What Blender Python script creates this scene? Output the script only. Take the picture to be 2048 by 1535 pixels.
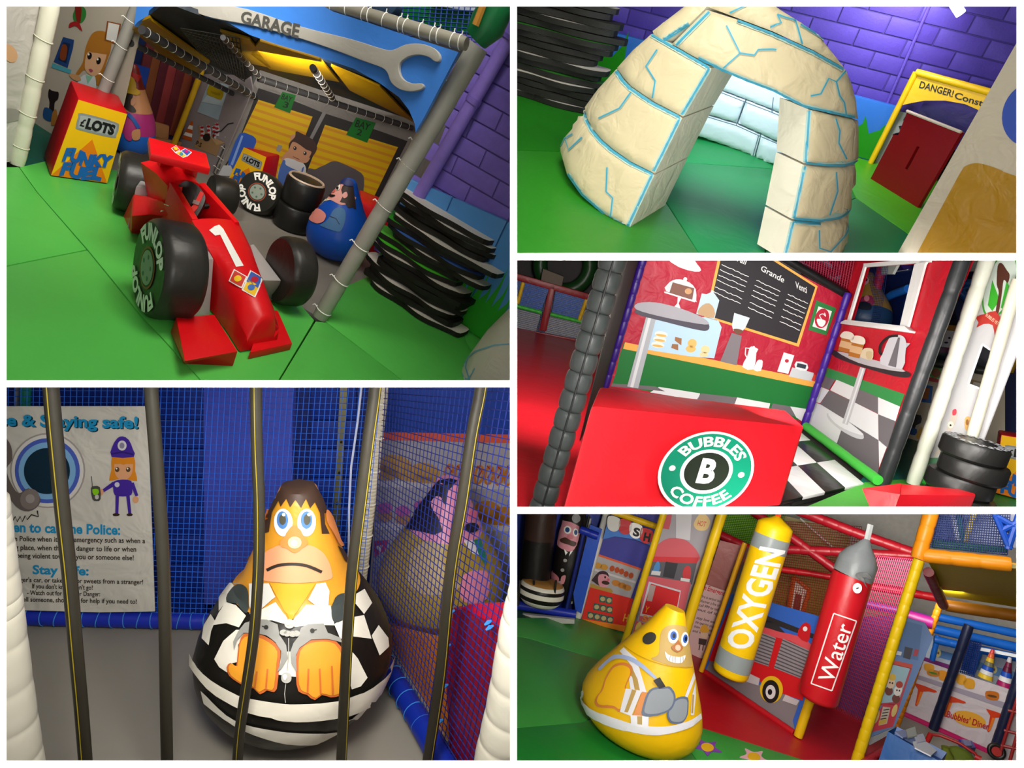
import bpy, bmesh, math, random
from mathutils import Vector, Matrix, geometry
from mathutils.bvhtree import BVHTree
random.seed(7)
V = Vector
PI = math.pi
for o in list(bpy.data.objects):
    bpy.data.objects.remove(o)
scene = bpy.context.scene
COL = scene.collection

# ------------------------------------------------------------------ camera
F = 1300.0                                   # focal length in pixels of the 2048 x 1535 frame
CX, CY = 1024.0, 767.5
CAM = V((0, 0, 1.6))
cam_data = bpy.data.cameras.new('camera')
cam_data.sensor_width = 36.0
cam_data.lens = 36.0 * F / 2048.0
cam_data.clip_start = 0.05
cam_data.clip_end = 200
cam = bpy.data.objects.new('camera', cam_data)
COL.objects.link(cam)
cam.location = CAM
cam.rotation_euler = (PI / 2, 0, 0)
scene.camera = cam

# ------------------------------------------------------------------ world, exposure
world = bpy.data.worlds.new('world')
scene.world = world
world.use_nodes = True
bg = world.node_tree.nodes['Background']
bg.inputs['Color'].default_value = (1.0, 0.985, 0.96, 1)
bg.inputs['Strength'].default_value = 1.15
vs = scene.view_settings
vs.view_transform = 'Standard'
vs.look = 'None'
vs.gamma = 1.0
vs.use_curve_mapping = False
vs.exposure = 0.0


# ------------------------------------------------------------------ the five booths: each has its own floor plane, seen by the one camera
def wdir(px, py):
    return V(((px - CX) / F, 1.0, -(py - CY) / F))


class Panel:
    """A booth: a floor of its own (up vector, camera height above it). Local axes: x right, y away, z up."""

    def __init__(s, name, vp, h, ctr, cell):
        s.name, s.h, s.cell = name, h, cell
        d = V((vp[0], vp[2], -vp[1])).normalized()
        up = -d
        c = wdir(*ctr)
        f = (c - up * c.dot(up)).normalized()
        x = f.cross(up).normalized()
        s.R = Matrix((x, f, up)).transposed()
        s.Ri = s.R.transposed()
        org = CAM - up * h
        s.M = Matrix.Translation(org) @ s.R.to_4x4()
        s.cam = V((0, 0, h))
        s.objs = []

    def ray(s, px, py):
        return s.Ri @ wdir(px, py)

    def g(s, px, py, z=0.0):
        d = s.ray(px, py)
        return s.cam + d * ((z - s.h) / d.z)

    def on(s, px, py, pl):
        return pl.hit(s, px, py, 0)

    def facing(s, p):
        n = s.cam - p
        n.z = 0
        return Plane(p, n.normalized(), s)

    def wall(s, a, b):
        A = s.g(*a) if not isinstance(a, V) else a
        B = s.g(*b) if not isinstance(b, V) else b
        n = (B - A).cross(V((0, 0, 1))).normalized()
        return Plane(A, n, s)

    def up(s, base, px, py):
        """point over the ground point base, on its camera-facing upright plane"""
        return s.on(px, py, s.facing(base))

    def px2m(s, p, n=1.0):
        """metres for n pixels at local point p"""
        w = s.M @ p - CAM
        return n * w.y / F

    def proj(s, p):
        w = s.M @ p - CAM
        return CX + F * w.x / w.y, CY - F * w.z / w.y


class Plane:
    def __init__(s, o, n, P):
        s.o, s.n = o, n.normalized()
        if s.n.dot(P.cam - o) < 0:
            s.n = -s.n

    def hit(s, P, px, py, lift):
        d = P.ray(px, py)
        t = (s.o - P.cam).dot(s.n) / d.dot(s.n)
        return P.cam + d * t + s.n * lift

    def back(s, k):
        q = Plane.__new__(Plane)
        q.o, q.n = s.o - s.n * k, s.n
        return q


class Curved:
    def __init__(s, mb):
        s.bvh = BVHTree.FromPolygons(mb.v, mb.f)
        s.last = None

    def hit(s, P, px, py, lift):
        d = P.ray(px, py).normalized()
        l, n, i, t = s.bvh.ray_cast(P.cam, d)
        if l is None:
            q = P.cam + d * (s.last or 3)
            for _ in range(4):
                l, n, i, t = s.bvh.find_nearest(q)
                q = P.cam + d * (l - P.cam).dot(d)
        else:
            s.last = t
        if n.dot(P.cam - l) < 0:
            n = -n
        return l + n * lift


P1 = Panel('garage', (-1388, 2610, F), 2.0, (516, 386), (13, 13, 1020, 760))
P2 = Panel('igloo', (-378, 1688, F), 1.5, (1533, 260), (1034, 13, 2033, 506))
P3 = Panel('coffee', (-1104, 5448, F), 1.5, (1533, 767), (1034, 520, 2033, 1013))
P4 = Panel('cell', (-748, 5375, F), 1.95, (516, 1147), (13, 774, 1020, 1520))
P5 = Panel('fire', (-.309, .951, 0), 1.95, (1533, 1274), (1034, 1027, 2033, 1520))


def area_light(P, name, loc, target, size, power, color=(1, .95, .87), size_y=None, spread=180):
    L = bpy.data.lights.new(name, 'AREA')
    L.energy = power
    L.color = color
    L.size = size
    L.spread = math.radians(spread)
    if size_y:
        L.shape = 'RECTANGLE'
        L.size_y = size_y
    o = bpy.data.objects.new(name, L)
    COL.objects.link(o)
    a, b = (P.M @ V(loc), P.M @ V(target)) if P else (V(loc), V(target))
    o.location = a
    o.rotation_euler = (b - a).to_track_quat('-Z', 'Y').to_euler()
    return o


area_light(None, 'front_fill', (.45, 1.0, 1.8), (1.7, 5, 1.5), .35, 48, (1, .95, .9), spread=130)  # added fill near the camera, unseen, mainly for the right-hand booths
area_light(P1, 'garage_ceiling_lamp', (.3, 3.2, 4.2), (.3, 4.6, 0), 1.6, 120)
area_light(P1, 'garage_inside_fill', (.0, 5.3, 1.3), (.5, 7, .8), .5, 11, (1, .93, .82), spread=150)  # added to brighten the garage interior; no fitting stands here
area_light(P1, 'vet_corner_fill', (-.8, 3.9, 2.1), (-1.3, 6, .8), .5, 22, (1, .95, .88), spread=140)  # added, bodiless light to lift the vet mural side
area_light(P2, 'igloo_ceiling_lamp', (-.2, 2.9, 3.0), (-.2, 4.4, .3), 1.0, 8, (1, .9, .74))
area_light(P2, 'igloo_inside_lamp', (-.25, 5.0, 1.0), (-.2, 6.3, .55), .4, 22, (.74, .86, 1))
_d = P2.ray(1800, 30)
_w = P2.cam + _d * (7.1 / _d.y)
area_light(P2, 'igloo_wall_lamp', _w + V((.1, -.4, .35)), _w + V((-.1, .2, -.2)), .2, 26, (.95, .9, 1))
area_light(P3, 'coffee_lamp', (.3, 4.8, 1.1), (.6, 8, .9), .8, 34, (1, .95, .9), spread=150)  # unseen light added for the coffee murals
area_light(P3, 'play_area_fill', (-1.2, 4.5, 1.45), (-2.2, 8.5, 0), .6, 75, (1, .93, .88), spread=150)  # added to brighten the red floor and ball pit at left
area_light(None, 'cell_lamp', (-.42, .95, 1.56), (-1.1, 2.9, .7), .3, 11.5, (1, .95, .87), spread=120)  # added frontal light for the cell, faces away from the camera
area_light(P5, 'fire_lamp', (.1, 3.6, 1.7), (.8, 7, .7), .8, 26, (1, .95, .87), spread=140)  # unseen light added for the fireman and hanging bags
area_light(P5, 'fire_back_fill', (.8, 6.6, 1.7), (1.3, 10, 2.0), .8, 55, (1, .95, .87), spread=160)  # second added light, lifts the far nets and beams
area_light(None, 'fire_front_lamp', (.55, 1.0, 1.15), (1.5, 4, .1), .3, 26, (1, .96, .9), spread=100)  # added fill from the camera side for booth five
area_light(P4, 'bakery_fill', (.3, 1.35, 1.35), (.95, 2.2, .5), .25, 4.5, (1, .95, .88), spread=140)  # added to lighten the bakery and its counter panels
area_light(P3, 'vet_side_fill', (1.5, 4.9, 1.2), (2.2, 8, .9), .6, 26, (1, .96, .92), spread=150)  # added to brighten tyres and vet panel at right


# ------------------------------------------------------------------ materials (all procedural)
def lin(c):
    c /= 255.0
    return c / 12.92 if c <= .04045 else ((c + .055) / 1.055) ** 2.4


def rgb(h):
    return tuple(lin(int(h[i:i + 2], 16)) for i in (0, 2, 4)) + (1,)


MATS = {}


def mat(hexc, kind='print', rough=None):
    key = (hexc, kind, rough)
    if key in MATS:
        return MATS[key]
    m = bpy.data.materials.new(kind + '_' + hexc)
    MATS[key] = m
    m.use_nodes = True
    nt = m.node_tree
    b = nt.nodes['Principled BSDF']
    R = dict(print=.5, vinyl=.38, floor=.42, metal=.3, net=.7, paint=.55, cloth=.8, white=.8, gloss=.2, crease=.45)[kind]
    b.inputs['Roughness'].default_value = R if rough is None else rough
    b.inputs['Specular IOR Level'].default_value = .35
    col = rgb(hexc)
    if kind in ('net', 'white'):
        b.inputs['Base Color'].default_value = col
        return m
    if kind == 'metal':
        b.inputs['Metallic'].default_value = .85
    tc = nt.nodes.new('ShaderNodeTexCoord')
    nz = nt.nodes.new('ShaderNodeTexNoise')
    nz.inputs['Scale'].default_value = dict(print=2.5, vinyl=3.0, floor=1.3, paint=14, crease=2.5).get(kind, 5)
    nz.inputs['Detail'].default_value = 5
    nt.links.new(tc.outputs['Object'], nz.inputs['Vector'])
    mx = nt.nodes.new('ShaderNodeMix')
    mx.data_type = 'RGBA'
    k = dict(print=.05, vinyl=.08, floor=.13, paint=.16).get(kind, .06)
    mx.inputs[6].default_value = tuple(max(0, c * (1 - k)) for c in col[:3]) + (1,)
    mx.inputs[7].default_value = tuple(min(1, c * (1 + k)) for c in col[:3]) + (1,)
    nt.links.new(nz.outputs['Fac'], mx.inputs[0])
    nt.links.new(mx.outputs[2], b.inputs['Base Color'])
    if kind in ('vinyl', 'floor', 'paint', 'crease', 'print', 'cloth'):
        n2 = nt.nodes.new('ShaderNodeTexNoise')
        n2.inputs['Scale'].default_value = dict(vinyl=7, floor=3.0, paint=60, crease=6, print=4, cloth=30)[kind]
        n2.inputs['Detail'].default_value = 3
        n2.inputs['Distortion'].default_value = .6
        nt.links.new(tc.outputs['Object'], n2.inputs['Vector'])
        bp = nt.nodes.new('ShaderNodeBump')
        bp.inputs['Strength'].default_value = dict(vinyl=.25, floor=.22, paint=.35, crease=.55, print=.12, cloth=.3)[kind]
        bp.inputs['Distance'].default_value = dict(vinyl=.02, floor=.04, paint=.006, crease=.04, print=.02, cloth=.01)[kind]
        nt.links.new(n2.outputs['Fac'], bp.inputs['Height'])
        nt.links.new(bp.outputs['Normal'], b.inputs['Normal'])
    return m


# ------------------------------------------------------------------ 2D outline helpers (pixel outlines)
def smooth(pts, n=5, closed=True):
    """Catmull-Rom through pts"""
    out = []
    N = len(pts)
    rng = range(N) if closed else range(N - 1)
    for i in rng:
        g = (lambda j: pts[j % N]) if closed else (lambda j: pts[min(max(j, 0), N - 1)])
        p0, p1, p2, p3 = g(i - 1), g(i), g(i + 1), g(i + 2)
        for k in range(n):
            t = k / n
            out.append(tuple(.5 * (2 * b + (c - a) * t + (2 * a - 5 * b + 4 * c - d) * t * t + (3 * b - a - 3 * c + d) * t ** 3)
                             for a, b, c, d in zip(p0, p1, p2, p3)))
    if not closed:
        out.append(tuple(pts[-1]))
    return out


def ell(cx, cy, rx, ry, rot=0, n=20, a0=0, a1=360):
    r = math.radians(rot)
    full = abs(a1 - a0) >= 360
    res = []
    for k in range(n if full else n + 1):
        a = math.radians(a0 + (a1 - a0) * k / n)
        x, y = rx * math.cos(a), ry * math.sin(a)
        res.append((cx + x * math.cos(r) - y * math.sin(r), cy + x * math.sin(r) + y * math.cos(r)))
    return res


def stroke(pts, w, w1=None):
    """polygon of a line of pixel width w"""
    L, Rr = [], []
    n = len(pts)
    for i, p in enumerate(pts):
        a, b = pts[max(i - 1, 0)], pts[min(i + 1, n - 1)]
        dx, dy = b[0] - a[0], b[1] - a[1]
        l = math.hypot(dx, dy) or 1
        ww = w if w1 is None else w + (w1 - w) * i / (n - 1)
        nx, ny = -dy / l * ww / 2, dx / l * ww / 2
        L.append((p[0] + nx, p[1] + ny))
        Rr.append((p[0] - nx, p[1] - ny))
    return L + Rr[::-1]


TXT = {}


def text2d(s, bold=0.0):
    key = (s, bold)
    if key not in TXT:
        cu = bpy.data.curves.new('lettering', 'FONT')
        cu.body = s
        cu.offset = bold
        cu.resolution_u = 3
        ob = bpy.data.objects.new('lettering', cu)
        me = bpy.data.meshes.new_from_object(ob)
        vv = [(v.co.x, v.co.y) for v in me.vertices]
        ff = [tuple(p.vertices) for p in me.polygons]
        bpy.data.objects.remove(ob)
        bpy.data.curves.remove(cu)
        bpy.data.meshes.remove(me)
        x0 = min(v[0] for v in vv); x1 = max(v[0] for v in vv)
        TXT[key] = [((v[0] - x0) / (x1 - x0), v[1] / .69) for v in vv], ff
    return TXT[key]


# ------------------------------------------------------------------ mesh builder (panel-local coordinates)
class MB:
    def __init__(s):
        s.v, s.f, s.m, s.mats = [], [], [], []

    def mi(s, m):
        if m not in s.mats:
            s.mats.append(m)
        return s.mats.index(m)

    def add(s, vs_, fs, m):
        o = len(s.v)
        s.v += [V(v) for v in vs_]
        k = s.mi(m)
        for f in fs:
            s.f.append(tuple(i + o for i in f))
            s.m.append(k)
        return s

    def prism(s, pts, off, m, m_side=None, m_back=None):
        """polygon pts (3D) extruded by vector off"""
        n = len(pts)
        a = [V(p) for p in pts]
        b = [p + V(off) for p in a]
        s.add(a, [tuple(range(n))], m)
        s.add(b, [tuple(range(n))[::-1]], m_back or m_side or m)
        s.add(a + b, [(i, i + n, (i + 1) % n + n, (i + 1) % n) for i in range(n)], m_side or m)
        return s

    def hexa(s, b, t, m):
        """box from 4 bottom and 4 top points"""
        s.add(list(b) + list(t), [(3, 2, 1, 0), (4, 5, 6, 7), (0, 1, 5, 4), (1, 2, 6, 5), (2, 3, 7, 6), (3, 0, 4, 7)], m)
        return s

    def box(s, c, ax, ay, az, m):
        """c centre of the bottom, half axes ax, ay, full height az (vectors)"""
        b = [c - ax - ay, c + ax - ay, c + ax + ay, c - ax + ay]
        return s.hexa(b, [p + az for p in b], m)

    def tube(s, path, r, m, n=10, caps=True):
        """r: number or list"""
        path = [V(p) for p in path]
        k = len(path)
        rr = r if isinstance(r, (list, tuple)) else [r] * k
        vs_, fs = [], []
        t0 = (path[1] - path[0]).normalized()
        ref = V((0, 0, 1)) if abs(t0.z) < .9 else V((1, 0, 0))
        nrm = t0.cross(ref).normalized()
        for i, p in enumerate(path):
            t = (path[min(i + 1, k - 1)] - path[max(i - 1, 0)]).normalized()
            nrm = (nrm - t * nrm.dot(t)).normalized()
            bn = t.cross(nrm)
            for j in range(n):
                a = 2 * PI * j / n
                vs_.append(p + (nrm * math.cos(a) + bn * math.sin(a)) * rr[i])
        for i in range(k - 1):
            for j in range(n):
                fs.append((i * n + j, i * n + (j + 1) % n, (i + 1) * n + (j + 1) % n, (i + 1) * n + j))
        if caps:
            fs.append(tuple(range(n))[::-1])
            fs.append(tuple(range((k - 1) * n, k * n)))
        return s.add(vs_, fs, m)

    def pole(s, a, b, r, m, pitch=.16, pinch=.07, n=14, r1=None):
        """padded pole: quilted sleeve pinched at each tie"""
        a, b = V(a), V(b)
        L = (b - a).length
        k = max(2, int(round(L / pitch)))
        path, rr = [], []
        sub = (0, .06, .2, .5, .8, .94)
        for i in range(k):
            for q in sub:
                t = (i + q) / k
                path.append(a.lerp(b, t))
                w = 1 - pinch * (1 - min(1, min(q, 1 - q) / .2)) ** 1.5
                rr.append((r + ((r1 or r) - r) * t) * w)
        path.append(b)
        rr.append((r1 or r) * (1 - pinch))
        return s.tube(path, rr, m, n)

    def ring(s, c, axis, R, r, m, n=18, k=6):
        ax = axis.normalized()
        ref = V((0, 0, 1)) if abs(ax.z) < .9 else V((1, 0, 0))
        u = ax.cross(ref).normalized()
        w = ax.cross(u)
        vs_, fs = [], []
        for i in range(n):
            a = 2 * PI * i / n
            d = u * math.cos(a) + w * math.sin(a)
            for j in range(k):
                b = 2 * PI * j / k
                vs_.append(c + d * (R + r * math.cos(b)) + ax * (r * math.sin(b)))
        for i in range(n):
            for j in range(k):
                fs.append((i * k + j, ((i + 1) % n) * k + j, ((i + 1) % n) * k + (j + 1) % k, i * k + (j + 1) % k))
        return s.add(vs_, fs, m)

    def lathe(s, o, ax, prof, m, n=36, u=None, sq=1.0, mats=None):
        """prof: (height along ax, radius); u the side axis, sq squash along the other"""
        az = ax.normalized()
        if u is None:
            u = az.cross(V((0, 1, 0))).normalized()
        u = (u - az * u.dot(az)).normalized()
        w = az.cross(u)
        k = len(prof)
        vs_ = []
        for h, r in prof:
            for j in range(n):
                a = 2 * PI * j / n
                vs_.append(o + az * h + (u * math.cos(a) + w * (math.sin(a) * sq)) * r)
        for i in range(k - 1):
            fs = [(i * n + j, i * n + (j + 1) % n, (i + 1) * n + (j + 1) % n, (i + 1) * n + j) for j in range(n)]
            if i == 0:
                o_ = len(s.v)
                s.v += [V(x) for x in vs_]
            mm = s.mi(mats[i] if mats else m)
            for f in fs:
                s.f.append(tuple(q + o_ for q in f))
                s.m.append(mm)
        mm = s.mi(mats[0] if mats else m)
        s.f.append(tuple(o_ + j for j in range(n))[::-1]); s.m.append(mm)
        mm = s.mi(mats[-1] if mats else m)
        s.f.append(tuple(o_ + (k - 1) * n + j for j in range(n))); s.m.append(mm)
        return s

    def poly(s, P, surf, pts, m, lift=.003, step=None):
        """flat print: pixel outline pts laid on surf"""
        pts = [tuple(p) for p in pts]
        if step:
            q = []
            for a, b in zip(pts, pts[1:] + pts[:1]):
                k = max(1, int(math.hypot(b[0] - a[0], b[1] - a[1]) / step))
                q += [(a[0] + (b[0] - a[0]) * i / k, a[1] + (b[1] - a[1]) * i / k) for i in range(k)]
            pts = q
        n = len(pts)
        vv = [V(p) for p in pts]
        if step:
            x0, x1 = min(p[0] for p in pts), max(p[0] for p in pts)
            y0, y1 = min(p[1] for p in pts), max(p[1] for p in pts)
            y = y0 + step / 2
            row = 0
            while y < y1:
                x = x0 + step * (.5 if row % 2 else .25)
                while x < x1:
                    vv.append(V((x, y)))
                    x += step
                y += step
                row += 1
        rv, re, rf, *_ = geometry.delaunay_2d_cdt(vv, [], [list(range(n))], 1, 1e-4)
        use = sorted({i for f in rf for i in f})
        mp = {k: i for i, k in enumerate(use)}
        s.add([surf.hit(P, rv[i][0], rv[i][1], lift) for i in use], [tuple(mp[i] for i in f) for f in rf], m)
        return s

    def text(s, P, surf, body, L, Rr, T, m, lift=.004, bold=.02, TR=None, sub=None, fn=None, fn3=None):
        """lettering: L, Rr baseline ends, T the top of the first capital (pixels); fn(u, v) -> pixel overrides"""
        vv, ff = text2d(body, bold)
        bm = bmesh.new()
        bv = [bm.verts.new((x, y, 0)) for x, y in vv]
        for f in ff:
            try:
                bm.faces.new([bv[i] for i in f])
            except ValueError:
                pass
        if fn3:
            s.add([fn3(v.co.x, v.co.y) for v in bm.verts], [tuple(bv.index(x) for x in f.verts) for f in bm.faces], m)
            bm.free()
            return s
        if fn is None:
            tr = TR or (Rr[0] + T[0] - L[0], Rr[1] + T[1] - L[1])

            def fn(u, v):
                x = (L[0] * (1 - u) + Rr[0] * u) * (1 - v) + (T[0] * (1 - u) + tr[0] * u) * v
                y = (L[1] * (1 - u) + Rr[1] * u) * (1 - v) + (T[1] * (1 - u) + tr[1] * u) * v
                return x, y
        for v in bm.verts:
            x, y = fn(v.co.x, v.co.y)
            v.co = (x, y, 0)
        if sub:
            for _ in range(3):
                es = [e for e in bm.edges if e.calc_length() > sub]
                if not es:
                    break
                bmesh.ops.subdivide_edges(bm, edges=es, cuts=1)
            bmesh.ops.triangulate(bm, faces=bm.faces[:])
        bm.verts.index_update()
        s.add([surf.hit(P, v.co.x, v.co.y, lift) for v in bm.verts], [tuple(x.index for x in f.verts) for f in bm.faces], m)
        bm.free()
        return s

    def slab(s, P, surf, pts, th, m, m_side=None, lift=0):
        """pixel outline on a plane, with thickness th away from the viewer"""
        return s.prism([surf.hit(P, p[0], p[1], lift) for p in pts], surf.n * (-th), m, m_side)

    def net(s, q, nu, nv, r, m, sag=0.0):
        """net over the quad q (4 points), nu x nv strands"""
        a, b, c, d = [V(p) for p in q]
        nn = (b - a).cross(d - a).normalized()

        def pt(u, v):
            return (a * (1 - u) + b * u) * (1 - v) + (d * (1 - u) + c * u) * v + nn * (sag * math.sin(PI * u) * math.sin(PI * v))
        k = 8 if sag else 1
        for i in range(nu + 1):
            s.tube([pt(i / nu, j / k) for j in range(k + 1)], r, m, 3, False)
        for i in range(nv + 1):
            s.tube([pt(j / k, i / nv) for j in range(k + 1)], r, m, 3, False)
        return s

    def mesh(s, name, base, bevel=0, sm=35, seg=2):
        me = bpy.data.meshes.new(name)
        me.from_pydata([v - base for v in s.v], [], s.f)
        for m in s.mats:
            me.materials.append(m)
        me.polygons.foreach_set('material_index', s.m)
        bm = bmesh.new()
        bm.from_mesh(me)
        if bevel:
            bmesh.ops.remove_doubles(bm, verts=bm.verts[:], dist=1e-5)
            bmesh.ops.recalc_face_normals(bm, faces=bm.faces[:])
            es = [e for e in bm.edges if len(e.link_faces) == 2 and e.calc_face_angle(0) > .5]
            bmesh.ops.bevel(bm, geom=es, offset=bevel, segments=seg, affect='EDGES', profile=.6, clamp_overlap=True)
        else:
            bmesh.ops.recalc_face_normals(bm, faces=bm.faces[:])
        bm.to_mesh(me)
        bm.free()
        if sm:
            me.shade_smooth()
            me.set_sharp_from_angle(angle=math.radians(sm))
        me.update()
        return me


def tag(o, label=None, cat=None, group=None, kind=None):
    if label: o['label'] = label
    if cat: o['category'] = cat
    if group: o['group'] = group
    if kind: o['kind'] = kind
    return o


class Thing:
    def __init__(s, P, name, label, cat, base, group=None, kind=None):
        s.P, s.base = P, V(base)
        s.e = bpy.data.objects.new(name, None)
        s.e.empty_display_size = .1
        COL.objects.link(s.e)
        s.e.matrix_world = P.M @ Matrix.Translation(s.base)
        tag(s.e, label, cat, group, kind)

    def part(s, name, mb, parent=None, bevel=0, sm=35, label=None, kind=None, seg=2):
        o = bpy.data.objects.new(name, mb.mesh(name, s.base, bevel, sm, seg))
        COL.objects.link(o)
        o.parent = parent or s.e
        if label: o['label'] = label
        if kind: o['kind'] = kind
        s.P.objs.append(o)
        return o

    def inst(s, name, me, loc, parent=None, rot=None):
        """shared-mesh piece at panel-local loc"""
        o = bpy.data.objects.new(name, me)
        COL.objects.link(o)
        o.parent = parent or s.e
        mm = Matrix.Translation(V(loc) - s.base)
        if rot is not None:
            mm = mm @ rot.to_4x4()
        o.matrix_local = mm
        s.P.objs.append(o)
        return o


def single(P, name, mb, base, label=None, cat=None, group=None, kind=None, bevel=0, sm=35, seg=2):
    base = V(base)
    o = bpy.data.objects.new(name, mb.mesh(name, base, bevel, sm, seg))
    COL.objects.link(o)
    o.matrix_world = P.M @ Matrix.Translation(base)
    tag(o, label, cat, group, kind)
    P.objs.append(o)
    return o


def struct(P, name, mb, base, **k):
    return single(P, name, mb, base, kind='structure', **k)


def child(P, parent, base, name, mb, bevel=0, sm=35, seg=2, label=None, kind=None):
    """a piece under a single-mesh object whose base is `base`"""
    o = bpy.data.objects.new(name, mb.mesh(name, V(base), bevel, sm, seg))
    COL.objects.link(o)
    o.parent = parent
    if label: o['label'] = label
    if kind: o['kind'] = kind
    P.objs.append(o)
    return o


def clip_trim(P):
    """booth edges: whatever runs past the dividing wall ends in it"""
    bpy.context.view_layer.update()
    x0, y0, x1, y1 = P.cell
    lims = []
    big = 260
    lx0 = x0 - 5 if x0 > 500 else x0 - big
    lx1 = x1 + 5 if x1 < 1500 else x1 + big
    ly0 = y0 - 5 if y0 > 300 else y0 - big
    ly1 = y1 + 5 if y1 < 1200 else y1 + big
    # inward normals of the four planes through the camera
    pls = [V((1, -(lx0 - CX) / F, 0)), V((-1, (lx1 - CX) / F, 0)), V((0, -(ly0 - CY) / F, -1)), V((0, (ly1 - CY) / F, 1))]
    pls = [p.normalized() for p in pls]
    for o in P.objs:
        mw = o.matrix_world
        ws = [mw @ v.co - CAM for v in o.data.vertices]
        cut = [p for p in pls if any(w.dot(p) < -1e-4 for w in ws)]
        if not cut:
            continue
        if o.data.users > 1:
            o.data = o.data.copy()
        bm = bmesh.new()
        bm.from_mesh(o.data)
        inv = mw.inverted()
        for p in cut:
            co = inv @ CAM
            no = (inv.to_3x3() @ p).normalized()
            bmesh.ops.bisect_plane(bm, geom=bm.verts[:] + bm.edges[:] + bm.faces[:], plane_co=co, plane_no=no, clear_inner=True)
        if len(bm.faces) == 0:
            bm.free()
            if o.children:
                o.data.clear_geometry()
            else:
                DEAD.append(o)
            continue
        bm.to_mesh(o.data)
        bm.free()


DEAD = []


def bezier3(a, b, c, n=10):
    return [a * (1 - t) ** 2 + b * 2 * t * (1 - t) + c * t * t for t in [i / n for i in range(n + 1)]]


def arc_fn(c, ux, uy, r0, r1, a0, a1):
    """lettering bent round c in the plane (ux, uy): from angle a0 to a1 (degrees), baseline radius r0, cap radius r1"""
    def fn(u, v):
        a = math.radians(a0 + (a1 - a0) * u)
        r = r0 + (r1 - r0) * v
        return c + ux * (math.cos(a) * r) + uy * (math.sin(a) * r)
    return fn


def ties(T, a, b, ts, r, m, name='cord_tie', tail=True, parent=None):
    """white cord rings round a pole"""
    a, b = V(a), V(b)
    ax = (b - a).normalized()
    for k, t in enumerate(ts):
        c = a.lerp(b, t)
        mb = MB().ring(c, ax + V((.12, 0, .1 * (-1) ** k)), r * 1.0, r * .075, m, 16, 4)
        if tail:
            side = ax.cross(T.P.cam - c).normalized()
            e = c - side * r * 1.02
            mb.tube([e, e - side * r * .3 + V((0, 0, r * .15)), e - side * r * .5 - V((0, 0, r * .1))], r * .08, m, 4)
        T.part(name, mb, parent)


def padded_post(P, name, label, a, b, r, hexc, group=None, tie=None, pitch=.16, cat='post', tie_hex='f2f2ea', pinch=.06, r1=None, kind='vinyl'):
    T = Thing(P, name, label, cat, a, group)
    T.part('sleeve', MB().pole(a, b, r, mat(hexc, kind), pitch, pinch, r1=r1), sm=60)
    if tie:
        ties(T, a, b, tie, r * 1.02, mat(tie_hex, 'cloth'))
    return T


def block_wall(P, name, pl, u0, u1, z0, z1, hexc, bw=.44, bh=.215, gap=.012, holes=None, window=None):
    """painted blockwork: each block a piece of the wall; runs from u0 to u1 along the wall, z0..z1 up. window(px,py) -> keep"""
    n = pl.n
    t = V((0, 0, 1)).cross(n).normalized()
    o = V(pl.o)
    base = o + t * u0
    mm = mat(hexc, 'paint')
    dark = mat('%02x%02x%02x' % tuple(int(int(hexc[i:i + 2], 16) * .8) for i in (0, 2, 4)), 'paint')
    q = [o + t * u0 + V((0, 0, z0)), o + t * u1 + V((0, 0, z0)), o + t * u1 + V((0, 0, z1)), o + t * u0 + V((0, 0, z1))]
    w = struct(P, name, MB().prism([p - n * .012 for p in q], -n * .1, dark), base)
    rot = Matrix((t, n, V((0, 0, 1)))).transposed()
    bx = MB().box(V((0, -.02, gap / 2 - bh / 2)), V((bw / 2 - gap / 2, 0, 0)), V((0, .02, 0)), V((0, 0, bh - gap)), mm)
    me = bx.mesh('block', V((0, 0, 0)), .004, 30)
    r = 0
    z = z0
    k = 0
    while z < z1 - .01:
        u = u0 - (bw / 2 if r % 2 else 0)
        while u < u1:
            c = o + t * (u + bw / 2) + V((0, 0, z + bh / 2))
            a, b = P.proj(c)
            x0, y0, x1, y1 = P.cell
            if x0 - 90 < a < x1 + 90 and y0 - 60 < b < y1 + 60 and (window is None or window(a, b)):
                ob = bpy.data.objects.new('block', me)
                COL.objects.link(ob)
                ob.parent = w
                ob.matrix_local = Matrix.Translation(c - base) @ rot.to_4x4()
                P.objs.append(ob)
                k += 1
            u += bw
        z += bh
        r += 1
    return w


def figure(P, name, label, base, top, prof, hexc, group=None, bands=None, sq=1.0, cat='toy figure', n=40):
    """pear-shaped wobble figure: prof (fraction of height, radius in metres); bands: list of (from fraction, colour)"""
    T = Thing(P, name, label, cat, base, group)
    ax = top - base
    H = ax.length
    pr = []
    for i in range(len(prof) - 1):
        (h0, r0), (h1, r1) = prof[i], prof[i + 1]
        pr.append((h0 * H, r0))
    pr.append((prof[-1][0] * H, prof[-1][1]))
    mats = None
    if bands:
        mats = []
        for i in range(len(pr) - 1):
            f = (pr[i][0] + pr[i + 1][0]) / 2 / H
            c = hexc
            for b0, hc in bands:
                if f >= b0:
                    c = hc
            mats.append(mat(c, 'vinyl'))
    mb = MB().lathe(base, ax, pr, mat(hexc, 'vinyl'), n, mats=mats, sq=sq)
    T.body = T.part('body', mb, sm=50)
    T.surf = Curved(mb)
    return T


# ------------------------------------------------------------------ the white dividing wall with its five openings
WH = mat('ffffff', 'white')
D0, TH = 1.5, .03
CELLS = [P.cell for P in (P1, P2, P3, P4, P5)]


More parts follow.
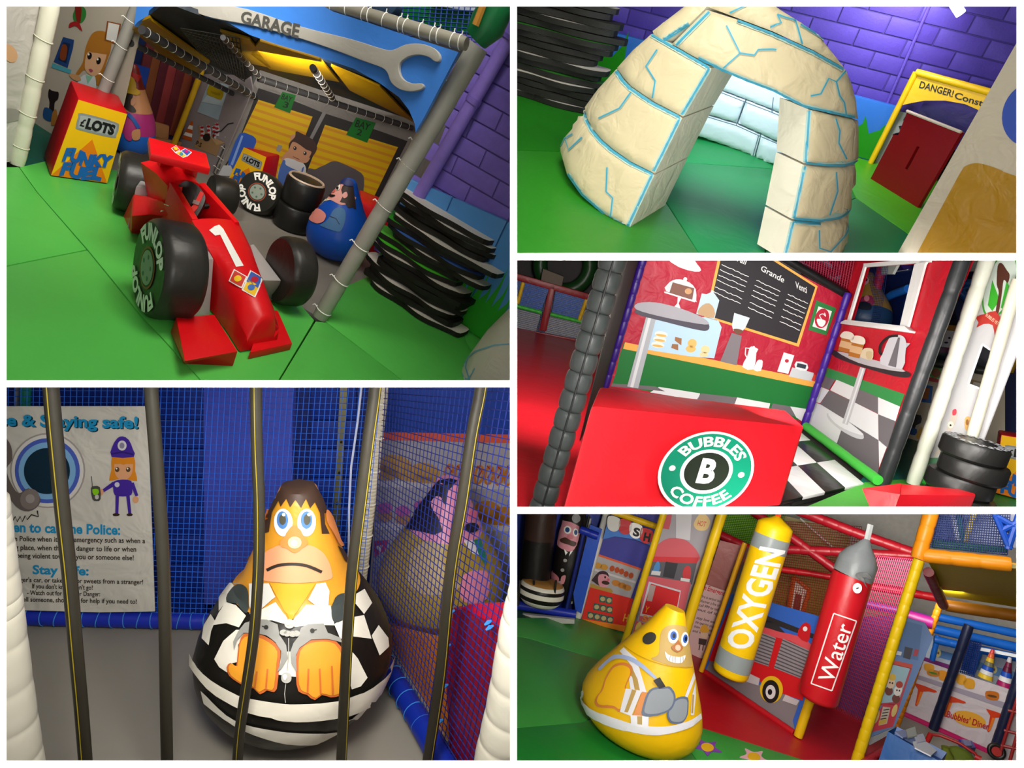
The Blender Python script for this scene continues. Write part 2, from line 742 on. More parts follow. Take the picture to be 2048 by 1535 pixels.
def wall_quad(mb, x0, y0, x1, y1):
    """a bar of the wall between pixel bounds, sides splayed with the view so that each opening widens inwards"""
    def c(px, py, d, k):
        w = wdir(px, py) * d
        return w + CAM
    f = [c(x0, y1, D0, 0), c(x1, y1, D0, 0), c(x1, y0, D0, 0), c(x0, y0, D0, 0)]
    e = 1.2
    b = [c(x0 + e, y1 - e, D0 + TH, 0), c(x1 - e, y1 - e, D0 + TH, 0), c(x1 - e, y0 + e, D0 + TH, 0), c(x0 + e, y0 + e, D0 + TH, 0)]
    mb.add(f + b, [(0, 1, 2, 3), (7, 6, 5, 4), (0, 4, 5, 1), (1, 5, 6, 2), (2, 6, 7, 3), (3, 7, 4, 0)], WH)


def world_single(name, mb, **k):
    me = mb.mesh(name, V((0, 0, 0)), 0, 0)
    o = bpy.data.objects.new(name, me)
    COL.objects.link(o)
    tag(o, **k)
    return o


o_ = 17500
mbw = MB()
for q in ((-o_, -o_, 2048 + o_, 13), (-o_, 1520, 2048 + o_, 1535 + o_), (-o_, 13, 13, 1520), (2033, 13, 2048 + o_, 1520),
          (1020, 13, 1034, 1520), (13, 760, 1020, 774), (1034, 506, 2033, 520), (1034, 1013, 2033, 1027)):
    wall_quad(mbw, *q)
for (xa, ya, xb, yb, dd) in ((1023, 13, 1031, 1520, 6.0), (13, 763, 1020, 771, 2.85), (1034, 509, 2033, 517, 3.3), (1034, 1016, 2033, 1024, 3.4)):
    # partition running back from each bar of the wall
    c_ = lambda px, py, d: wdir(px, py) * d + CAM
    mbw.hexa([c_(xa, yb, D0 + .01), c_(xb, yb, D0 + .01), c_(xb, yb, dd), c_(xa, yb, dd)], [c_(xa, ya, D0 + .01), c_(xb, ya, D0 + .01), c_(xb, ya, dd), c_(xa, ya, dd)], WH)
world_single('wall_front', mbw, label='white dividing wall with five openings onto the play areas', kind='structure')

# ------------------------------------------------------------------ the hall behind the wall: one dim grey shell round all five booths
HX, HZ0, HZ1, HY0, HY1 = 11.0, -8.0, 10.0, D0 + TH, 14.0
HM = mat('8d8a86', 'paint')


def hall(name, a, b):
    mb = MB()
    lo, hi = V(a), V(b)
    mb.hexa([V((lo.x, lo.y, lo.z)), V((hi.x, lo.y, lo.z)), V((hi.x, hi.y, lo.z)), V((lo.x, hi.y, lo.z))],
            [V((lo.x, lo.y, hi.z)), V((hi.x, lo.y, hi.z)), V((hi.x, hi.y, hi.z)), V((lo.x, hi.y, hi.z))], HM)
    world_single(name, mb, kind='structure')


hall('wall_back', (-HX, HY1, HZ0), (HX, HY1 + .2, HZ1))
hall('wall_left', (-HX - .2, HY0, HZ0), (-HX, HY1, HZ1))
hall('wall_right', (HX, HY0, HZ0), (HX + .2, HY1, HZ1))
hall('ceiling', (-HX, HY0, HZ1), (HX, HY1, HZ1 + .2))
hall('floor', (-HX, HY0, HZ0 - .2), (HX, HY1, HZ0))


# ================================================================== BOOTH 1: the garage
P = P1
GREEN, RED, BLACK = mat('45b83f', 'floor'), mat('e3141d', 'vinyl'), mat('1b1b19', 'vinyl')
WHT = mat('f3f3ec', 'print')


def floor_mats(P, name, polys, hexc, depth=.05, gap=.0035, base=None, names='floor_mat', fname='floor'):
    """a floor of separate padded mats, pixel outlines on the ground"""
    allp = [p for po in polys for p in po]
    gs = [P.g(*p) for p in allp]
    lo = V((min(g.x for g in gs), min(g.y for g in gs), 0))
    hi = V((max(g.x for g in gs), max(g.y for g in gs), 0))
    f = struct(P, fname, MB().hexa([V((lo.x, lo.y, -depth - .03)), V((hi.x, lo.y, -depth - .03)), V((hi.x, hi.y, -depth - .03)), V((lo.x, hi.y, -depth - .03))],
                                   [V((lo.x, lo.y, -depth)), V((hi.x, lo.y, -depth)), V((hi.x, hi.y, -depth)), V((lo.x, hi.y, -depth))], mat('204a1c', 'floor')), lo)
    for i, po in enumerate(polys):
        q = [P.g(*p) for p in po]
        c = sum(q, V((0, 0, 0))) / len(q)
        hx = hexc if isinstance(hexc, str) else hexc[i]
        child(P, f, lo, names, MB().prism([p + (c - p).normalized() * gap for p in q], V((0, 0, -depth)), mat(hx, 'floor')), bevel=.008, sm=30)
    return f


floor_mats(P, 'floor', [
    [(-120, 560), (13, 531), (175, 499), (277, 624), (404, 762), (470, 840), (-120, 840)],
    [(-120, 333), (38, 333), (74, 383), (175, 499), (13, 531), (-120, 560)],
    [(38, 333), (95, 320), (292, 348), (600, 606), (630, 640), (557, 762), (520, 840), (470, 840), (404, 762), (277, 624), (175, 499), (74, 383)],
    [(631, 641), (653, 644), (808, 762), (900, 840), (520, 840), (557, 762)],
    [(640, 632), (662, 585), (760, 540), (883, 616), (917, 649), (942, 701), (1000, 840), (900, 840), (808, 762), (653, 644)],
    [(883, 616), (1000, 688), (1060, 735), (1060, 840), (1000, 840), (942, 701), (917, 649)],
], '57c250')
gf = [P.g(*p, -.012) for p in ((80, 296), (640, 636), (900, 560), (700, 330), (420, 200), (150, 215))]
fl = struct(P, 'floor', MB().prism(gf, V((0, 0, -.04)), mat('8a857c', 'floor')), gf[0])
dk = [P.g(*p, -.006) for p in ((42, 330), (110, 330), (200, 320), (210, 250), (60, 225))]
struct(P, 'floor', MB().prism(dk, V((0, 0, -.04)), mat('0d4f40', 'floor')), dk[0])

# ---- right side wall: purple blockwork, pipe, padded wall mats painted with grass
wallR = P.wall((979, 683), (883, 623))
tR = V((0, 0, 1)).cross(wallR.n).normalized()
uE = (P.g(775, 551) - wallR.o).dot(tR)
block_wall(P, 'wall_right', wallR, min(uE, 0 if uE > 0 else uE) if uE < 0 else -2.6, 2.6 if uE < 0 else uE, 0, 3.2, '7a66c0', bw=.4, bh=.15, window=lambda a, b: a > 690)
pa, pb = P.on(1040, 55, wallR) + wallR.n * .07, P.on(835, 410, wallR) + wallR.n * .07
rp = P.px2m(pa, 15)
pipe = Thing(P, 'drain_pipe', 'purple painted drain pipe on the purple block wall beside the garage', 'pipe', pb)
pipe.part('pipe', MB().tube([pb, pa], rp, mat('8a74cf', 'paint', .35), 16))
pipe.part('coupling', MB().tube([pb.lerp(pa, .6), pb.lerp(pa, .63)], rp * 1.12, mat('7f6ac4', 'paint', .35), 16))
pipe.part('bracket', MB().tube([pb.lerp(pa, .93), pb.lerp(pa, .95)], rp * 1.25, mat('6a58ae', 'paint', .35), 16))
# padded wall mats
PADT = [(740, 322), (818, 355), (905, 393), (1015, 441), (1100, 480)]
PADB = [(660, 480), (745, 531), (823, 583), (979, 683), (1060, 735)]
padpl = Plane(wallR.o + wallR.n * .06, wallR.n, P)
for i in range(1, 4):
    q = [PADT[i], PADT[i + 1], PADB[i + 1], PADB[i]]
    q3 = [P.on(*c, padpl) for c in q]
    top_z = (q3[0].z + q3[1].z) / 2
    q3 = [V((p.x, p.y, 0 if k > 1 else p.z)) for k, p in enumerate(q3)]
    # rebuild bottoms under the tops
    q3[2] = V((q3[1].x, q3[1].y, 0)); q3[3] = V((q3[0].x, q3[0].y, 0))
    T = Thing(P, 'wall_pad', ['blue padded wall mat behind the garage post', 'sky blue padded wall mat above the foam pile',
                              'blue padded wall mat with painted grass blades beside the foam pile', 'blue padded wall mat at the corner of the white igloo'][i], 'wall pad', q3[3], 'wall pads with painted grass')
    c = sum(q3, V((0, 0, 0))) / 4
    T.part('pad', MB().prism([p + (c - p).normalized() * .006 for p in q3], -padpl.n * .055, mat('4f8fd0', 'vinyl')), bevel=.015)
    mb = MB()
    gz = .3
    lo, hi = q3[3], q3[2]
    top = []
    for k in range(13):
        u = k / 12
        h = gz + (.0 if k % 2 == 0 else .16 + .1 * ((k * 7 + i * 3) % 3))
        top.append(lo.lerp(hi, u) + V((0, 0, h)) + (hi - lo) * (.05 if k % 2 else 0))
    pts = [lo + V((0, 0, .01)), hi + V((0, 0, .01))] + top[::-1]
    o2 = padpl.n * .003
    tri = []
    # grass band plus one blade per odd point
    lo1, hi1 = lo + V((0, 0, gz)), hi + V((0, 0, gz))
    gm = mat('2ba226', 'vinyl')
    mb.add([p + o2 for p in (lo + (hi - lo) * .01 + V((0, 0, .01)), lo.lerp(hi, .99) + V((0, 0, .01)), lo.lerp(hi, .99) + V((0, 0, gz)), lo.lerp(hi, .01) + V((0, 0, gz)))], [(0, 1, 2, 3)], gm)
    for k in range(1, 12, 2):
        a, b_, t_ = lo1.lerp(hi1, .01 + (k - 1) / 12), lo1.lerp(hi1, min(.99, (k + 1) / 12)), top[k]
        mid = (a + t_) / 2 + (b_ - a) * .25
        mid2 = (b_ + t_) / 2 + (b_ - a) * .12
        mb.add([p + o2 for p in (a, b_, mid2, t_, mid)], [(0, 1, 2, 4), (4, 2, 3)], gm)
    T.part('painted_grass', mb, sm=0)

# ---- garage front: posts, top beam, blue fascia with a spanner
GR = 'a5a399'
Rb = P.g(640, 634)
Rt = P.up(Rb, 957, 92)
rr = P.px2m(Rb, 15.5)
padded_post(P, 'padded_post', 'grey padded post with white cord ties at the right of the garage front', Rb, Rt, rr, GR, 'grey garage posts',
            tie=[.03, .155, .295, .45, .60, .672, .775, .87, .965], pitch=.3, pinch=.05, r1=rr * 1.15)
Lb = P.g(150, 325)
Lt = P.up(Lb, 276, 8)
rl = P.px2m(Lb, 10.5)
padded_post(P, 'padded_post', 'grey padded post tied with white cord behind the large fuel pump', Lb, Lt, rl, '8f8d86', 'grey garage posts', tie=[.55, .75, .9], pitch=.3)
front = P.wall(Lb, Rb)
fpl = Plane(front.o + front.n * .03, front.n, P)
fas = Thing(P, 'garage_fascia', 'blue arched garage fascia with a grey spanner and GARAGE lettering', 'sign', P.on(560, 90, fpl))
arch = [(268, 52), (275, 44), (288, 36), (310, 29), (345, 26), (390, 30), (450, 42), (500, 70), (552, 88), (629, 111), (707, 137), (759, 166), (798, 194), (818, 220), (829, 246), (831, 264),
        (849, 233), (883, 168), (917, 104), (811, 70), (733, 44), (666, 23), (640, 8), (560, -40), (280, -40), (272, 20)]
fas.part('panel', MB().slab(P, fpl, arch, .03, mat('3f7fd6', 'vinyl')), sm=25)
sp = [(350, -20), (405, 2), (432, 10), (500, 20), (604, 54), (707, 80), (772, 100), (792, 101), (816, 91), (844, 89), (870, 97), (883, 111), (882, 124), (873, 124), (862, 116), (842, 111), (821, 115), (805, 127), (803, 145),
      (811, 160), (829, 168), (847, 168), (851, 175), (844, 181), (824, 184), (803, 179), (787, 166), (780, 148), (769, 137), (733, 124), (681, 104), (604, 78), (520, 55), (432, 38), (390, 24), (340, 5)]
fas.part('spanner', MB().prism([fpl.hit(P, x, y, .03) for x, y in smooth(sp, 3)], -fpl.n * .029, mat('a9a69d', 'vinyl')), bevel=.022, sm=60, seg=3, label='raised grey spanner')
spl = Plane(fpl.o + fpl.n * .03, fpl.n, P)
fas.part('lettering', MB().text(P, spl, 'GARAGE', (481, 44), (597, 76), (484, 22), mat('4a4945'), .002, .035, (601, 50)), label='dark GARAGE lettering')
ba, bb = P.on(560, -22, front), P.on(933, 88, front)
rb = P.px2m(bb, 14)
T = Thing(P, 'padded_beam', 'grey padded beam tied with white cord over the blue fascia', 'beam', bb)
T.part('sleeve', MB().pole(ba, bb, rb, mat('8f8b7e', 'vinyl'), .2, .08), sm=60)
ties(T, ba, bb, [.22, .3, .38, .47, .5, .58, .66, .69, .77, .83, .86, .93, .97], rb * 1.03, mat('f2f2ea', 'cloth'))
# upper deck seen over the beam
T = Thing(P, 'netted_deck', 'green padded upper deck edge behind blue netting over the garage beam', 'netting', P.on(850, 30, front.back(.3)))
dpl = front.back(.35)
T.part('pad', MB().slab(P, dpl, [(780, -30), (985, -30), (965, 75), (760, 30), (740, -30)], .06, mat('0f7a35', 'vinyl')), bevel=.02)
T.part('rail', MB().slab(P, front.back(.3), [(868, -30), (985, -30), (975, 30), (866, 10)], .03, mat('c9d3e6', 'vinyl')), bevel=.01)
npl = front.back(.2)
T.part('net', MB().net([P.on(690, 60, npl), P.on(965, 85, npl), P.on(985, -40, npl), P.on(690, -40, npl)], 26, 14, .004, mat('1d3f88', 'net')), sm=0)
T.part('bundle', MB().slab(P, front.back(.12), smooth([(722, 5), (790, 5), (785, 26), (760, 35), (735, 30)], 3), .08, mat('27405c', 'cloth')), bevel=.02)
cpl = front.back(-.05)
T = Thing(P, 'corner_sleeve', 'dark green padded corner sleeve knotted with cord on top of the garage post', 'pad', P.on(965, 80, cpl))
T.part('sleeve', MB().tube([P.on(x, y, cpl) for x, y in ((952, 78), (975, 50), (1000, 0), (1010, -30))], [P.px2m(Rt, k) for k in (24, 34, 30, 30)], mat('126b3a', 'vinyl'), 14), sm=60)
T.part('strap', MB().tube([P.on(967, 60, cpl) + cpl.n * .12, P.on(990, 0, cpl) + cpl.n * .12, P.on(997, -30, cpl) + cpl.n * .12], .02, mat('b07a2a', 'cloth'), 6))

# ---- left of the garage: pale wall, cream post, vet mural
Cb = P.g(33, 327)
Ct = P.up(Cb, 104, 0)
padded_post(P, 'padded_post', 'cream padded post at the edge of the vet mural', Cb, Ct, P.px2m(Cb, 14.5), 'd9d6c3', tie=[.12, .33, .55, .78], pitch=.3, pinch=.1, tie_hex='cfccb8')
lp = P.wall(P.g(-120, 335), Cb)
T = Thing(P, 'banner_panel', 'pale grey printed banner panel left of the cream post', 'banner', P.on(10, 320, lp))
T.part('sheet', MB().slab(P, lp, [(-120, -40), (104, -40), (92, 20), (28, 322), (-120, 345)], .01, mat('b5b0a9', 'crease')))
T.part('printed_spot', MB().poly(P, lp, ell(18, 106, 14, 20, -35), mat('c49a72'), .004).poly(P, lp, smooth([(-40, 228), (20, 216), (42, 226), (36, 240), (-40, 250)], 3), mat('8f8a85'), .004))
yb = P.g(74, 240)
yt = P.up(yb, 128, 4)
padded_post(P, 'padded_post', 'dark yellow padded post beside the vet mural', yb, yt, P.px2m(yb, 8), 'a58a14', tie=None, pitch=.25)
vet = P.wall((78, 250), (190, 322))
T = Thing(P, 'vet_mural', 'printed vet mural with a blonde vet, pet carrier and cats', 'mural', P.on(140, 280, vet))
T.part('sheet', MB().slab(P, vet, [(60, 246), (118, -30), (300, -30), (215, 345)], .01, mat('b3aa9a', 'print')))
m = MB()
sk, hr = mat('d3a57c'), mat('a96f25')
m.poly(P, vet, smooth([(183, 70), (196, 62), (212, 64), (223, 75), (222, 100), (212, 130), (205, 168), (190, 168), (186, 150), (170, 140), (158, 150), (152, 148), (166, 125), (172, 95)], 4), hr, .003)
m.poly(P, vet, smooth([(178, 104), (196, 100), (214, 106), (208, 130), (198, 148), (186, 152), (172, 140), (172, 118)], 4), sk, .005)
m.poly(P, vet, smooth([(180, 90), (198, 82), (216, 92), (215, 108), (196, 106), (180, 103)], 3), hr, .006)
T.part('printed_hair_and_face', m)
m = MB()
for cx, cy in ((181, 112), (199, 122)):
    m.poly(P, vet, ell(cx, cy, 4.6, 7, 10), mat('1c1512'), .007).poly(P, vet, ell(cx - 1.5, cy - 3, 1.6, 2.2), WHT, .008)
m.poly(P, vet, smooth([(179, 139), (184, 138), (188, 142), (183, 145)], 3), mat('a3455a'), .007)
T.part('printed_eyes_and_mouth', m)
T.part('printed_coat', MB().poly(P, vet, smooth([(168, 150), (184, 152), (192, 156), (190, 190), (160, 182), (155, 168)], 3), mat('c9cfd0'), .004)
       .poly(P, vet, [(173, 150), (187, 153), (177, 168)], mat('86bda0'), .006).poly(P, vet, smooth([(140, 148), (156, 150), (164, 160), (154, 162), (144, 156)], 3), mat('c79668'), .006))
T.part('printed_carrier', MB().poly(P, vet, [(127, 74), (149, 80), (147, 96), (136, 136), (108, 124)], mat('1d3f78'), .003).poly(P, vet, [(128, 84), (142, 88), (134, 126), (117, 119)], mat('15284a'), .005)
       .poly(P, vet, smooth([(126, 90), (136, 94), (132, 120), (121, 116)], 3), mat('7d3a18'), .006).poly(P, vet, [(106, 126), (144, 140), (142, 148), (104, 135)], mat('4c9fb0'), .004))
T.part('printed_badge', MB().poly(P, vet, ell(160, 30, 13, 18, 15), mat('2f7a35'), .003).poly(P, vet, smooth([(152, 8), (164, 10), (162, 45), (154, 40)], 3), mat('7d2015'), .005)
       .poly(P, vet, smooth([(142, 46), (158, 44), (166, 62), (162, 60), (152, 52), (140, 56)], 3), mat('a01f20'), .006))
T.part('printed_certificate', MB().poly(P, vet, [(215, 42), (243, 48), (236, 90), (209, 82)], mat('8a4a22'), .003).poly(P, vet, [(218, 45), (240, 50), (233, 85), (213, 79)], mat('dcdcd6'), .004))
T.part('printed_cat', MB().poly(P, vet, smooth([(99, 178), (104, 181), (112, 183), (118, 185), (117, 198), (110, 206), (108, 232), (98, 232), (100, 205), (97, 192)], 3), mat('1f1518'), .003)
       .poly(P, vet, smooth([(90, 215), (106, 222), (104, 242), (88, 236)], 3), mat('1c4e80'), .004).poly(P, vet, smooth([(106, 226), (114, 219), (116, 245), (104, 250)], 3), mat('a7702c'), .005))

# ---- garage back wall with the shutter mural
bw = P.wall((436, 350), (770, 470))
T = Thing(P, 'garage_mural', 'printed garage wall mural with yellow shutters, mechanic and grey car', 'mural', P.on(600, 400, bw))
T.part('sheet', MB().slab(P, bw, [(525, 128), (560, 128), (900, 235), (900, 260), (800, 480), (690, 470), (436, 352), (428, 345)], .012, mat('7c7874', 'crease')))
m = MB()
dkc, yl, yo = mat('2b2829'), mat('d0a800'), mat('c98a1d')
m.poly(P, bw, [(517, 176), (560, 190), (648, 226), (760, 262), (815, 282), (740, 430), (700, 460), (440, 345), (470, 300)], dkc, .002)
T.part('printed_frame', m)
s1 = [(517, 199), (625, 233), (596, 300), (560, 395), (500, 370), (455, 345)]
s2 = [(650, 249), (796, 293), (700, 455), (600, 410)]
for nm, a, b, c_, d in (('printed_shutter', (517, 199), (625, 233), (566, 390), (447, 345)), ('printed_shutter', (650, 249), (796, 294), (725, 440), (592, 400))):
    m = MB().poly(P, bw, [a, b, c_, d], yl, .004)
    for k in range(11):
        t0, t1 = (k + .25) / 11, (k + .6) / 11
        L0 = [(a[i] + (d[i] - a[i]) * t0) for i in (0, 1)]; L1 = [(a[i] + (d[i] - a[i]) * t1) for i in (0, 1)]
        R0 = [(b[i] + (c_[i] - b[i]) * t0) for i in (0, 1)]; R1 = [(b[i] + (c_[i] - b[i]) * t1) for i in (0, 1)]
        m.poly(P, bw, [L0, R0, R1, L1], yo, .005)
    T.part(nm, m)
T.part('printed_post', MB().poly(P, bw, [(646, 222), (653, 225), (624, 280), (618, 277)], mat('7d7b7c'), .006))
for (q, num, lt) in (([(565, 183), (592, 190), (580, 226), (548, 214)], '3', ((562, 197), (582, 204), (566, 187))), ([(712, 234), (751, 245), (734, 285), (692, 269)], '2', ((709, 252), (737, 261), (714, 239)))):
    T.part('printed_bay_sign', MB().poly(P, bw, q, mat('0a6a1e'), .007).text(P, bw, 'BAY', *lt, mat('101510'), .009, .01)
           .text(P, bw, num, (lt[0][0] + 3, lt[0][1] + 16), (lt[0][0] + 13, lt[0][1] + 19), (lt[0][0] + 7, lt[0][1] + 5), mat('101510'), .009, .01))
m = MB()
skn = mat('c08c6c')
m.poly(P, bw, smooth([(577, 350), (570, 330), (562, 318), (575, 302), (590, 305), (606, 335), (600, 370), (575, 360)], 2), skn, .006)
m.poly(P, bw, smooth([(568, 318), (578, 316), (606, 325), (612, 345), (600, 380), (560, 362), (556, 345), (562, 330)], 3), mat('c8c8cc'), .007)
m.poly(P, bw, smooth([(566, 320), (571, 322), (573, 330), (600, 342), (604, 336), (608, 334), (602, 358), (598, 380), (560, 365), (557, 345)], 3), mat('4a6cb4'), .009)
T.part('printed_overalls', m)
m = MB().poly(P, bw, smooth([(580, 285), (586, 268), (618, 282), (631, 290), (622, 312), (612, 325), (592, 320), (577, 305)], 3), skn, .010)
m.poly(P, bw, smooth([(578, 298), (579, 285), (590, 273), (592, 262), (603, 266), (625, 278), (634, 293), (628, 308), (618, 315), (623, 303), (612, 298), (597, 287), (585, 283)], 3), mat('43302c'), .012)
T.part('printed_head', m)
m = MB()
for cx, cy in ((590, 295.5), (610, 305.5)):
    m.poly(P, bw, ell(cx, cy, 3.2, 3.6), mat('241a1a'), .014).poly(P, bw, ell(cx - .8, cy - 1, 1.1, 1.1), WHT, .0155)
m.poly(P, bw, stroke([(586, 312), (592, 315), (599, 318)], 1.2), mat('6b4638'), .014)
T.part('printed_eyes_and_mouth', m)
T.part('printed_spanner', MB().poly(P, bw, [(556, 289), (565, 291), (560, 304), (552, 300)], mat('8c8c8c'), .008))
T.part('printed_car', MB().poly(P, bw, smooth([(648, 330), (665, 322), (682, 325), (722, 345), (728, 365), (724, 395), (716, 430), (660, 420), (612, 385), (612, 370), (620, 356), (614, 345), (618, 336), (630, 338), (638, 334)], 3), mat('575256'), .008)
       .poly(P, bw, smooth([(612, 372), (628, 370), (650, 395), (660, 420), (612, 392)], 3), mat('413e3c'), .010))
T.part('printed_barrel', MB().poly(P, bw, smooth([(480, 266), (498, 268), (512, 277), (508, 295), (478, 335), (456, 330), (464, 300)], 2), mat('2c56b4'), .008)
       .poly(P, bw, [(483, 270), (487, 271), (466, 330), (461, 328)], mat('7fa0dc'), .010))
T.part('printed_kerb', MB().poly(P, bw, [(447, 330), (462, 330), (470, 352), (436, 350)], mat('b3b6bb'), .0095))

# ---- side wall with the notice board, and the plank doorway
sw = P.wall((362, 292), (436, 350))
T = Thing(P, 'garage_mural', 'printed grey garage wall with notice, traffic cone and box of tools', 'mural', P.on(400, 300, sw))
T.part('sheet', MB().slab(P, sw, [(400, 148), (500, 150), (505, 178), (432, 350), (358, 288)], .012, mat('8f8688', 'print')))
T.part('printed_window', MB().poly(P, sw, [(420, 160), (459, 170), (437, 240), (395, 224)], mat('9fb4c4'), .003).poly(P, sw, [(437, 165), (459, 170), (446, 212), (404, 204)], mat('b9ccd4'), .005))
T.part('printed_notice', MB().poly(P, sw, smooth([(420, 170), (436, 176), (449, 182), (444, 200), (428, 194), (415, 188)], 2), mat('b39b12'), .007).poly(P, sw, stroke([(430, 176), (440, 163), (446, 182)], 1), mat('40342c'), .007)
       .text(P, sw, 'notice', (423, 186), (441, 192), (425, 180), mat('8a7a16'), .009, 0))
T.part('printed_cone', MB().poly(P, sw, [(383, 242), (387, 243), (384, 283), (364, 276)], mat('c4581c'), .004).poly(P, sw, [(380, 250), (387, 252), (386, 260), (376, 257)], WHT, .006).poly(P, sw, [(372, 264), (386, 268), (385, 275), (368, 270)], WHT, .006))
T.part('printed_box', MB().poly(P, sw, [(397, 250), (420, 270), (445, 282), (434, 312), (388, 294), (400, 272)], mat('a5825c'), .004).poly(P, sw, [(420, 272), (452, 286), (434, 290)], mat('b9976c'), .006).text(P, sw, 'P.S', (393, 289), (403, 295), (396, 281), mat('2a211c'), .008, .01))
m = MB()
for (x, y) in ((404, 252), (417, 250), (428, 252), (434, 246)):
    m.poly(P, sw, stroke([(x, y), (x + 3, y + 12), (x + 2, y + 26)], 7), mat('c8ccd2'), .006)
    for k in range(3):
        m.poly(P, sw, ell(x + 1.5, y + 3 + 8 * k, 3.6, 2.4), mat('b01f28'), .008)
m.poly(P, sw, stroke([(469, 246), (458, 248), (444, 262), (430, 266), (428, 276)], 2), mat('23242a'), .009)
m.poly(P, sw, stroke(ell(415, 275, 7, 7, 0, 10) + [(422, 275)], 1.6), mat('1d1c20'), .009)
T.part('printed_tools', m)
eb = P.g(433, 347)
et = P.up(eb, 512, 150)
padded_post(P, 'padded_post', 'dark grey corner post laced with white cord between the garage murals', eb, et, P.px2m(eb, 6.5), '4b4a48', tie=[.06, .16, .26, .36, .46, .56, .66, .76, .86], pitch=.12)
yb = P.g(345, 296)
yt = P.up(yb, 404, 140)
padded_post(P, 'padded_post', 'mustard padded post beside the plank doorway', yb, yt, P.px2m(yb, 5.5), 'b48c12', pitch=.2)
dw = P.wall((240, 275), (345, 287))
T = Thing(P, 'plank_doorway', 'brown and purple printed plank doorway beyond the garage', 'doorway', P.on(290, 285, dw))
T.part('frame', MB().slab(P, dw, [(245, 60), (420, 120), (350, 300), (225, 300)], .02, mat('15264e', 'vinyl')))
cols = ['5b1f24', '6e3a1c', '4a1420', '7a2a2c', '52181f', '6b2f1a', '431520']
for k in range(7):
    x0, x1 = 268 + k * 17, 268 + (k + 1) * 17 - 1
    T.part('plank', MB().slab(P, dw, [(x0 + 22, 84 + k * 6), (x1 + 22, 88 + k * 6), (x1 - 18, 278 - k), (x0 - 18, 272 - k)], .02, mat(cols[k], 'paint'), lift=.022), bevel=.006)
T.part('painted_door', MB().slab(P, dw, [(255, 120), (293, 132), (285, 165), (262, 250), (240, 248)], .02, mat('17398a', 'vinyl'), lift=.05), bevel=.01)
T.part('step', MB().slab(P, dw, [(280, 232), (330, 246), (328, 275), (278, 262)], .03, mat('a5734a', 'paint'), lift=.06), bevel=.008)
T.part('step', MB().slab(P, dw, [(276, 262), (350, 275), (342, 292), (272, 285)], .03, mat('8f6540', 'paint'), lift=.1), bevel=.008)
T.part('rail', MB().slab(P, dw, [(277, 275), (350, 283), (348, 290), (275, 284)], .03, mat('b37a14', 'vinyl'), lift=.14), bevel=.008)

# ---- ceiling of the garage: mustard panels between laced dark beams
cA, cB_ = P.on(420, 150, bw.back(.02)), P.on(830, 240, bw)
cF = P.on(500, 40, front)
cn = (cB_ - cA).cross(cF - cA).normalized()
ceil = Plane(cA, cn, P)
CM = mat('b58a08', 'vinyl')
ce = struct(P, 'ceiling', MB().slab(P, ceil, [(262, 60), (330, 5), (860, 200), (840, 245), (520, 140), (490, 160)], .03, mat('16202a', 'vinyl')), cA)
for q in ([(268, 40), (300, 28), (400, 150), (395, 145)], [(520, 75), (640, 112), (680, 158), (540, 132), (500, 100)], [(662, 125), (760, 166), (830, 240), (700, 175)], [(440, 55), (500, 72), (545, 130), (500, 120)]):
    child(P, ce, cA, 'ceiling_panel', MB().slab(P, ceil, q, .02, CM, lift=.025), bevel=.005)
child(P, ce, cA, 'ceiling_panel', MB().slab(P, ceil, [(262, 52), (300, 30), (420, 118), (395, 148), (330, 108)], .02, CM, lift=.027), bevel=.005)
child(P, ce, cA, 'net', MB().net([P.on(362, 40, ceil) + ceil.n * .05, P.on(480, 60, ceil) + ceil.n * .05, P.on(490, 150, ceil) + ceil.n * .05, P.on(400, 90, ceil) + ceil.n * .05], 16, 10, .004, mat('3a3a36', 'net')), sm=0)
for k, (a, b, wpx, lab) in enumerate((((285, 30), (512, 172), 11, 'dark laced beam crossing the garage ceiling'), ((262, 58), (500, 182), 8, 'dark laced beam over the plank doorway'),
                          ((518, 132), (826, 236), 9, 'dark laced beam along the top of the shutter mural'), ((628, 108), (668, 175), 10, 'short dark laced beam joining the garage ceiling'), ((448, 45), (522, 130), 8, 'dark laced beam beside the ceiling net'))):
    A, B = P.on(*a, ceil) + ceil.n * .09, P.on(*b, ceil) + ceil.n * .09
    T = Thing(P, 'laced_beam', lab, 'beam', A, 'laced garage ceiling beams')
    r_ = P.px2m(B, wpx * .62)
    T.part('sleeve', MB().pole(A, B, r_, mat('3a3a3c', 'vinyl'), .2, .04, 10), sm=60)
    nt_ = max(4, int((B - A).length / .09))
    mb = MB()
    for j in range(nt_):
        mb.ring(A.lerp(B, (j + .5) / nt_), B - A, r_ * 1.03, r_ * .06, mat('b9b7ae', 'cloth'), 12, 3)
    T.part('lacing', mb)

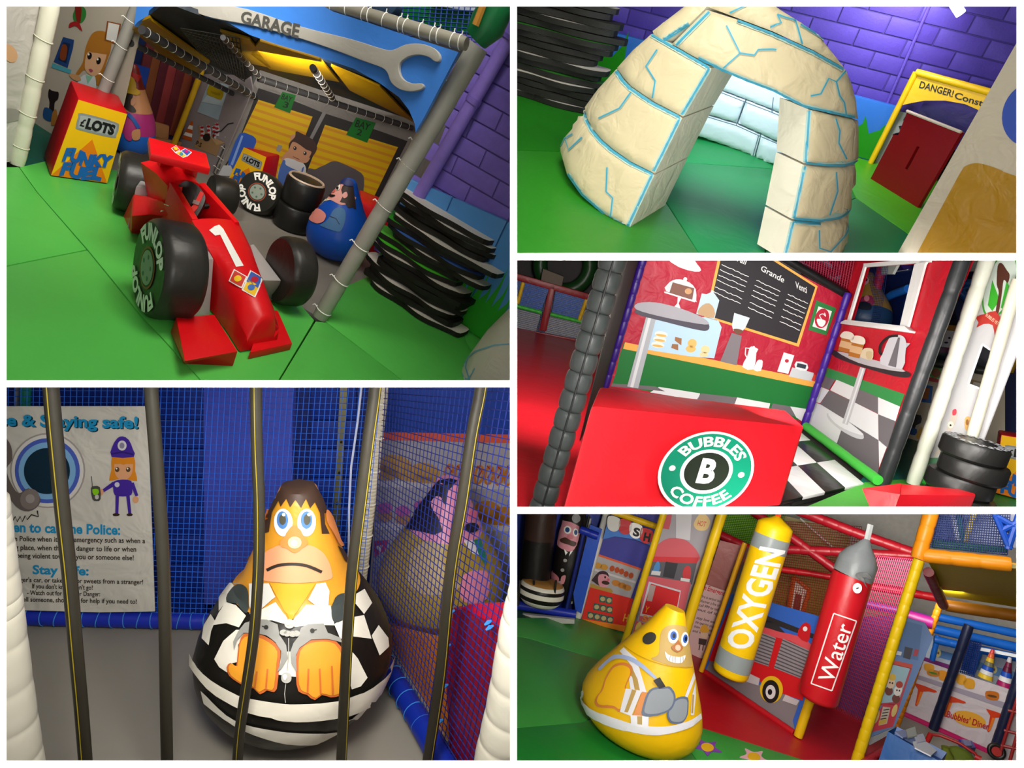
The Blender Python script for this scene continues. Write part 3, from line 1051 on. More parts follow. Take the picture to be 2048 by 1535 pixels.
# ---- fuel pumps
def fuel_pump(P, name, label, fb, ft, depth_vec, group, back=None):
    """fb: front bottom left/right pixels (ground), ft: front top left/right pixels"""
    bl, br = P.g(*fb[0]), P.g(*fb[1])
    pl = P.wall(fb[0], fb[1])
    pl = Plane(bl, ((br - bl).cross(P.on(*ft[0], P.facing(bl)) - bl)), P)
    tl, tr = P.on(*ft[0], pl), P.on(*ft[1], pl)
    T = Thing(P, name, label, 'fuel pump', (bl + br) / 2, group)
    dv = depth_vec
    T.part('body', MB().hexa([bl, br, br + dv, bl + dv], [tl, tr, tr + dv, tl + dv], mat('c9101c', 'vinyl')), bevel=.02, sm=40)
    e = .015
    face = [(fb[0]), (fb[1]), (ft[1]), (ft[0])]
    m = MB()
    def q(u, v):
        x = (fb[0][0] * (1 - u) + fb[1][0] * u) * (1 - v) + (ft[0][0] * (1 - u) + ft[1][0] * u) * v
        y = (fb[0][1] * (1 - u) + fb[1][1] * u) * (1 - v) + (ft[0][1] * (1 - u) + ft[1][1] * u) * v
        return x, y
    m.poly(P, pl, [q(.015, .015), q(.985, .015), q(.985, .985), q(.015, .985)], mat('f7bf10'), .003)
    T.part('front_panel', m, label='yellow front panel')
    T.part('triangle', MB().poly(P, pl, [q(.02, .018), q(.98, .018), q(.5, .55)], mat('f0820f'), .005), label='orange triangle')
    T.part('display', MB().poly(P, pl, smooth([q(.14, .66), q(.12, .78), q(.16, .84), q(.8, .84), q(.9, .8), q(.9, .68), q(.84, .63), q(.22, .63)], 3), mat('8b9191'), .005)
           .poly(P, pl, smooth([q(.18, .67), q(.16, .77), q(.2, .815), q(.78, .815), q(.86, .78), q(.86, .69), q(.8, .655), q(.25, .655)], 3), mat('a9aeae'), .0055)
           .text(P, pl, 'LOTS', None, None, None, mat('1b1d1d'), .008, .06, fn=lambda u, v: q(.3 + .54 * u, .675 + .12 * v))
           .text(P, pl, '£', None, None, None, mat('1b1d1d'), .008, .02, fn=lambda u, v: q(.19 + .09 * u, .685 + .09 * v)))
    m = MB()
    bl_ = mat('1c63b8')
    for s_, u0, u1, v0, v1 in (('FUNKY', .1, .96, .22, .37), ('FUEL', .14, .86, .04, .19)):
        m.text(P, pl, s_, None, None, None, bl_, .009, .07, fn=lambda u, v: q(u0 + (u1 - u0) * u, v0 + (v1 - v0) * v + .02 * math.sin(9 * u)))
    T.part('lettering', m, label='blue FUNKY FUEL lettering')
    return T


fuel_pump(P, 'fuel_pump', 'large yellow and red play fuel pump in front of the vet mural', ((99, 352), (215, 368)), ((156, 196), (256, 226)), V((-.13, .3, .02)), 'play fuel pumps')
fuel_pump(P, 'fuel_pump', 'smaller yellow and red play fuel pump beside the leaning tyre', ((456, 358), (512, 392)), ((488, 293), (534, 313)), V((.16, .26, .03)), 'play fuel pumps')

# ---- tyres
def tyre(P, name, label, c, axis, R, w, group, face=True, text_ang=(0, 180), cat='tyre', base=None, twist=0, uyv=None):
    """c: centre of the lettered face, axis points out of that face"""
    ax = axis.normalized()
    T = Thing(P, name, label, cat, base if base is not None else c - V((0, 0, R)), group)
    prof = [(-w, R * .55), (-w, R * .9), (-w + .02, R * .97), (-w + .05, R), (-.05, R), (-.02, R * .97), (0, R * .9), (0, R * .2)]
    T.part('tread', MB().lathe(c, ax, prof, mat('23231f', 'vinyl'), 40), sm=40)
    if face:
        wheel_face(T, c, ax, R, twist, uyv)
    return T


def wheel_face(T, c, ax, R, twist=0, uyv=None, parent=None):
    ux = V((0, 0, 1)).cross(ax).normalized() if uyv is None else uyv.cross(ax).normalized()
    uy = ax.cross(ux).normalized()
    if abs(twist) > 0:
        ca, sa = math.cos(math.radians(twist)), math.sin(math.radians(twist))
        ux, uy = ux * ca + uy * sa, uy * ca - ux * sa
    cc = c + ax * .004

    def disc(r, m, lift, r0=0):
        mb = MB()
        n = 32
        pts = [cc + ax * lift + (ux * math.cos(2 * PI * i / n) + uy * math.sin(2 * PI * i / n)) * r for i in range(n)]
        mb.add(pts, [tuple(range(n))], m)
        return mb
    d = disc(R * .42, mat('9a4a30'), .001)
    d2 = disc(R * .38, mat('26332a'), .002)
    d3 = disc(R * .345, mat('8f9a8d'), .003)
    mb = MB()
    for k in (d, d2, d3):
        mb.add(k.v, k.f, k.mats[0])
    for i in range(5):
        a = 2 * PI * i / 5 + .4
        p = cc + (ux * math.cos(a) + uy * math.sin(a)) * R * .22 + ax * .004
        n = 12
        mb.add([p + (ux * math.cos(2 * PI * j / n) + uy * math.sin(2 * PI * j / n)) * R * .05 for j in range(n)], [tuple(range(n))], mat('4f6a5c'))
    T.part('hub', mb, parent, label='grey printed hub with five bolts')
    mb = MB()
    for a0 in (150, 330):
        mb.text(T.P, None, 'FUNLOP', None, None, None, mat('f4f4ee'), 0, .05, fn3=arc_fn(cc + ax * .003, ux, uy, R * .56, R * .86, a0, a0 - 125))
    T.part('lettering', mb, parent, label='white FUNLOP lettering')


tb = P.g(582, 452)
T = Thing(P, 'tyre', 'plain black foam tyre at the bottom of the pair before the mural', 'tyre', tb, 'foam tyres in the garage')
up = V((0, 0, 1))
Rt_ = P.px2m(tb, 38)
T.part('tread', MB().lathe(tb, up, [(0, Rt_ * .6), (0, Rt_ * .93), (.02, Rt_), (.185, Rt_), (.2, Rt_ * .93), (.2, Rt_ * .5)], BLACK, 36), sm=40)
tb2 = tb + V((.01, .03, .205))
T = Thing(P, 'tyre', 'plain black foam tyre on top of the pair before the mural', 'tyre', tb2, 'foam tyres in the garage')
T.part('tread', MB().lathe(tb2, up, [(0, Rt_ * .6), (0, Rt_ * .93), (.02, Rt_ * .99), (.2, Rt_ * .99), (.22, Rt_ * .9), (.225, Rt_ * .5)], BLACK, 36), sm=40)
T.part('rim_band', MB().ring(tb2 + V((0, 0, .224)), up, Rt_ * .86, .012, mat('b09a86', 'vinyl'), 28, 5))
lb = P.g(520, 428)
lc = P.up(lb, 515, 384)
Rl = (lc - lb).length * .97
axl = (P.cam - lc)
axl.z = 0
axl = axl.normalized() + V((-.45, 0, .35))
tyre(P, 'tyre', 'black foam tyre with white FUNLOP lettering leaning on the tyre pair', lc, axl, Rl, .2, 'foam tyres in the garage', base=lb, twist=-25)

# ---- wobble figures
PEAR = [(0, .3), (.02, .55), (.06, .74), (.12, .88), (.2, .97), (.28, 1.0), (.36, .98), (.44, .92), (.52, .82), (.6, .7), (.68, .58), (.76, .47), (.84, .36), (.92, .26), (.97, .2), (1.0, .12)]


def pear(w):
    return [(a, b * w) for a, b in PEAR]


mb_ = P.g(668, 512)
mt = P.up(mb_, 702, 358)
wm = P.px2m(mb_, 62)
T = figure(P, 'wobble_figure', 'blue pear-shaped mechanic wobble figure beside the garage post', mb_ + V((0, 0, .0)), mt, pear(wm), '0e4bb0', 'wobble figures in the garage')
S = T.surf
T.part('face', MB().poly(P, S, smooth([(672, 373), (681, 366), (692, 372), (695, 385), (712, 395), (700, 405), (684, 410), (666, 402), (648, 392), (652, 384), (660, 381)], 3), mat('d99a92'), .004, 6)
       .poly(P, S, ell(666, 381, 6, 5), mat('d8645c'), .008, 4), label='pink face')
T.part('hair', MB().poly(P, S, smooth([(690, 368), (704, 366), (708, 390), (711, 418), (704, 414), (696, 416), (690, 406), (680, 404), (686, 392), (683, 380)], 2), mat('2a1812'), .006, 6), label='dark brown hair')
T.part('cap', MB().poly(P, S, smooth([(675, 360), (682, 358), (690, 358), (703, 361), (706, 371), (694, 372), (684, 367), (676, 365)], 3), mat('14245f'), .012, 6), label='navy cap')
m = MB().poly(P, S, ell(677, 375, 4.5, 6.5, 20), WHT, .009, 4).poly(P, S, ell(676.5, 376.5, 2.6, 4, 10), mat('101010'), .011, 3).poly(P, S, ell(669, 372.5, 2, 3.5, 20), mat('16161a'), .010, 3)
T.part('eyes', m)
T.part('mouth', MB().poly(P, S, smooth([(653, 385), (662, 389), (672, 391), (664, 395), (656, 391)], 3), mat('120c0c'), .009, 4).poly(P, S, smooth([(687, 387), (693, 384), (695, 392), (689, 397), (685, 392)], 3), mat('e09a94'), .010, 4))
T.part('collar', MB().poly(P, S, smooth([(643, 391), (654, 398), (664, 400), (648, 403), (635, 410)], 2), mat('d9d2bf'), .007, 5), label='cream collar')
T.part('hand', MB().poly(P, S, smooth([(620, 430), (628, 422), (636, 418), (646, 422), (653, 431), (648, 443), (636, 447), (623, 442), (619, 436)], 3), mat('d9897f'), .009, 5)
       .poly(P, S, smooth([(606, 420), (616, 410), (627, 404), (622, 414), (610, 421)], 3), mat('cf8c84'), .008, 5), label='pink hands')
T.part('sleeve', MB().poly(P, S, smooth([(641, 450), (652, 443), (660, 433), (666, 422), (676, 415), (688, 418), (691, 432), (688, 448), (680, 463), (664, 460), (650, 455)], 3), mat('3b6d9e'), .006, 6)
       .poly(P, S, stroke([(660, 433), (672, 437), (679, 449)], 1.6), mat('1e2f46'), .009, 4), label='faded blue sleeve')
rb_ = P.g(722, 485)
T = Thing(P, 'soft_block', 'red soft block behind the blue mechanic figure', 'soft block', rb_)
rz = P.px2m(rb_, 32)
T.part('block', MB().box(rb_, V((rz, 0, 0)), V((0, .2, 0)), V((0, 0, .42)), mat('c8131c', 'vinyl')), bevel=.02)
fb_ = P.g(262, 306)
ft_ = P.up(fb_, 268, 128)
T = figure(P, 'wobble_figure', 'builder wobble figure in a yellow hard hat behind the fuel pump', fb_, ft_, pear(P.px2m(fb_, 42)), '1f63c4', 'wobble figures in the garage', bands=[(.3, 'b0307a'), (.5, 'c88a5e'), (.78, '7a2018')])
S = T.surf
T.part('hard_hat', MB().poly(P, S, smooth([(234, 176), (240, 168), (256, 166), (270, 176), (278, 184), (272, 190), (252, 185)], 3), mat('d0a20e'), .02, 5).poly(P, S, smooth([(243, 170), (253, 152), (268, 158), (270, 180), (256, 180)], 3), mat('c79a10'), .024, 5), label='yellow hard hat')
T.part('hair', MB().poly(P, S, smooth([(233, 182), (250, 186), (266, 190), (262, 205), (272, 222), (262, 224), (246, 212), (235, 200)], 3), mat('2a1c14'), .014, 5).poly(P, S, ell(266, 204, 4, 8, 10), mat('c98a62'), .02, 4), label='dark hair')
T.part('hat_brim', MB().poly(P, S, [(243, 150), (262, 143), (281, 152), (274, 165), (262, 152), (246, 162)], mat('b01c18'), .012, 6), label='red hat panel')
T.part('strap', MB().poly(P, S, stroke(smooth([(256, 228), (266, 238), (277, 256)], 3, False), 7), mat('1b55ac'), .012, 5))
T.part('sleeve', MB().poly(P, S, smooth([(252, 244), (262, 240), (268, 258), (262, 280), (250, 272)], 3), mat('b03074'), .014, 5).poly(P, S, smooth([(264, 262), (278, 258), (278, 276), (266, 278)], 3), mat('c58a60'), .015, 5))

# ---- the racing car
ca_ = (P.g(584, 688) - P.g(368, 725)).normalized()
cl_ = P.g(225, 360, .3) - P.g(279, 525, .3)
cl_.z = 0
cl_.normalize()
CO = P.g(515, 695)


def C(X, Y, Z):
    return CO + ca_ * X + cl_ * Y + V((0, 0, Z))


car = Thing(P, 'racing_car', 'red soft-play racing car with number 1 and black foam wheels', 'play car', CO)
CR = mat('e01018', 'vinyl')


def loft(mb, secs, m):
    n = len(secs[0])
    vs_, fs = [], []
    for s_ in secs:
        vs_ += s_
    for i in range(len(secs) - 1):
        for j in range(n - 1):
            fs.append((i * n + j, i * n + j + 1, (i + 1) * n + j + 1, (i + 1) * n + j))
    fs.append(tuple(range(n))[::-1])
    fs.append(tuple(range((len(secs) - 1) * n, len(secs) * n)))
    mb.add(vs_, fs, m)


def sec(Y, bl, br, tl, tr, zt, z0=0.01, rnd=.06, skew=0):
    pts = [C(bl, Y, z0), C(bl * .5 + tl * .5, Y, (z0 + zt) * .5), C(tl - .0, Y, zt - rnd)]
    for k in range(1, 6):
        t = k / 6
        pts.append(C(tl + (tr - tl) * t, Y, zt - rnd + rnd * math.sin(PI * t) ** .55))
    pts += [C(tr, Y, zt - rnd), C(br * .5 + tr * .5, Y, (z0 + zt) * .5), C(br, Y, z0)]
    return pts


mb = MB()
loft(mb, [sec(-.02, -.13, .13, -.105, .09, .20, rnd=.13), sec(.0, -.14, .14, -.12, .10, .23, rnd=.13), sec(.2, -.16, .18, -.16, .09, .29, rnd=.09), sec(.42, -.2, .2, -.22, .05, .35, rnd=.06),
          sec(.62, -.26, .2, -.28, .03, .39, rnd=.04), sec(.84, -.30, .18, -.345, -.01, .43, rnd=.02)], CR)
car.part('nose', mb, sm=50)
car_s = Curved(mb)
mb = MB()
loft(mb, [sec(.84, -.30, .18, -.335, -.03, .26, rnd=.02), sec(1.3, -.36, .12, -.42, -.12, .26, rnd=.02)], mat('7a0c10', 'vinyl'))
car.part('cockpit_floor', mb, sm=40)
mb = MB()
loft(mb, [[C(-.345, .84, .02), C(-.345, .84, .42), C(-.30, .84, .42), C(-.29, .84, .02)], [C(-.44, 1.2, .02), C(-.44, 1.2, .5), C(-.39, 1.2, .5), C(-.38, 1.2, .02)]], CR)
car.part('cockpit_side', mb, bevel=.01, sm=40)
mb = MB()
loft(mb, [[C(.14, .8, .02), C(-.02, .8, .43), C(-.055, .8, .43), C(-.05, .8, .02)], [C(.05, 1.26, .02), C(-.19, 1.22, .51), C(-.235, 1.22, .5), C(-.22, 1.22, .02)]], CR)
car.part('cockpit_side', mb, bevel=.01, sm=40)
mb = MB()
loft(mb, [sec(1.2, -.36, .05, -.445, -.2, .52, rnd=.05), sec(1.34, -.38, .02, -.5, -.235, .54, rnd=.05), sec(1.55, -.38, -.02, -.56, -.24, .5, rnd=.03)], CR)
car.part('engine_cover', mb, sm=40)
mb = MB()
loft(mb, [[P.g(262, 466), P.g(262, 432, .2), P.g(300, 430, .24), P.g(382, 438, .38), P.g(345, 470)],
          [P.g(246, 430), P.g(267, 386, .26), P.g(290, 391, .3), P.g(318, 398, .36), P.g(300, 425)]], CR)
car.part('side_pod', mb, bevel=.02, sm=45)
pod_s = Curved(mb)
mb = MB()
loft(mb, [[C(.2, .95, .02), C(.12, .95, .2), C(.0, .95, .3), C(-.05, .95, .02)], [C(.2, 1.4, .02), C(.1, 1.4, .25), C(-.05, 1.4, .33), C(-.1, 1.4, .02)]], CR)
car.part('side_pod', mb, bevel=.02, sm=45)
# seat, belts, steering wheel
spl_ = Plane(C(-.3, 1.1, .45), (V((-.1, -.8, .75))), P)
seat = car.part('seat', MB().slab(P, spl_, smooth([(344, 373), (354, 369), (366, 362), (378, 361), (392, 368), (404, 380), (411, 394), (407, 410), (397, 428), (388, 436), (374, 418), (358, 395)], 3), .05, mat('16130f', 'vinyl')), bevel=.012, label='black padded seat')
for pts in ([(358, 374), (357, 388), (362, 398), (365, 384), (364, 374)], ):
    pass
car.part('seat_belt', MB().slab(P, spl_, [(353, 376), (365, 375), (361, 396), (355, 386)], .01, mat('ee3a34', 'vinyl'), lift=.012), seat)
bel = car.part('seat_belt', MB().slab(P, spl_, [(401, 383), (408, 388), (395, 418), (386, 427), (379, 420), (388, 409)], .01, mat('ee3a34', 'vinyl'), lift=.012), seat)
car.part('buckle', MB().slab(P, spl_, [(388, 402), (400, 406), (397, 413), (385, 409)], .01, mat('b9b4ae', 'metal'), lift=.022), seat)
swc = P.g(419, 436, .36)
car.part('steering_wheel', MB().ring(swc, V((-.2, -.5, .8)), .1, .018, BLACK, 20, 8))
# rear wing on two pillars
wz = .74
wq = [P.g(x, y, wz) for x, y in ((297, 273), (413, 306), (421, 336), (301, 306))]
wing = car.part('rear_wing', MB().prism(wq, V((0, 0, -.045)), CR), bevel=.01)
for a, b in (((333, 312), (330, 336)), ((379, 325), (377, 350))):
    p0 = P.g(*b, .48)
    p1 = V((p0.x, p0.y, wz - .04)) + (P.g(*a, wz - .04) - V((p0.x, p0.y, wz - .04))) * .6
    ax_ = ca_ * .05
    ay_ = cl_ * .05
    car.part('wing_pillar', MB().hexa([p0 - ax_ - ay_, p0 + ax_ - ay_, p0 + ax_ + ay_, p0 - ax_ + ay_], [p1 - ax_ - ay_, p1 + ax_ - ay_, p1 + ax_ + ay_, p1 - ax_ + ay_], CR), bevel=.012)
# front wing
for q, z in (([(352, 634), (429, 628), (476, 702), (369, 722)], .1),):
    t_ = [P.g(x, y, z) for x, y in q]
    b_ = [V((p.x, p.y, .0)) for p in t_]
    b_[0] = P.g(340, 664); b_[3] = P.g(367, 727)
    car.part('front_wing', MB().hexa([b_[3], b_[2], b_[1], b_[0]], [t_[3], t_[2], t_[1], t_[0]], CR), bevel=.008)
t_ = [P.g(x, y, .05) for x, y in ((530, 618), (556, 620), (585, 686), (500, 704))]
car.part('front_wing', MB().prism(t_, V((0, 0, -.05)), CR), bevel=.008)
# suspension blocks
GM = mat('a9a6a4', 'vinyl')
mb = MB().hexa([C(-.5, .40, .0), C(-.22, .40, .0), C(-.24, .66, .0), C(-.5, .66, .0)], [C(-.5, .46, .33), C(-.26, .50, .33), C(-.27, .68, .33), C(-.5, .66, .36)], GM)
car.part('suspension_block', mb, bevel=.01, label='grey suspension block')
sq = [P.g(x, y, .2) for x, y in ((500, 489), (508, 487), (563, 561), (522, 560))]
sb = [V((p.x, p.y, 0)) for p in sq]
sb[2] = P.g(549, 597); sb[3] = P.g(540, 605)
mb = MB().hexa(sb, sq, GM)
car.part('suspension_block', mb, bevel=.01, label='grey suspension block')
sq = [P.g(x, y, .3) for x, y in ((272, 372), (300, 376), (309, 361), (288, 350))]
mb = MB().hexa([V((p.x, p.y, 0)) for p in sq], sq, GM)
car.part('suspension_block', mb, bevel=.01, label='grey suspension block')


def wheel(cpx, tpx, w, ax, face=True, k=1.0):
    """cpx: ground contact of the outer face, tpx: its top (pixels)"""
    g0 = P.g(*cpx)
    R = P.up(g0, *tpx).z / 2 * k
    c = g0 + V((0, 0, R))
    prof = [(-w, R * .2), (-w, R * .9), (-w + .02, R * .975), (-w + .045, R), (-.045, R), (-.02, R * .975), (0, R * .9), (0, R * .2)]
    o = car.part('wheel', MB().lathe(c, ax, prof, mat('2a2824', 'vinyl'), 44), sm=35, label='black foam wheel')
    if face:
        wheel_face(car, c, ax, R, 0, parent=o)
    return o


wax = V((-.86, -.42, 0)).normalized()
wheel((276, 622), (296, 437), .22, wax)
wheel((585, 604), (585, 470), .17, -wax, False)
wheel((224, 413), (246, 300), .22, V((-.97, -.22, 0)).normalized())
wheel((458, 430), (458, 355), .18, V((.9, .35, 0)).normalized(), False)
# numbers and badges
one = [(420, 467), (428, 457), (437, 451), (446, 456), (486, 533), (473, 532), (440, 469), (434, 476), (430, 469)]
car.part('number', MB().poly(P, car_s, [(418, 461), (429, 453), (438, 450), (446, 458), (487, 532), (472, 534), (440, 470), (430, 472)], WHT, .004, 8), label='white number 1')
car.part('number', MB().poly(P, pod_s, [(331, 402), (334, 399), (341, 399), (330, 422), (322, 424), (333, 404)], WHT, .006, 6), label='small white number 1')
m = MB()
for (x, y, c1, c2) in ((476, 558, 'd23a2a', 'f2c818'), (508, 560, '3f62b8', 'c02038'), (502, 576, 'f2c21c', '3c6fc0')):
    u, w_ = (15.5, 9), (-6, 14)
    q = [(x - u[0] - w_[0], y - u[1] - w_[1]), (x + u[0] - w_[0], y + u[1] - w_[1]), (x + u[0] + w_[0], y + u[1] + w_[1]), (x - u[0] + w_[0], y - u[1] + w_[1])]
    q = [((a - x) * .85 + x, (b - y) * .85 + y) for a, b in q]
    m.poly(P, car_s, q, WHT, .004, 8)
    m.poly(P, car_s, [((a - x) * .84 + x, (b - y) * .84 + y) for a, b in q], mat(c1), .006, 8)
    m.poly(P, car_s, ell(x, y, 7, 6), mat(c2), .008, 5)
car.part('badge', m, label='three small coloured squares')
wpl = Plane(wq[0], V((0, 0, 1)), P)
m = MB()
for (q, c1, c2) in (([(342, 297), (352, 291), (360, 301), (350, 306)], 'd23a2a', 'f2c818'), ([(361, 302), (370, 297), (384, 305), (374, 314)], '3f62b8', 'c02078'), ([(350, 306), (360, 302), (374, 313), (366, 316)], 'f2c21c', '3c8fa0')):
    cx, cy = sum(a for a, b in q) / 4, sum(b for a, b in q) / 4
    m.poly(P, wpl, q, WHT, .002).poly(P, wpl, [((a - cx) * .8 + cx, (b - cy) * .8 + cy) for a, b in q], mat(c1), .004).poly(P, wpl, ell(cx, cy, 4, 3, 30), mat(c2), .006)
car.part('badge', m, label='three small coloured squares')

# ---- pile of foam puzzle slabs against the wall
FE = mat('17160f', 'cloth', .6)
slab_dir = (P.g(979, 683) - P.g(883, 623)).normalized()
slab_n = V((slab_dir.y, -slab_dir.x, 0))
if slab_n.dot(P.cam) < 0:
    slab_n = -slab_n
tops = ['e3ddd0', '4bbf2a', 'e3ddd0', '1b1a14', '3f68b8', 'e3ddd0', '57b83a', '1b1a14', 'd8d2c4', '2e9a26', '1b1a14', 'd8d2c4']
topn = {'e3ddd0': 'white', 'd8d2c4': 'white', '4bbf2a': 'bright green', '57b83a': 'bright green', '2e9a26': 'bright green', '1b1a14': 'black', '3f68b8': 'blue'}
pile0 = P.g(822, 606)
random.seed(11)
NS = 17
for i in range(NS):
    z = .004 + i * .046
    L = random.uniform(.40, .5)
    W = random.uniform(.15, .23)
    off = random.uniform(-.10, .10)
    # each slab: long board with rounded lobes
    pts = []
    k = 14
    for j in range(k + 1):
        u = -1 + 2 * j / k
        w_ = W * (1 - .5 * abs(u) ** 4) + .02 * math.sin(3.1 * u * 2 + i * 1.7)
        pts.append((u * L, w_))
    for j in range(k + 1):
        u = 1 - 2 * j / k
        pts.append((u * L, -W * .6 * (1 - .3 * abs(u) ** 3)))
    lean = .011 * i
    c0 = pile0 + slab_dir * (off - .02 * (i % 3)) - slab_n * lean + V((0, 0, z))
    q = [c0 + slab_dir * a + slab_n * b + V((0, 0, 0)) for a, b in smooth(pts, 2)]
    tc = tops[(i * 5 + 2) % len(tops)]
    if i >= NS - 2 or i == 2:
        tc = 'e3ddd0'
    T = Thing(P, 'foam_slab', '%s-topped black-edged foam puzzle slab in the pile against the grass wall pad' % topn[tc], 'foam slab', c0, 'foam puzzle slabs piled by the wall')
    T.part('slab', MB().prism([p + V((0, 0, .042)) for p in q], V((0, 0, -.04)), mat(tc, 'cloth', .6), FE), sm=30)

# ---- corner of an igloo in front
ib = P.g(905, 790)
ipl_o = P.g(1000, 700)
mb = MB()
ic = P.g(1075, 800)
prof = [(0, .62), (.05, .62), (.3, .58), (.55, .5)]
T = Thing(P, 'igloo_wall', 'corner of a cream padded igloo block at the green wall pad', 'igloo', ic)
mb.lathe(ic, V((0, 0, 1)), prof, mat('cfcabb', 'crease'), 48)
T.part('block', mb, sm=50)
S = Curved(mb)
T.part('painted_crack', MB().poly(P, S, stroke([(903, 760), (925, 725), (950, 703), (990, 690), (1020, 688)], 3), mat('7db4cc'), .004, 8).poly(P, S, stroke([(935, 712), (932, 735), (945, 775)], 3), mat('6aa6c4'), .004, 8))


# ================================================================== BOOTH 2: the igloo
P = P2
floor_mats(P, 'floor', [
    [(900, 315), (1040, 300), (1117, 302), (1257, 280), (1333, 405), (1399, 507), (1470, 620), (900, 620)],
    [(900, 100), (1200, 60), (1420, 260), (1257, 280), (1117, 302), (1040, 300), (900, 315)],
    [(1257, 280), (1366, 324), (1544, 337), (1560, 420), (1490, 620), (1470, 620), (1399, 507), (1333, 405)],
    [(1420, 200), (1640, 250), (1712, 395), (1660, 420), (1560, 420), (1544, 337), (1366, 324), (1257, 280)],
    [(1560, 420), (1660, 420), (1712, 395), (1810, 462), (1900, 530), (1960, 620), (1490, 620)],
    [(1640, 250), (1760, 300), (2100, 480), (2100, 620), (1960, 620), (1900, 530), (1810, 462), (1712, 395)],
], ['267f19', '1a6c12', '1c8f4c', '1c8f4c', '1c8f4c', '4aa818'])  # left-hand mats darker: a vignette put into their colours
# back wall and painted pads
bwl = P.wall((1195, 170), (1741, 322))
tB = V((0, 0, 1)).cross(bwl.n).normalized()
if tB.x < 0:
    tB = -tB
ub = (P.g(1741, 322) - bwl.o).dot(V((0, 0, 1)).cross(bwl.n).normalized())
block_wall(P, 'wall_back', Plane(bwl.o - bwl.n * .1, bwl.n, P), -4.5, 4.8, .3, 4.2, '4a3899', bw=.42, bh=.145)
pz = P.on(1794, 213, bwl).z
padp = Plane(bwl.o, bwl.n, P)
u0 = (P.g(1741, 322) - bwl.o).dot(tB) + .02
k = 0
names = ['sky blue wall pad with tall painted grass behind the foam pile', 'sky blue wall pad with painted grass left of the igloo', 'sky blue wall pad behind the igloo', 'blue wall pad with painted grass at the back of the igloo',
         'blue wall pad with short painted grass beside the danger sign']
for i in range(5):
    a = u0 - (5 - i) * 1.02
    b = a + 1.02
    A, B = bwl.o + tB * a, bwl.o + tB * b
    A.z = B.z = 0
    T = Thing(P, 'wall_pad', names[i], 'wall pad', A, 'igloo wall pads')
    g_ = .004
    T.part('pad', MB().prism([A + tB * g_, B - tB * g_, B - tB * g_ + V((0, 0, pz)), A + tB * g_ + V((0, 0, pz))], -bwl.n * .08, mat('2f6fc4', 'vinyl')), bevel=.015)
    mb = MB()
    gm = mat('1f8a14', 'vinyl')
    gz = pz * (.45 if i > 2 else .55)
    o2 = bwl.n * .003
    lo1, hi1 = A + tB * .01 + V((0, 0, gz)), B - tB * .01 + V((0, 0, gz))
    mb.add([p + o2 for p in (A + tB * .01 + V((0, 0, .01)), B - tB * .01 + V((0, 0, .01)), hi1, lo1)], [(0, 1, 2, 3)], gm)
    random.seed(30 + i)
    nb = 7
    for j in range(nb):
        a_, b_ = lo1.lerp(hi1, j / nb), lo1.lerp(hi1, (j + 1) / nb)
        h = random.uniform(.08, .2) if i > 2 else random.uniform(.15, .4)
        t_ = lo1.lerp(hi1, (j + .5 + random.uniform(-.3, .5)) / nb) + V((0, 0, h))
        m1 = a_.lerp(t_, .5) + (b_ - a_) * .22
        m2 = b_.lerp(t_, .5) + (b_ - a_) * .02
        mb.add([p + o2 for p in (a_, b_, m2, t_, m1)], [(0, 1, 2, 4), (4, 2, 3)], gm)
    T.part('painted_grass', mb, sm=0)

# ---- the igloo
IC = V((-.29, 4.83, 0))
PR = [(0, 1.06), (.17, 1.0), (.34, .94), (.5, .885), (.67, .82), (.8, .765), (.94, .70), (1.08, .615), (1.2, .53), (1.3, .43), (1.38, .33)]


def ell_lathe(rx_add, ry_front, ry_back, n=72, half=None):
    mb = MB()
    vs_, fs = [], []
    idx = list(range(n)) if half is None else list(range(n + 1))
    for z, r in PR:
        for j in idx:
            a = 2 * PI * j / n if half is None else PI * j / n
            c, s_ = math.cos(a), math.sin(a)
            rr_ = r + rx_add
            vs_.append(IC + V((rr_ * c, (rr_ * ry_back if s_ > 0 else rr_ * ry_front) * s_, z)))
    w = len(idx)
    for i in range(len(PR) - 1):
        for j in range(w if half is None else w - 1):
            fs.append((i * w + j, i * w + (j + 1) % w, (i + 1) * w + (j + 1) % w, (i + 1) * w + j))
    return mb.add(vs_, fs, WH)


outer = Curved(ell_lathe(0, 1, 1.5))
inner = Curved(ell_lathe(-.02, 1, 1.42, half=True))


def pt_seg(p, a, b):
    dx, dy = b[0] - a[0], b[1] - a[1]
    l2 = dx * dx + dy * dy or 1
    t = max(0, min(1, ((p[0] - a[0]) * dx + (p[1] - a[1]) * dy) / l2))
    return math.hypot(p[0] - a[0] - dx * t, p[1] - a[1] - dy * t)


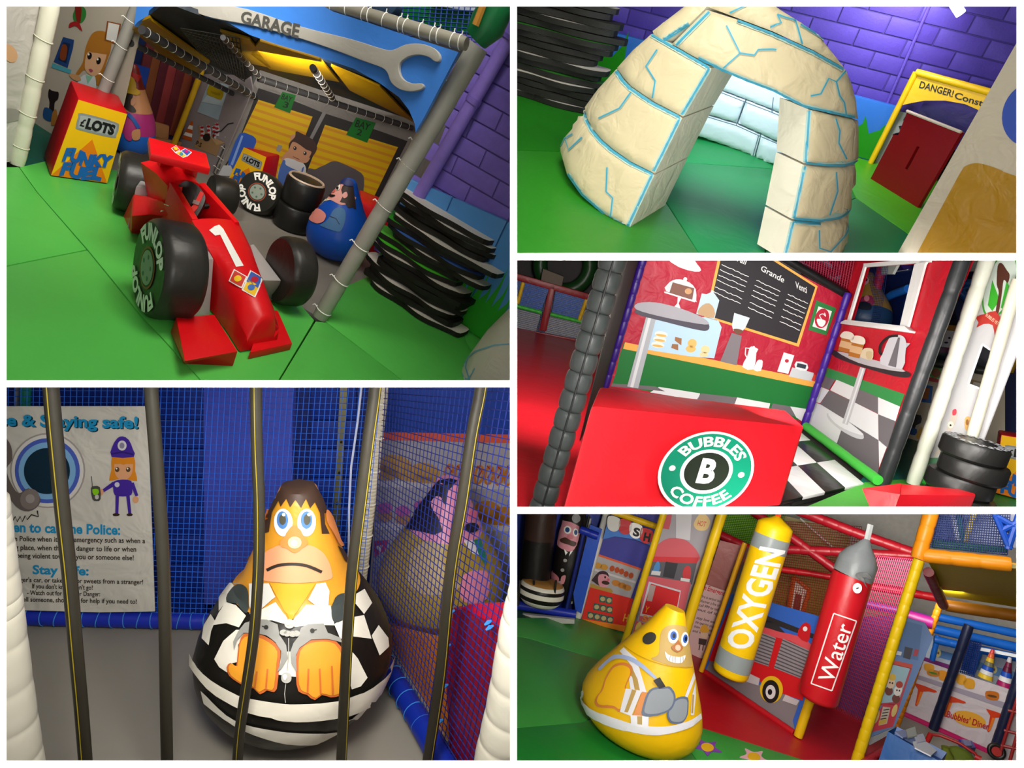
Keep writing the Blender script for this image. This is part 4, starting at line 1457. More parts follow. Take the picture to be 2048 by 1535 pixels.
def patch(P, surf, pts, vec, m, puff=.02, step=9, m_side=None, edge=12):
    """padded block: pixel outline on a curved surface, extruded by vec (vector, or None = towards the igloo axis)"""
    q = []
    for a, b in zip(pts, pts[1:] + pts[:1]):
        k = max(1, int(math.hypot(b[0] - a[0], b[1] - a[1]) / step))
        q += [(a[0] + (b[0] - a[0]) * i / k, a[1] + (b[1] - a[1]) * i / k) for i in range(k)]
    n = len(q)
    vv = [V(p) for p in q]
    x0, x1 = min(p[0] for p in q), max(p[0] for p in q)
    y0, y1 = min(p[1] for p in q), max(p[1] for p in q)
    y = y0 + step / 2
    while y < y1:
        x = x0 + step / 2
        while x < x1:
            vv.append(V((x, y)))
            x += step
        y += step
    rv, re, rf, *_ = geometry.delaunay_2d_cdt(vv, [], [list(range(n))], 1, 1e-4)
    fr = []
    for p in rv:
        d = min(pt_seg(p, a, b) for a, b in zip(pts, pts[1:] + pts[:1]))
        fr.append(surf.hit(P, p[0], p[1], puff * min(1, d / edge) ** .5))
    mb = MB()
    mb.add(fr, [tuple(f) for f in rf], m)
    # outline vertices come first and in order
    ring = fr[:n]

    def dv(p):
        if vec is not None:
            return vec
        d = IC - p
        d.z = 0
        return d.normalized() * .22
    bk = [p + dv(p) for p in ring]
    mb.add(ring + bk, [(i, (i + 1) % n, (i + 1) % n + n, i + n) for i in range(n)], m_side or m)
    c = sum(bk, V((0, 0, 0))) / n
    mb.add(bk + [c], [(i, (i + 1) % n, n) for i in range(n)], m_side or m)
    return mb


igl = Thing(P, 'igloo', 'cream padded play igloo painted with blue cracks around an open doorway', 'igloo', IC)
ICE = mat('c8bd9a', 'crease')
ICEJ = mat('dcd9c8', 'crease')
vl = P.g(1327, 418) - P.g(1257, 462)
vr = P.g(1517, 482) - P.g(1567, 512)
BLK = {
    'L1': ([(1118, 292), (1134, 258), (1167, 220), (1172, 238), (1182, 258), (1201, 281), (1224, 301), (1260, 326), (1309, 350), (1257, 461), (1210, 432), (1164, 392), (1134, 349)], vl),
    'L2': ([(1168, 216), (1196, 178), (1232, 139), (1244, 158), (1260, 175), (1306, 206), (1365, 236), (1310, 347), (1262, 323), (1226, 298), (1203, 278), (1185, 256), (1174, 236)], vl),
    'L3': ([(1234, 136), (1266, 100), (1303, 68), (1322, 79), (1343, 91), (1423, 137), (1366, 233), (1308, 203), (1262, 172), (1246, 154)], vl),
    'U1': ([(1305, 62), (1336, 38), (1369, 13), (1400, -12), (1425, -2), (1408, 20), (1378, 48), (1326, 82), (1310, 74)], None),
    'LT': ([(1344, 88), (1412, 20), (1470, 38), (1544, 66), (1628, 104), (1691, 139), (1704, 170), (1711, 200), (1716, 238), (1660, 226), (1611, 215), (1545, 181), (1490, 160), (1440, 139), (1390, 114)], None),
    'TOP1': ([(1416, 14), (1440, -20), (1500, -40), (1545, 10), (1600, 44), (1640, 74), (1688, 135), (1628, 101), (1546, 63), (1472, 35)], None),
    'R3': ([(1616, 218), (1660, 229), (1716, 241), (1719, 282), (1718, 324), (1690, 331), (1650, 331), (1608, 326)], vr),
    'R2': ([(1607, 330), (1650, 335), (1690, 335), (1718, 328), (1714, 380), (1706, 421), (1680, 436), (1640, 443), (1584, 438)], vr),
    'R1': ([(1583, 442), (1640, 447), (1682, 439), (1706, 425), (1700, 470), (1690, 512), (1684, 540), (1560, 540), (1568, 508)], vr),
}
BLUE, BLUE2 = mat('3d97b4', 'print'), mat('9fc3bd', 'print')
EDGES = {'L1': [(8, 9), (9, 12), (2, 8)], 'L2': [(6, 7), (2, 6)], 'L3': [(5, 6), (2, 5)], 'U1': [(6, 7)], 'LT': [(0, 1), (8, 14), (2, 5)], 'TOP1': [], 'R3': [(4, 7), (7, 8)], 'R2': [(7, 9), (5, 8)], 'R1': [(0, 1), (8, 9)]}
CRACK = {'L1': [[(1215, 335), (1213, 383), (1226, 396), (1222, 432)], [(1146, 268), (1131, 277), (1138, 300), (1165, 275)], [(1131, 277), (1119, 288)]],
         'L2': [[(1198, 237), (1240, 217), (1262, 186)]],
         'L3': [[(1315, 100), (1293, 133), (1311, 162), (1306, 196)]],
         'LT': [[(1453, 52), (1480, 107), (1447, 136)], [(1480, 107), (1508, 111), (1516, 100), (1544, 99), (1552, 100)], [(1620, 192), (1640, 188), (1656, 157), (1671, 164), (1690, 142)], [(1671, 164), (1678, 192), (1687, 205), (1692, 234)]],
         'TOP1': [[(1460, 26), (1500, 8), (1540, 10)], [(1540, 54), (1562, 46), (1554, 30)], [(1554, 30), (1590, 42), (1606, 94)], [(1600, 50), (1648, 79)]],
         'R3': [[(1670, 238), (1678, 262), (1676, 286), (1692, 318)]],
         'R2': [[(1671, 344), (1674, 382), (1658, 430)]],
         'R1': [[(1637, 460), (1638, 496), (1660, 503), (1690, 470)], [(1690, 470), (1700, 445)]]}
for nm, (pts, vec) in BLK.items():
    mb = patch(P, outer, pts, vec, ICE, m_side=ICEJ)
    o = igl.part('ice_block', mb, sm=60)
    S = Curved(mb)
    N = len(pts)
    lines = []
    for a, b in EDGES[nm]:
        cx = sum(p[0] for p in pts) / N
        cy = sum(p[1] for p in pts) / N
        seg_ = [pts[i % N] for i in range(a, b + 1)]
        lines.append(([(x + (cx - x) * .045, y + (cy - y) * .045) for x, y in seg_], 9, 4))
    for cr in CRACK.get(nm, []):
        lines.append((cr, 5, 2.6))
    m = MB()
    for ln, w1, w2 in lines:
        m.poly(P, S, stroke(ln, w1), BLUE2, .004, 7)
        m.poly(P, S, stroke(ln, w2), BLUE, .006, 7)
    igl.part('painted_crack', m, o, sm=0, label='airbrushed blue crack lines')
# far inner wall, blocks seen through the doorway
INW = mat('e2ebf6', 'vinyl')
INN = [[(1380, 150), (1445, 120), (1560, 140), (1600, 240), (1545, 218), (1446, 180), (1420, 172)],
       [(1400, 222), (1418, 175), (1446, 183), (1491, 200), (1474, 245), (1414, 227)],
       [(1493, 200), (1545, 221), (1600, 243), (1600, 300), (1545, 277), (1522, 266), (1476, 246)],
       [(1380, 265), (1400, 225), (1414, 230), (1474, 248), (1521, 269), (1509, 312), (1440, 286), (1396, 271)],
       [(1523, 269), (1545, 280), (1600, 304), (1600, 350), (1545, 331), (1511, 313)]]
for q in INN:
    mb = patch(P, inner, q, V((0, .2, 0)), INW, puff=.03, step=8, edge=5)
    igl.part('ice_block', mb, sm=60, label='bright white inner block')
m = MB()
for ln in ([(1430, 176), (1446, 181), (1545, 219), (1590, 238)], [(1402, 224), (1414, 228), (1475, 246), (1522, 267), (1575, 290)], [(1491, 199), (1475, 246)], [(1522, 267), (1509, 312)], [(1552, 190), (1549, 220)]):
    m.poly(P, inner, stroke(ln, 1.8), mat('6a7888'), .034, 8)
igl.part('inner_seam', m, sm=0, label='seams between the inner blocks')
# ---- yellow danger doorway and red blocks
dpl = P.wall((1741, 326), (1850, 380))
yb = P.g(1741, 326)
# plane through post foot, its top and the far top end
fr_ = P.facing(yb)
T = Thing(P, 'danger_frame', 'yellow padded doorway frame reading DANGER! Const', 'doorway', yb)
p0, p1 = yb, P.on(1832, 143, fr_)
dn = Plane(p0, fr_.n + V((-.25, 0, 0)), P)
p1, p2 = P.on(1832, 144, dn), P.on(1990, 187, dn)
YL = mat('f0c010', 'vinyl')
T.part('post', MB().pole(p0, p1, P.px2m(p0, 5.5), YL, .25, .05), sm=60)
T.part('beam', MB().pole(p1, p2, P.px2m(p1, 6.5), YL, .25, .05), sm=60)
T.part('fascia', MB().slab(P, dn, [(1832, 148), (1990, 192), (1985, 232), (1966, 224), (1930, 208), (1890, 201), (1850, 201), (1822, 206), (1805, 210), (1812, 195)], .02, mat('eab90c', 'vinyl')), sm=25)
T.part('lettering', MB().text(P, dn, 'DANGER!', (1838, 175), (1905, 194), (1842, 162), mat('1f2020'), .004, .02).text(P, dn, 'Construction', (1908, 196), (2030, 232), (1912, 184), mat('1f2020'), .004, .02), label='black DANGER! Const lettering')
pp = dn.back(.25)
T = Thing(P, 'dark_panel', 'dark purple panel behind the yellow danger fascia', 'panel', P.on(1860, 250, pp))
T.part('sheet', MB().slab(P, pp, [(1800, 190), (1990, 190), (1960, 300), (1790, 300)], .02, mat('33236e', 'vinyl')))
gp = P.wall((1741, 357), (1835, 415))
gp = Plane(P.g(1741, 357), (P.g(1835, 415) - P.g(1741, 357)).cross(P.up(P.g(1741, 357), 1806, 235) - P.g(1741, 357)), P)
T = Thing(P, 'soft_block', 'tall dark red soft block with a slot under the danger sign', 'soft block', P.g(1790, 388))
hole = [(1834, 292), (1839, 294), (1815, 340), (1810, 337)]
RD = mat('7c070d', 'vinyl')
mb = MB()
# front face with the slot left open: four quads round it
out_ = [(1741, 357), (1787, 269), (1796, 270), (1815, 222), (1923, 264), (1835, 415)]
f3 = lambda q, d: gp.hit(P, q[0], q[1], -d)
ring_ = [[(1741, 357), (1787, 269), hole[0], hole[3]], [(1787, 269), (1796, 270), (1815, 222), (1923, 264), hole[1], hole[0]], [(1923, 264), (1835, 415), hole[2], hole[1]], [(1835, 415), (1741, 357), hole[3], hole[2]]]
for r_ in ring_:
    for d in (0, .03):
        mb.poly(P, gp.back(d), r_, RD, 0)
for lst in (out_, hole):
    for a, b in zip(lst, lst[1:] + lst[:1]):
        mb.add([gp.hit(P, *a, 0), gp.hit(P, *b, 0), gp.hit(P, *b, 0) - gp.n * .03, gp.hit(P, *a, 0) - gp.n * .03], [(0, 1, 2, 3)], RD)
T.part('block', mb, sm=25)
T.part('piping', MB().tube([gp.hit(P, *q, .005) for q in ((1815, 222), (1923, 264))], .012, mat('c9b7a4', 'vinyl'), 6))
T = Thing(P, 'serrated_strip', 'grey serrated foam strip beside the yellow frame post', 'foam strip', P.on(1770, 300, dn))
mb = MB()
mb.slab(P, dn.back(.1), [(1748, 328), (1796, 222), (1815, 226), (1806, 240), (1811, 250), (1797, 252), (1800, 264), (1785, 268), (1786, 280), (1760, 330)], .05, mat('8a8a84', 'vinyl'))
T.part('strip', mb, sm=25)

# ---- pale printed panel at the right
wb = P.g(1797, 505)
wpn = P.facing(wb).n
wp = Plane(wb, wpn + V((-.35, 0, 0)), P)
T = Thing(P, 'printed_panel', 'cream printed play panel with a mustard arch and blue circle', 'panel', wb)
T.part('sheet', MB().slab(P, wp, [(1760, 568), (2090, -15), (2200, -15), (2200, 568)], .03, mat('aaa491', 'crease')))
T.part('printed_arch', MB().poly(P, wp, [(1834, 507), (1800, 568)] + [(2200, 568), (2200, 400), (2033, 352)] + smooth([(2010, 344), (1993, 336), (1957, 326), (1933, 331), (1923, 342), (1905, 374)], 4, False), mat('94700a', 'crease'), .004), label='mustard arch shape')
T.part('printed_circle', MB().poly(P, wp, ell(2063, 228, 57, 66, 25, 36), mat('1c3f98'), .004), label='blue circle')

# ---- pile of foam slabs against the left wall pads
pd = tB
pn = bwl.n
pile = P.g(1085, 196)
random.seed(5)
for i in range(17):
    z = .003 + i * .052
    L = random.uniform(.46, .6)
    W = random.uniform(.13, .2)
    off = random.uniform(-.10, .08)
    pts = []
    for j in range(11):
        u = -1 + 2 * j / 10
        pts.append((u * L, W * (1 - .6 * abs(u) ** 4) + .02 * math.sin(5.5 * u + i * 1.7)))
    for j in range(11):
        u = 1 - 2 * j / 10
        pts.append((u * L, -W * .6 * (1 - .3 * abs(u) ** 3)))
    c0 = pile + pd * off + V((0, 0, z)) - pn * .006 * i
    q = [c0 + pd * a + pn * b for a, b in smooth(pts, 2)]
    tc = ['2b2a24', 'bfb9ab', '1d1c17', '2a7a1c', 'c9c3b4', '23221c'][(i * 5 + 1) % 6]
    if i == 5 or i == 16: tc = 'c9c3b4'
    nmc = {'2b2a24': 'black', '1d1c17': 'black', '23221c': 'black', 'bfb9ab': 'white', 'c9c3b4': 'white', '2a7a1c': 'green'}[tc]
    T = Thing(P, 'foam_slab', '%s-topped dark foam slab in the pile left of the whole igloo' % nmc, 'foam slab', c0, 'foam slabs piled left of the igloo')
    T.part('slab', MB().prism([p + V((0, 0, .046)) for p in q], V((0, 0, -.044)), mat(tc, 'cloth', .6), FE), sm=30)

# ---- strip lamp high on the wall
la = P.on(1888, -25, Plane(bwl.o + bwl.n * .5, bwl.n, P))
lb2 = P.on(1922, 28, Plane(bwl.o + bwl.n * .5, bwl.n, P))
T = Thing(P, 'strip_lamp', 'glowing white strip lamp above the purple wall', 'lamp', lb2)
em = bpy.data.materials.new('lamp_tube')
em.use_nodes = True
nt = em.node_tree
nt.nodes.remove(nt.nodes['Principled BSDF'])
e_ = nt.nodes.new('ShaderNodeEmission')
e_.inputs['Strength'].default_value = 9
e_.inputs['Color'].default_value = (1, .97, .95, 1)
nt.links.new(e_.outputs[0], nt.nodes['Material Output'].inputs[0])
rl_ = P.px2m(lb2, 9)
T.part('tube', MB().tube([la, lb2], rl_, em, 12))
T.part('housing', MB().tube([la + V((0, .05, .1)), lb2 + V((0, .05, .1))], rl_ * .9, mat('d8d4cc', 'paint'), 8))
T.part('bracket', MB().tube([lb2.lerp(la, .2) + V((0, .05, .1)), lb2.lerp(la, .2) + V((0, .5, .12))], .02, mat('8a8a8a', 'paint'), 6))
cw = Plane(bwl.o - bwl.n * .06, bwl.n, P)
T = Thing(P, 'wall_joint', 'thin purple tube standing in for the vertical joint of the purple block wall', 'conduit', P.on(1775, 208, cw))
T.part('conduit', MB().tube([P.on(1772, 212, cw), P.on(1872, -20, cw)], .014, mat('5a48a8', 'paint', .3), 8))  # tube added to draw the wall's vertical joint line


# ================================================================== BOOTH 3: the coffee shop
P = P3


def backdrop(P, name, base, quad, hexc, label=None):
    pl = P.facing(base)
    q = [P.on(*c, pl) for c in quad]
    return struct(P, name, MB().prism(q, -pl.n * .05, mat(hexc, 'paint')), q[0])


def hsurf(P, base, lean=0):
    pl = P.facing(base)
    return pl


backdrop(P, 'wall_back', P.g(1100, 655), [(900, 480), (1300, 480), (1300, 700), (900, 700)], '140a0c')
backdrop(P, 'wall_back', P.g(1900, 845), [(1560, 480), (2200, 480), (2200, 960), (1560, 900)], '142a66')
# floors
q = [V((x, y, -.09)) for x, y in ((-5, 3), (5, 3), (5, 12), (-5, 12))]
struct(P, 'floor', MB().prism(q, V((0, 0, -.05)), mat('4a4844', 'floor')), q[0])  # added slab under the booth, stops light leaking to the one below
q = [P.g(*p, -.01) for p in ((900, 1100), (1200, 1100), (1290, 700), (1190, 655), (900, 610))]
struct(P, 'floor', MB().prism(q, V((0, 0, -.05)), mat('c01a26', 'floor', .3)), q[0])
q = [P.g(*p, -.012) for p in ((1500, 1060), (2200, 1060), (2200, 985), (1950, 930), (1880, 955), (1770, 960), (1730, 964))]
struct(P, 'floor', MB().prism(q, V((0, 0, -.05)), mat('4cae3c', 'floor')), q[0])
q = [P.g(*p, -.016) for p in ((1700, 990), (1860, 985), (2060, 930), (2060, 870), (1850, 850), (1780, 880))]
struct(P, 'floor', MB().prism(q, V((0, 0, -.05)), mat('0c6a5c', 'floor')), q[0])
# checker floor tiles
t1, t2, t8 = P.g(1619, 904), P.g(1674, 955), P.g(1663, 902)
e1 = (t2 - t1)
e2 = P.g(1588, 935) - t1
wl = (P.g(1757, 958) - P.g(1611, 847)).normalized()
e1 = wl * .62
e2 = V((-wl.y, wl.x, 0)) * .30
if e2.x > 0:
    e2 = -e2
e2 = (P.g(1562, 1003) - P.g(1728, 966)).normalized() * .36
o = P.g(1728, 966)
fb = struct(P, 'floor', MB().prism([o + V((0, 0, -.03)), o + e2 * 3.4 + V((0, 0, -.03)), o + e2 * 3.4 - e1 * 4 + V((0, 0, -.03)), o - e1 * 4 + V((0, 0, -.03))], V((0, 0, -.03)), mat('222222', 'floor')), o)
for i in range(4):
    for j in range(5):
        a = o + e2 * i - e1 * j
        q = [a, a + e2, a + e2 - e1, a - e1]
        c = sum(q, V((0, 0, 0))) / 4
        child(P, fb, o, 'floor_tile', MB().prism([p + (c - p) * .008 for p in q], V((0, 0, -.028)), mat('e9e9ea' if (i + j) % 2 == 0 else '161618', 'floor', .25)), bevel=.004, sm=30)

# ---- menu mural
mw = P.wall((1227, 772), (1611, 846))
T = Thing(P, 'menu_mural', 'red printed coffee shop mural with blackboard menu and cake counter', 'mural', P.on(1420, 800, mw))
T.part('sheet', MB().slab(P, mw, [(1212, 772), (1300, 480), (1470, 480), (1560, 528), (1696, 598), (1612, 850)], .015, mat('b01c36', 'crease')), sm=25)
T.part('printed_counter', MB().poly(P, mw, [(1238, 714), (1248, 684), (1628, 763), (1632, 770), (1612, 842), (1224, 768), (1232, 745)], mat('15702f'), .003)
       .poly(P, mw, [(1250, 684), (1632, 760), (1629, 774), (1246, 697)], mat('f0a94c'), .005), label='green counter with orange top')
m = MB()
for k, q in enumerate(([(1224, 766), (1310, 772), (1330, 782), (1222, 772)], [(1318, 773), (1400, 786), (1395, 800), (1300, 784)], [(1402, 786), (1474, 794), (1468, 808), (1392, 800)], [(1474, 794), (1540, 806), (1536, 822), (1468, 809)], [(1545, 806), (1580, 812), (1590, 832), (1540, 822)], [(1580, 812), (1618, 818), (1612, 848), (1592, 834)])):
    m.poly(P, mw, q, mat('6f686c' if k % 2 == 0 else 'dcdcde'), .006)
T.part('printed_floor', m)
board = [(1446, 470), (1540, 512), (1634, 573), (1596, 691), (1414, 636), (1420, 590)]
T.part('blackboard', MB().poly(P, mw, [(1448, 460), (1538, 510), (1635, 572), (1597, 693), (1408, 633), (1413, 620)], mat('f0ab50'), .006).poly(P, mw, [(1454, 460), (1530, 511), (1630, 574), (1593, 686), (1416, 631), (1420, 612)], mat('26242a'), .008), label='framed blackboard menu')
m = MB()
chalk = mat('e2e2e2')
m.text(P, mw, 'Grande', (1520, 540), (1566, 565), (1524, 530), chalk, .010, .012)
m.text(P, mw, 'Venti', (1590, 575), (1613, 586), (1590, 562), chalk, .010, .012)
m.text(P, mw, 'Tall', (1470, 520), (1490, 529), (1474, 510), chalk, .010, .012)
T.part('menu_headings', m, label='chalk words Tall, Grande and Venti')
m = MB()
random.seed(3)
for (x0, y0, dx, dy) in ((1443, 529, 54, 24), (1512, 560, 48, 22), (1575, 588, 40, 18)):
    for k in range(6):
        yy = y0 + k * 10 + (4 if k > 3 else 0)
        xx = x0 - k * 3.3
        pts = [(xx + dx * t / 14, yy + dy * t / 14 + random.uniform(-1, 1)) for t in range(15)]
        m.poly(P, mw, stroke(pts, 1.3), chalk, .010)
T.part('menu_lines', m, label='wavy chalk lines')
T.part('printed_grinder', MB().poly(P, mw, [(1463, 665), (1483, 671), (1473, 730), (1440, 722)], mat('7d767c'), .008).poly(P, mw, [(1468, 625), (1499, 635), (1490, 655), (1482, 664), (1466, 661), (1463, 650)], mat('c9d6de'), .010)
       .poly(P, mw, smooth([(1466, 658), (1476, 657), (1486, 662), (1474, 668)], 3), mat('6d4a3a'), .012))
T.part('printed_coffee_pot', MB().poly(P, mw, smooth([(1499, 694), (1507, 693), (1516, 698), (1512, 705), (1507, 738), (1484, 733), (1494, 712)], 2), mat('eeeef0'), .008)
       .poly(P, mw, stroke([(1498, 696), (1491, 695), (1490, 708), (1493, 714)], 2.2), mat('eeeef0'), .008).poly(P, mw, ell(1507, 693, 2, 2), mat('eeeef0'), .009))
T.part('printed_milk_jug', MB().poly(P, mw, smooth([(1514, 721), (1520, 719), (1525, 722), (1521, 741), (1507, 739)], 2), mat('eeeef0'), .008))
T.part('printed_card', MB().poly(P, mw, [(1567, 704), (1588, 710), (1576, 747), (1554, 742)], mat('e8e6e6'), .008).poly(P, mw, ell(1573, 721, 4, 3.5), mat('b92a40'), .010))
T.part('printed_till', MB().poly(P, mw, [(1584, 734), (1627, 745), (1624, 762), (1577, 752)], mat('c6cace'), .008).poly(P, mw, smooth([(1592, 722), (1614, 727), (1612, 741), (1590, 736)], 2), mat('dfe3e6'), .010).poly(P, mw, [(1594, 725), (1612, 729), (1610, 737), (1592, 733)], mat('2c3b44'), .012).poly(P, mw, [(1627, 748), (1631, 749), (1629, 762), (1622, 760)], mat('d83a2a'), .009))
T.part('printed_poster', MB().poly(P, mw, [(1632, 600), (1672, 616), (1652, 670), (1616, 659)], mat('2c7a3e'), .008).poly(P, mw, [(1636, 612), (1663, 622), (1651, 661), (1624, 652)], mat('e6e4e2'), .010)
       .poly(P, mw, ell(1643, 636, 14, 20, 15), mat('b8203a'), .012).poly(P, mw, smooth([(1633, 637), (1650, 641), (1645, 652), (1636, 650)], 3), mat('f0eeec'), .014)
       .poly(P, mw, stroke(smooth([(1642, 638), (1638, 630), (1645, 627), (1650, 632), (1648, 625)], 3, False), 1.6), mat('f0eeec'), .014), label='green framed steaming cup poster')
gl, gl2 = mat('c3d9e6'), mat('a9cbe2')
m = MB().poly(P, mw, smooth([(1276, 696), (1294, 630), (1420, 634), (1436, 640), (1443, 654), (1428, 716), (1380, 712)], 1), mat('b4d4ea'), .006)
T.part('printed_cabinet', m, label='pale blue cake cabinet')
m = MB()
for (x, y) in ((1322, 668), (1319, 678), (1315, 689)):
    m.poly(P, mw, ell(x, y, 13, 6, 8), mat('efe9dc'), .010)
    m.poly(P, mw, ell(x, y + 2, 11, 2.5, 8), mat('d9b060'), .011)
for q in ([(1350, 673), (1363, 676), (1362, 690), (1349, 680)], [(1344, 687), (1356, 688), (1356, 700), (1342, 695)]):
    m.poly(P, mw, q, mat('9a6a45'), .010)
for (x, y, w, h) in ((1384, 686, 9, 9), (1381, 697, 10, 7), (1410, 698, 9, 8), (1407, 708, 9, 5)):
    m.poly(P, mw, ell(x, y, w, h), mat('e2b668' if x < 1400 else 'eccf9a'), .010)
T.part('printed_pastries', m)
m = MB().poly(P, mw, smooth([(1332, 582), (1334, 569), (1345, 560), (1360, 558), (1378, 564), (1391, 578), (1392, 600), (1388, 602)], 2), mat('cdd6dc'), .008)
m.poly(P, mw, [(1345, 564), (1388, 576), (1384, 599), (1338, 586)], mat('7b5346'), .010).poly(P, mw, ell(1376, 582, 7, 6), mat('c79a6c'), .012)
m.poly(P, mw, [(1328, 582), (1390, 601), (1389, 604), (1328, 585)], mat('e6eaee'), .012).poly(P, mw, smooth([(1355, 594), (1362, 596), (1357, 606), (1362, 622), (1345, 618), (1354, 606)], 2), mat('d9dfe4'), .010).poly(P, mw, ell(1370, 558, 4, 4), mat('d9dfe4'), .010)
T.part('printed_cake_stand', m)
T.part('printed_cookie_jar', MB().poly(P, mw, [(1403, 586), (1412, 588), (1425, 582), (1438, 600), (1437, 604), (1428, 638), (1392, 627)], mat('bcd3df'), .011).poly(P, mw, smooth([(1394, 624), (1404, 610), (1418, 606), (1428, 618), (1427, 635), (1405, 631)], 2), mat('b99a74'), .013).poly(P, mw, ell(1424, 583, 3, 3), mat('cfe0ea'), .012))
T.part('printed_saucer', MB().poly(P, mw, smooth([(1334, 515), (1380, 515), (1394, 528), (1402, 540), (1390, 543), (1358, 534)], 2), mat('e6e4e4'), .008))
T.part('printed_table', MB().poly(P, mw, [(1292, 632), (1312, 634), (1276, 776), (1254, 772)], mat('aab0b6'), .012).poly(P, mw, [(1296, 634), (1302, 635), (1266, 774), (1260, 773)], mat('d6dade'), .013)
       .poly(P, mw, smooth([(1270, 620), (1300, 607), (1350, 614), (1400, 632), (1417, 648), (1414, 660), (1390, 658), (1330, 643), (1280, 630)], 3), mat('4a4754'), .014)
       .poly(P, mw, smooth([(1274, 606), (1310, 604), (1360, 616), (1404, 634), (1416, 648), (1380, 644), (1320, 632), (1272, 618)], 3), mat('a5a5ad'), .016), label='round grey printed table')

# ---- right mural with window, table, kettle, cups
rw = P.wall((1611, 847), (1757, 958))
T = Thing(P, 'table_mural', 'red printed mural with window, round table, kettle and checked floor', 'mural', P.on(1690, 900, rw))
win = [(1736, 533), (1832, 527), (1806, 651), (1704, 641)]
mb = MB()
outp = [(1611, 850), (1700, 480), (1960, 480), (1757, 962)]
RM = mat('be1628', 'crease')
for q in ([outp[0], outp[1], win[0], win[3]], [outp[1], outp[2], win[1], win[0]], [outp[2], outp[3], win[2], win[1]], [outp[3], outp[0], win[3], win[2]]):
    mb.poly(P, rw, q, RM, 0)
    mb.poly(P, rw, q, RM, -.02)
T.part('sheet', mb, sm=0)
gq = [(1655, 735), (1808, 790), (1797, 814), (1650, 755)]
m = MB().poly(P, rw, [(1652, 734), (1810, 788), (1800, 815), (1646, 750)], mat('2c8a46'), .003)
T.part('printed_skirting', m, label='green printed band')
m = MB()
mg, mw_ = mat('6d676c'), mat('e0e0e3')
FT = [((1643, 750), (1671, 759), (1659, 779), (1634, 770), 0), ((1674, 759), (1710, 774), (1700, 799), (1661, 780), 1), ((1710, 774), (1757, 794), (1757, 827), (1701, 800), 0), ((1757, 794), (1801, 813), (1792, 842), (1757, 828), 1),
      ((1634, 770), (1659, 780), (1641, 806), (1623, 802), 1), ((1659, 780), (1701, 800), (1690, 838), (1641, 808), 0), ((1701, 800), (1757, 828), (1758, 880), (1690, 840), 1), ((1757, 828), (1792, 842), (1776, 895), (1759, 882), 0),
      ((1623, 802), (1641, 808), (1690, 838), (1675, 890), (1612, 850), 1), ((1690, 838), (1758, 880), (1758, 958), (1674, 888), 0), ((1758, 880), (1775, 893), (1772, 900), (1759, 935), 1)]
for f_ in FT:
    m.poly(P, rw, f_[:-1], mw_ if f_[-1] else mg, .004)
T.part('printed_floor', m, label='grey and white checked floor print')
m = MB().poly(P, rw, [(1722, 734), (1733, 737), (1697, 850), (1686, 846)], mat('c4c4c9'), .008).poly(P, rw, [(1727, 736), (1730, 737), (1694, 848), (1691, 847)], mat('e6e6ea'), .009)
m.poly(P, rw, smooth([(1656, 826), (1672, 832), (1700, 846), (1726, 866), (1727, 878), (1708, 874), (1680, 858), (1658, 838)], 3), mat('c9c9ce'), .007).poly(P, rw, smooth([(1658, 826), (1690, 838), (1722, 862), (1727, 870), (1700, 862), (1672, 846)], 3), mat('e4e4e8'), .0075)
m.poly(P, rw, smooth([(1664, 702), (1676, 702), (1720, 720), (1790, 738), (1820, 744), (1820, 754), (1790, 752), (1720, 732), (1672, 714)], 3), mat('28262a'), .010)
m.poly(P, rw, smooth([(1676, 703), (1720, 712), (1780, 728), (1814, 743), (1780, 740), (1720, 726)], 3), mat('b9b6ba'), .012)
T.part('printed_table', m, label='round printed table with dark rim')
m = MB()
for (dx, dy, s) in ((0, 0, 1), (21, 9, 1.06)):
    def cp(a, b):
        return (1690 + dx + a * s, 672 + dy + b * s)
    m.poly(P, rw, [cp(-4, 2), cp(20, 6), cp(10, 34), cp(-11, 29)], mat('b8742a'), .016)
    m.poly(P, rw, [cp(-5, 9), cp(17, 14), cp(13, 27), cp(-9, 21)], mat('e0b98a'), .017)
    m.poly(P, rw, smooth([cp(-6, -2), cp(2, -9), cp(16, -7), cp(22, 0), cp(19, 8), cp(6, 6), cp(-5, 3)], 3), mat('efe6d6'), .018)
T.part('printed_cups', m, label='two printed takeaway cups')
T.part('printed_cream_pots', MB().poly(P, rw, smooth([(1722, 712), (1728, 700), (1736, 696), (1748, 698), (1750, 708), (1747, 720), (1734, 718)], 2), mat('dfcfae'), .016).poly(P, rw, smooth([(1736, 704), (1748, 704), (1746, 719), (1737, 717)], 2), mat('cdb990'), .018))
m = MB().poly(P, rw, smooth([(1782, 676), (1796, 670), (1810, 673), (1816, 685), (1814, 710), (1808, 738), (1764, 728), (1770, 704)], 2), mat('c9c9cf'), .016)
m.poly(P, rw, [(1800, 675), (1804, 676), (1796, 735), (1780, 731)], mat('6d6a70'), .018).poly(P, rw, [(1816, 686), (1824, 687), (1815, 697)], mat('b9b9bf'), .015)
m.poly(P, rw, stroke(smooth([(1800, 672), (1782, 674), (1766, 688), (1763, 704), (1768, 710)], 3, False), 5), mat('1d1c1e'), .019)
T.part('printed_kettle', m, label='printed steel kettle')
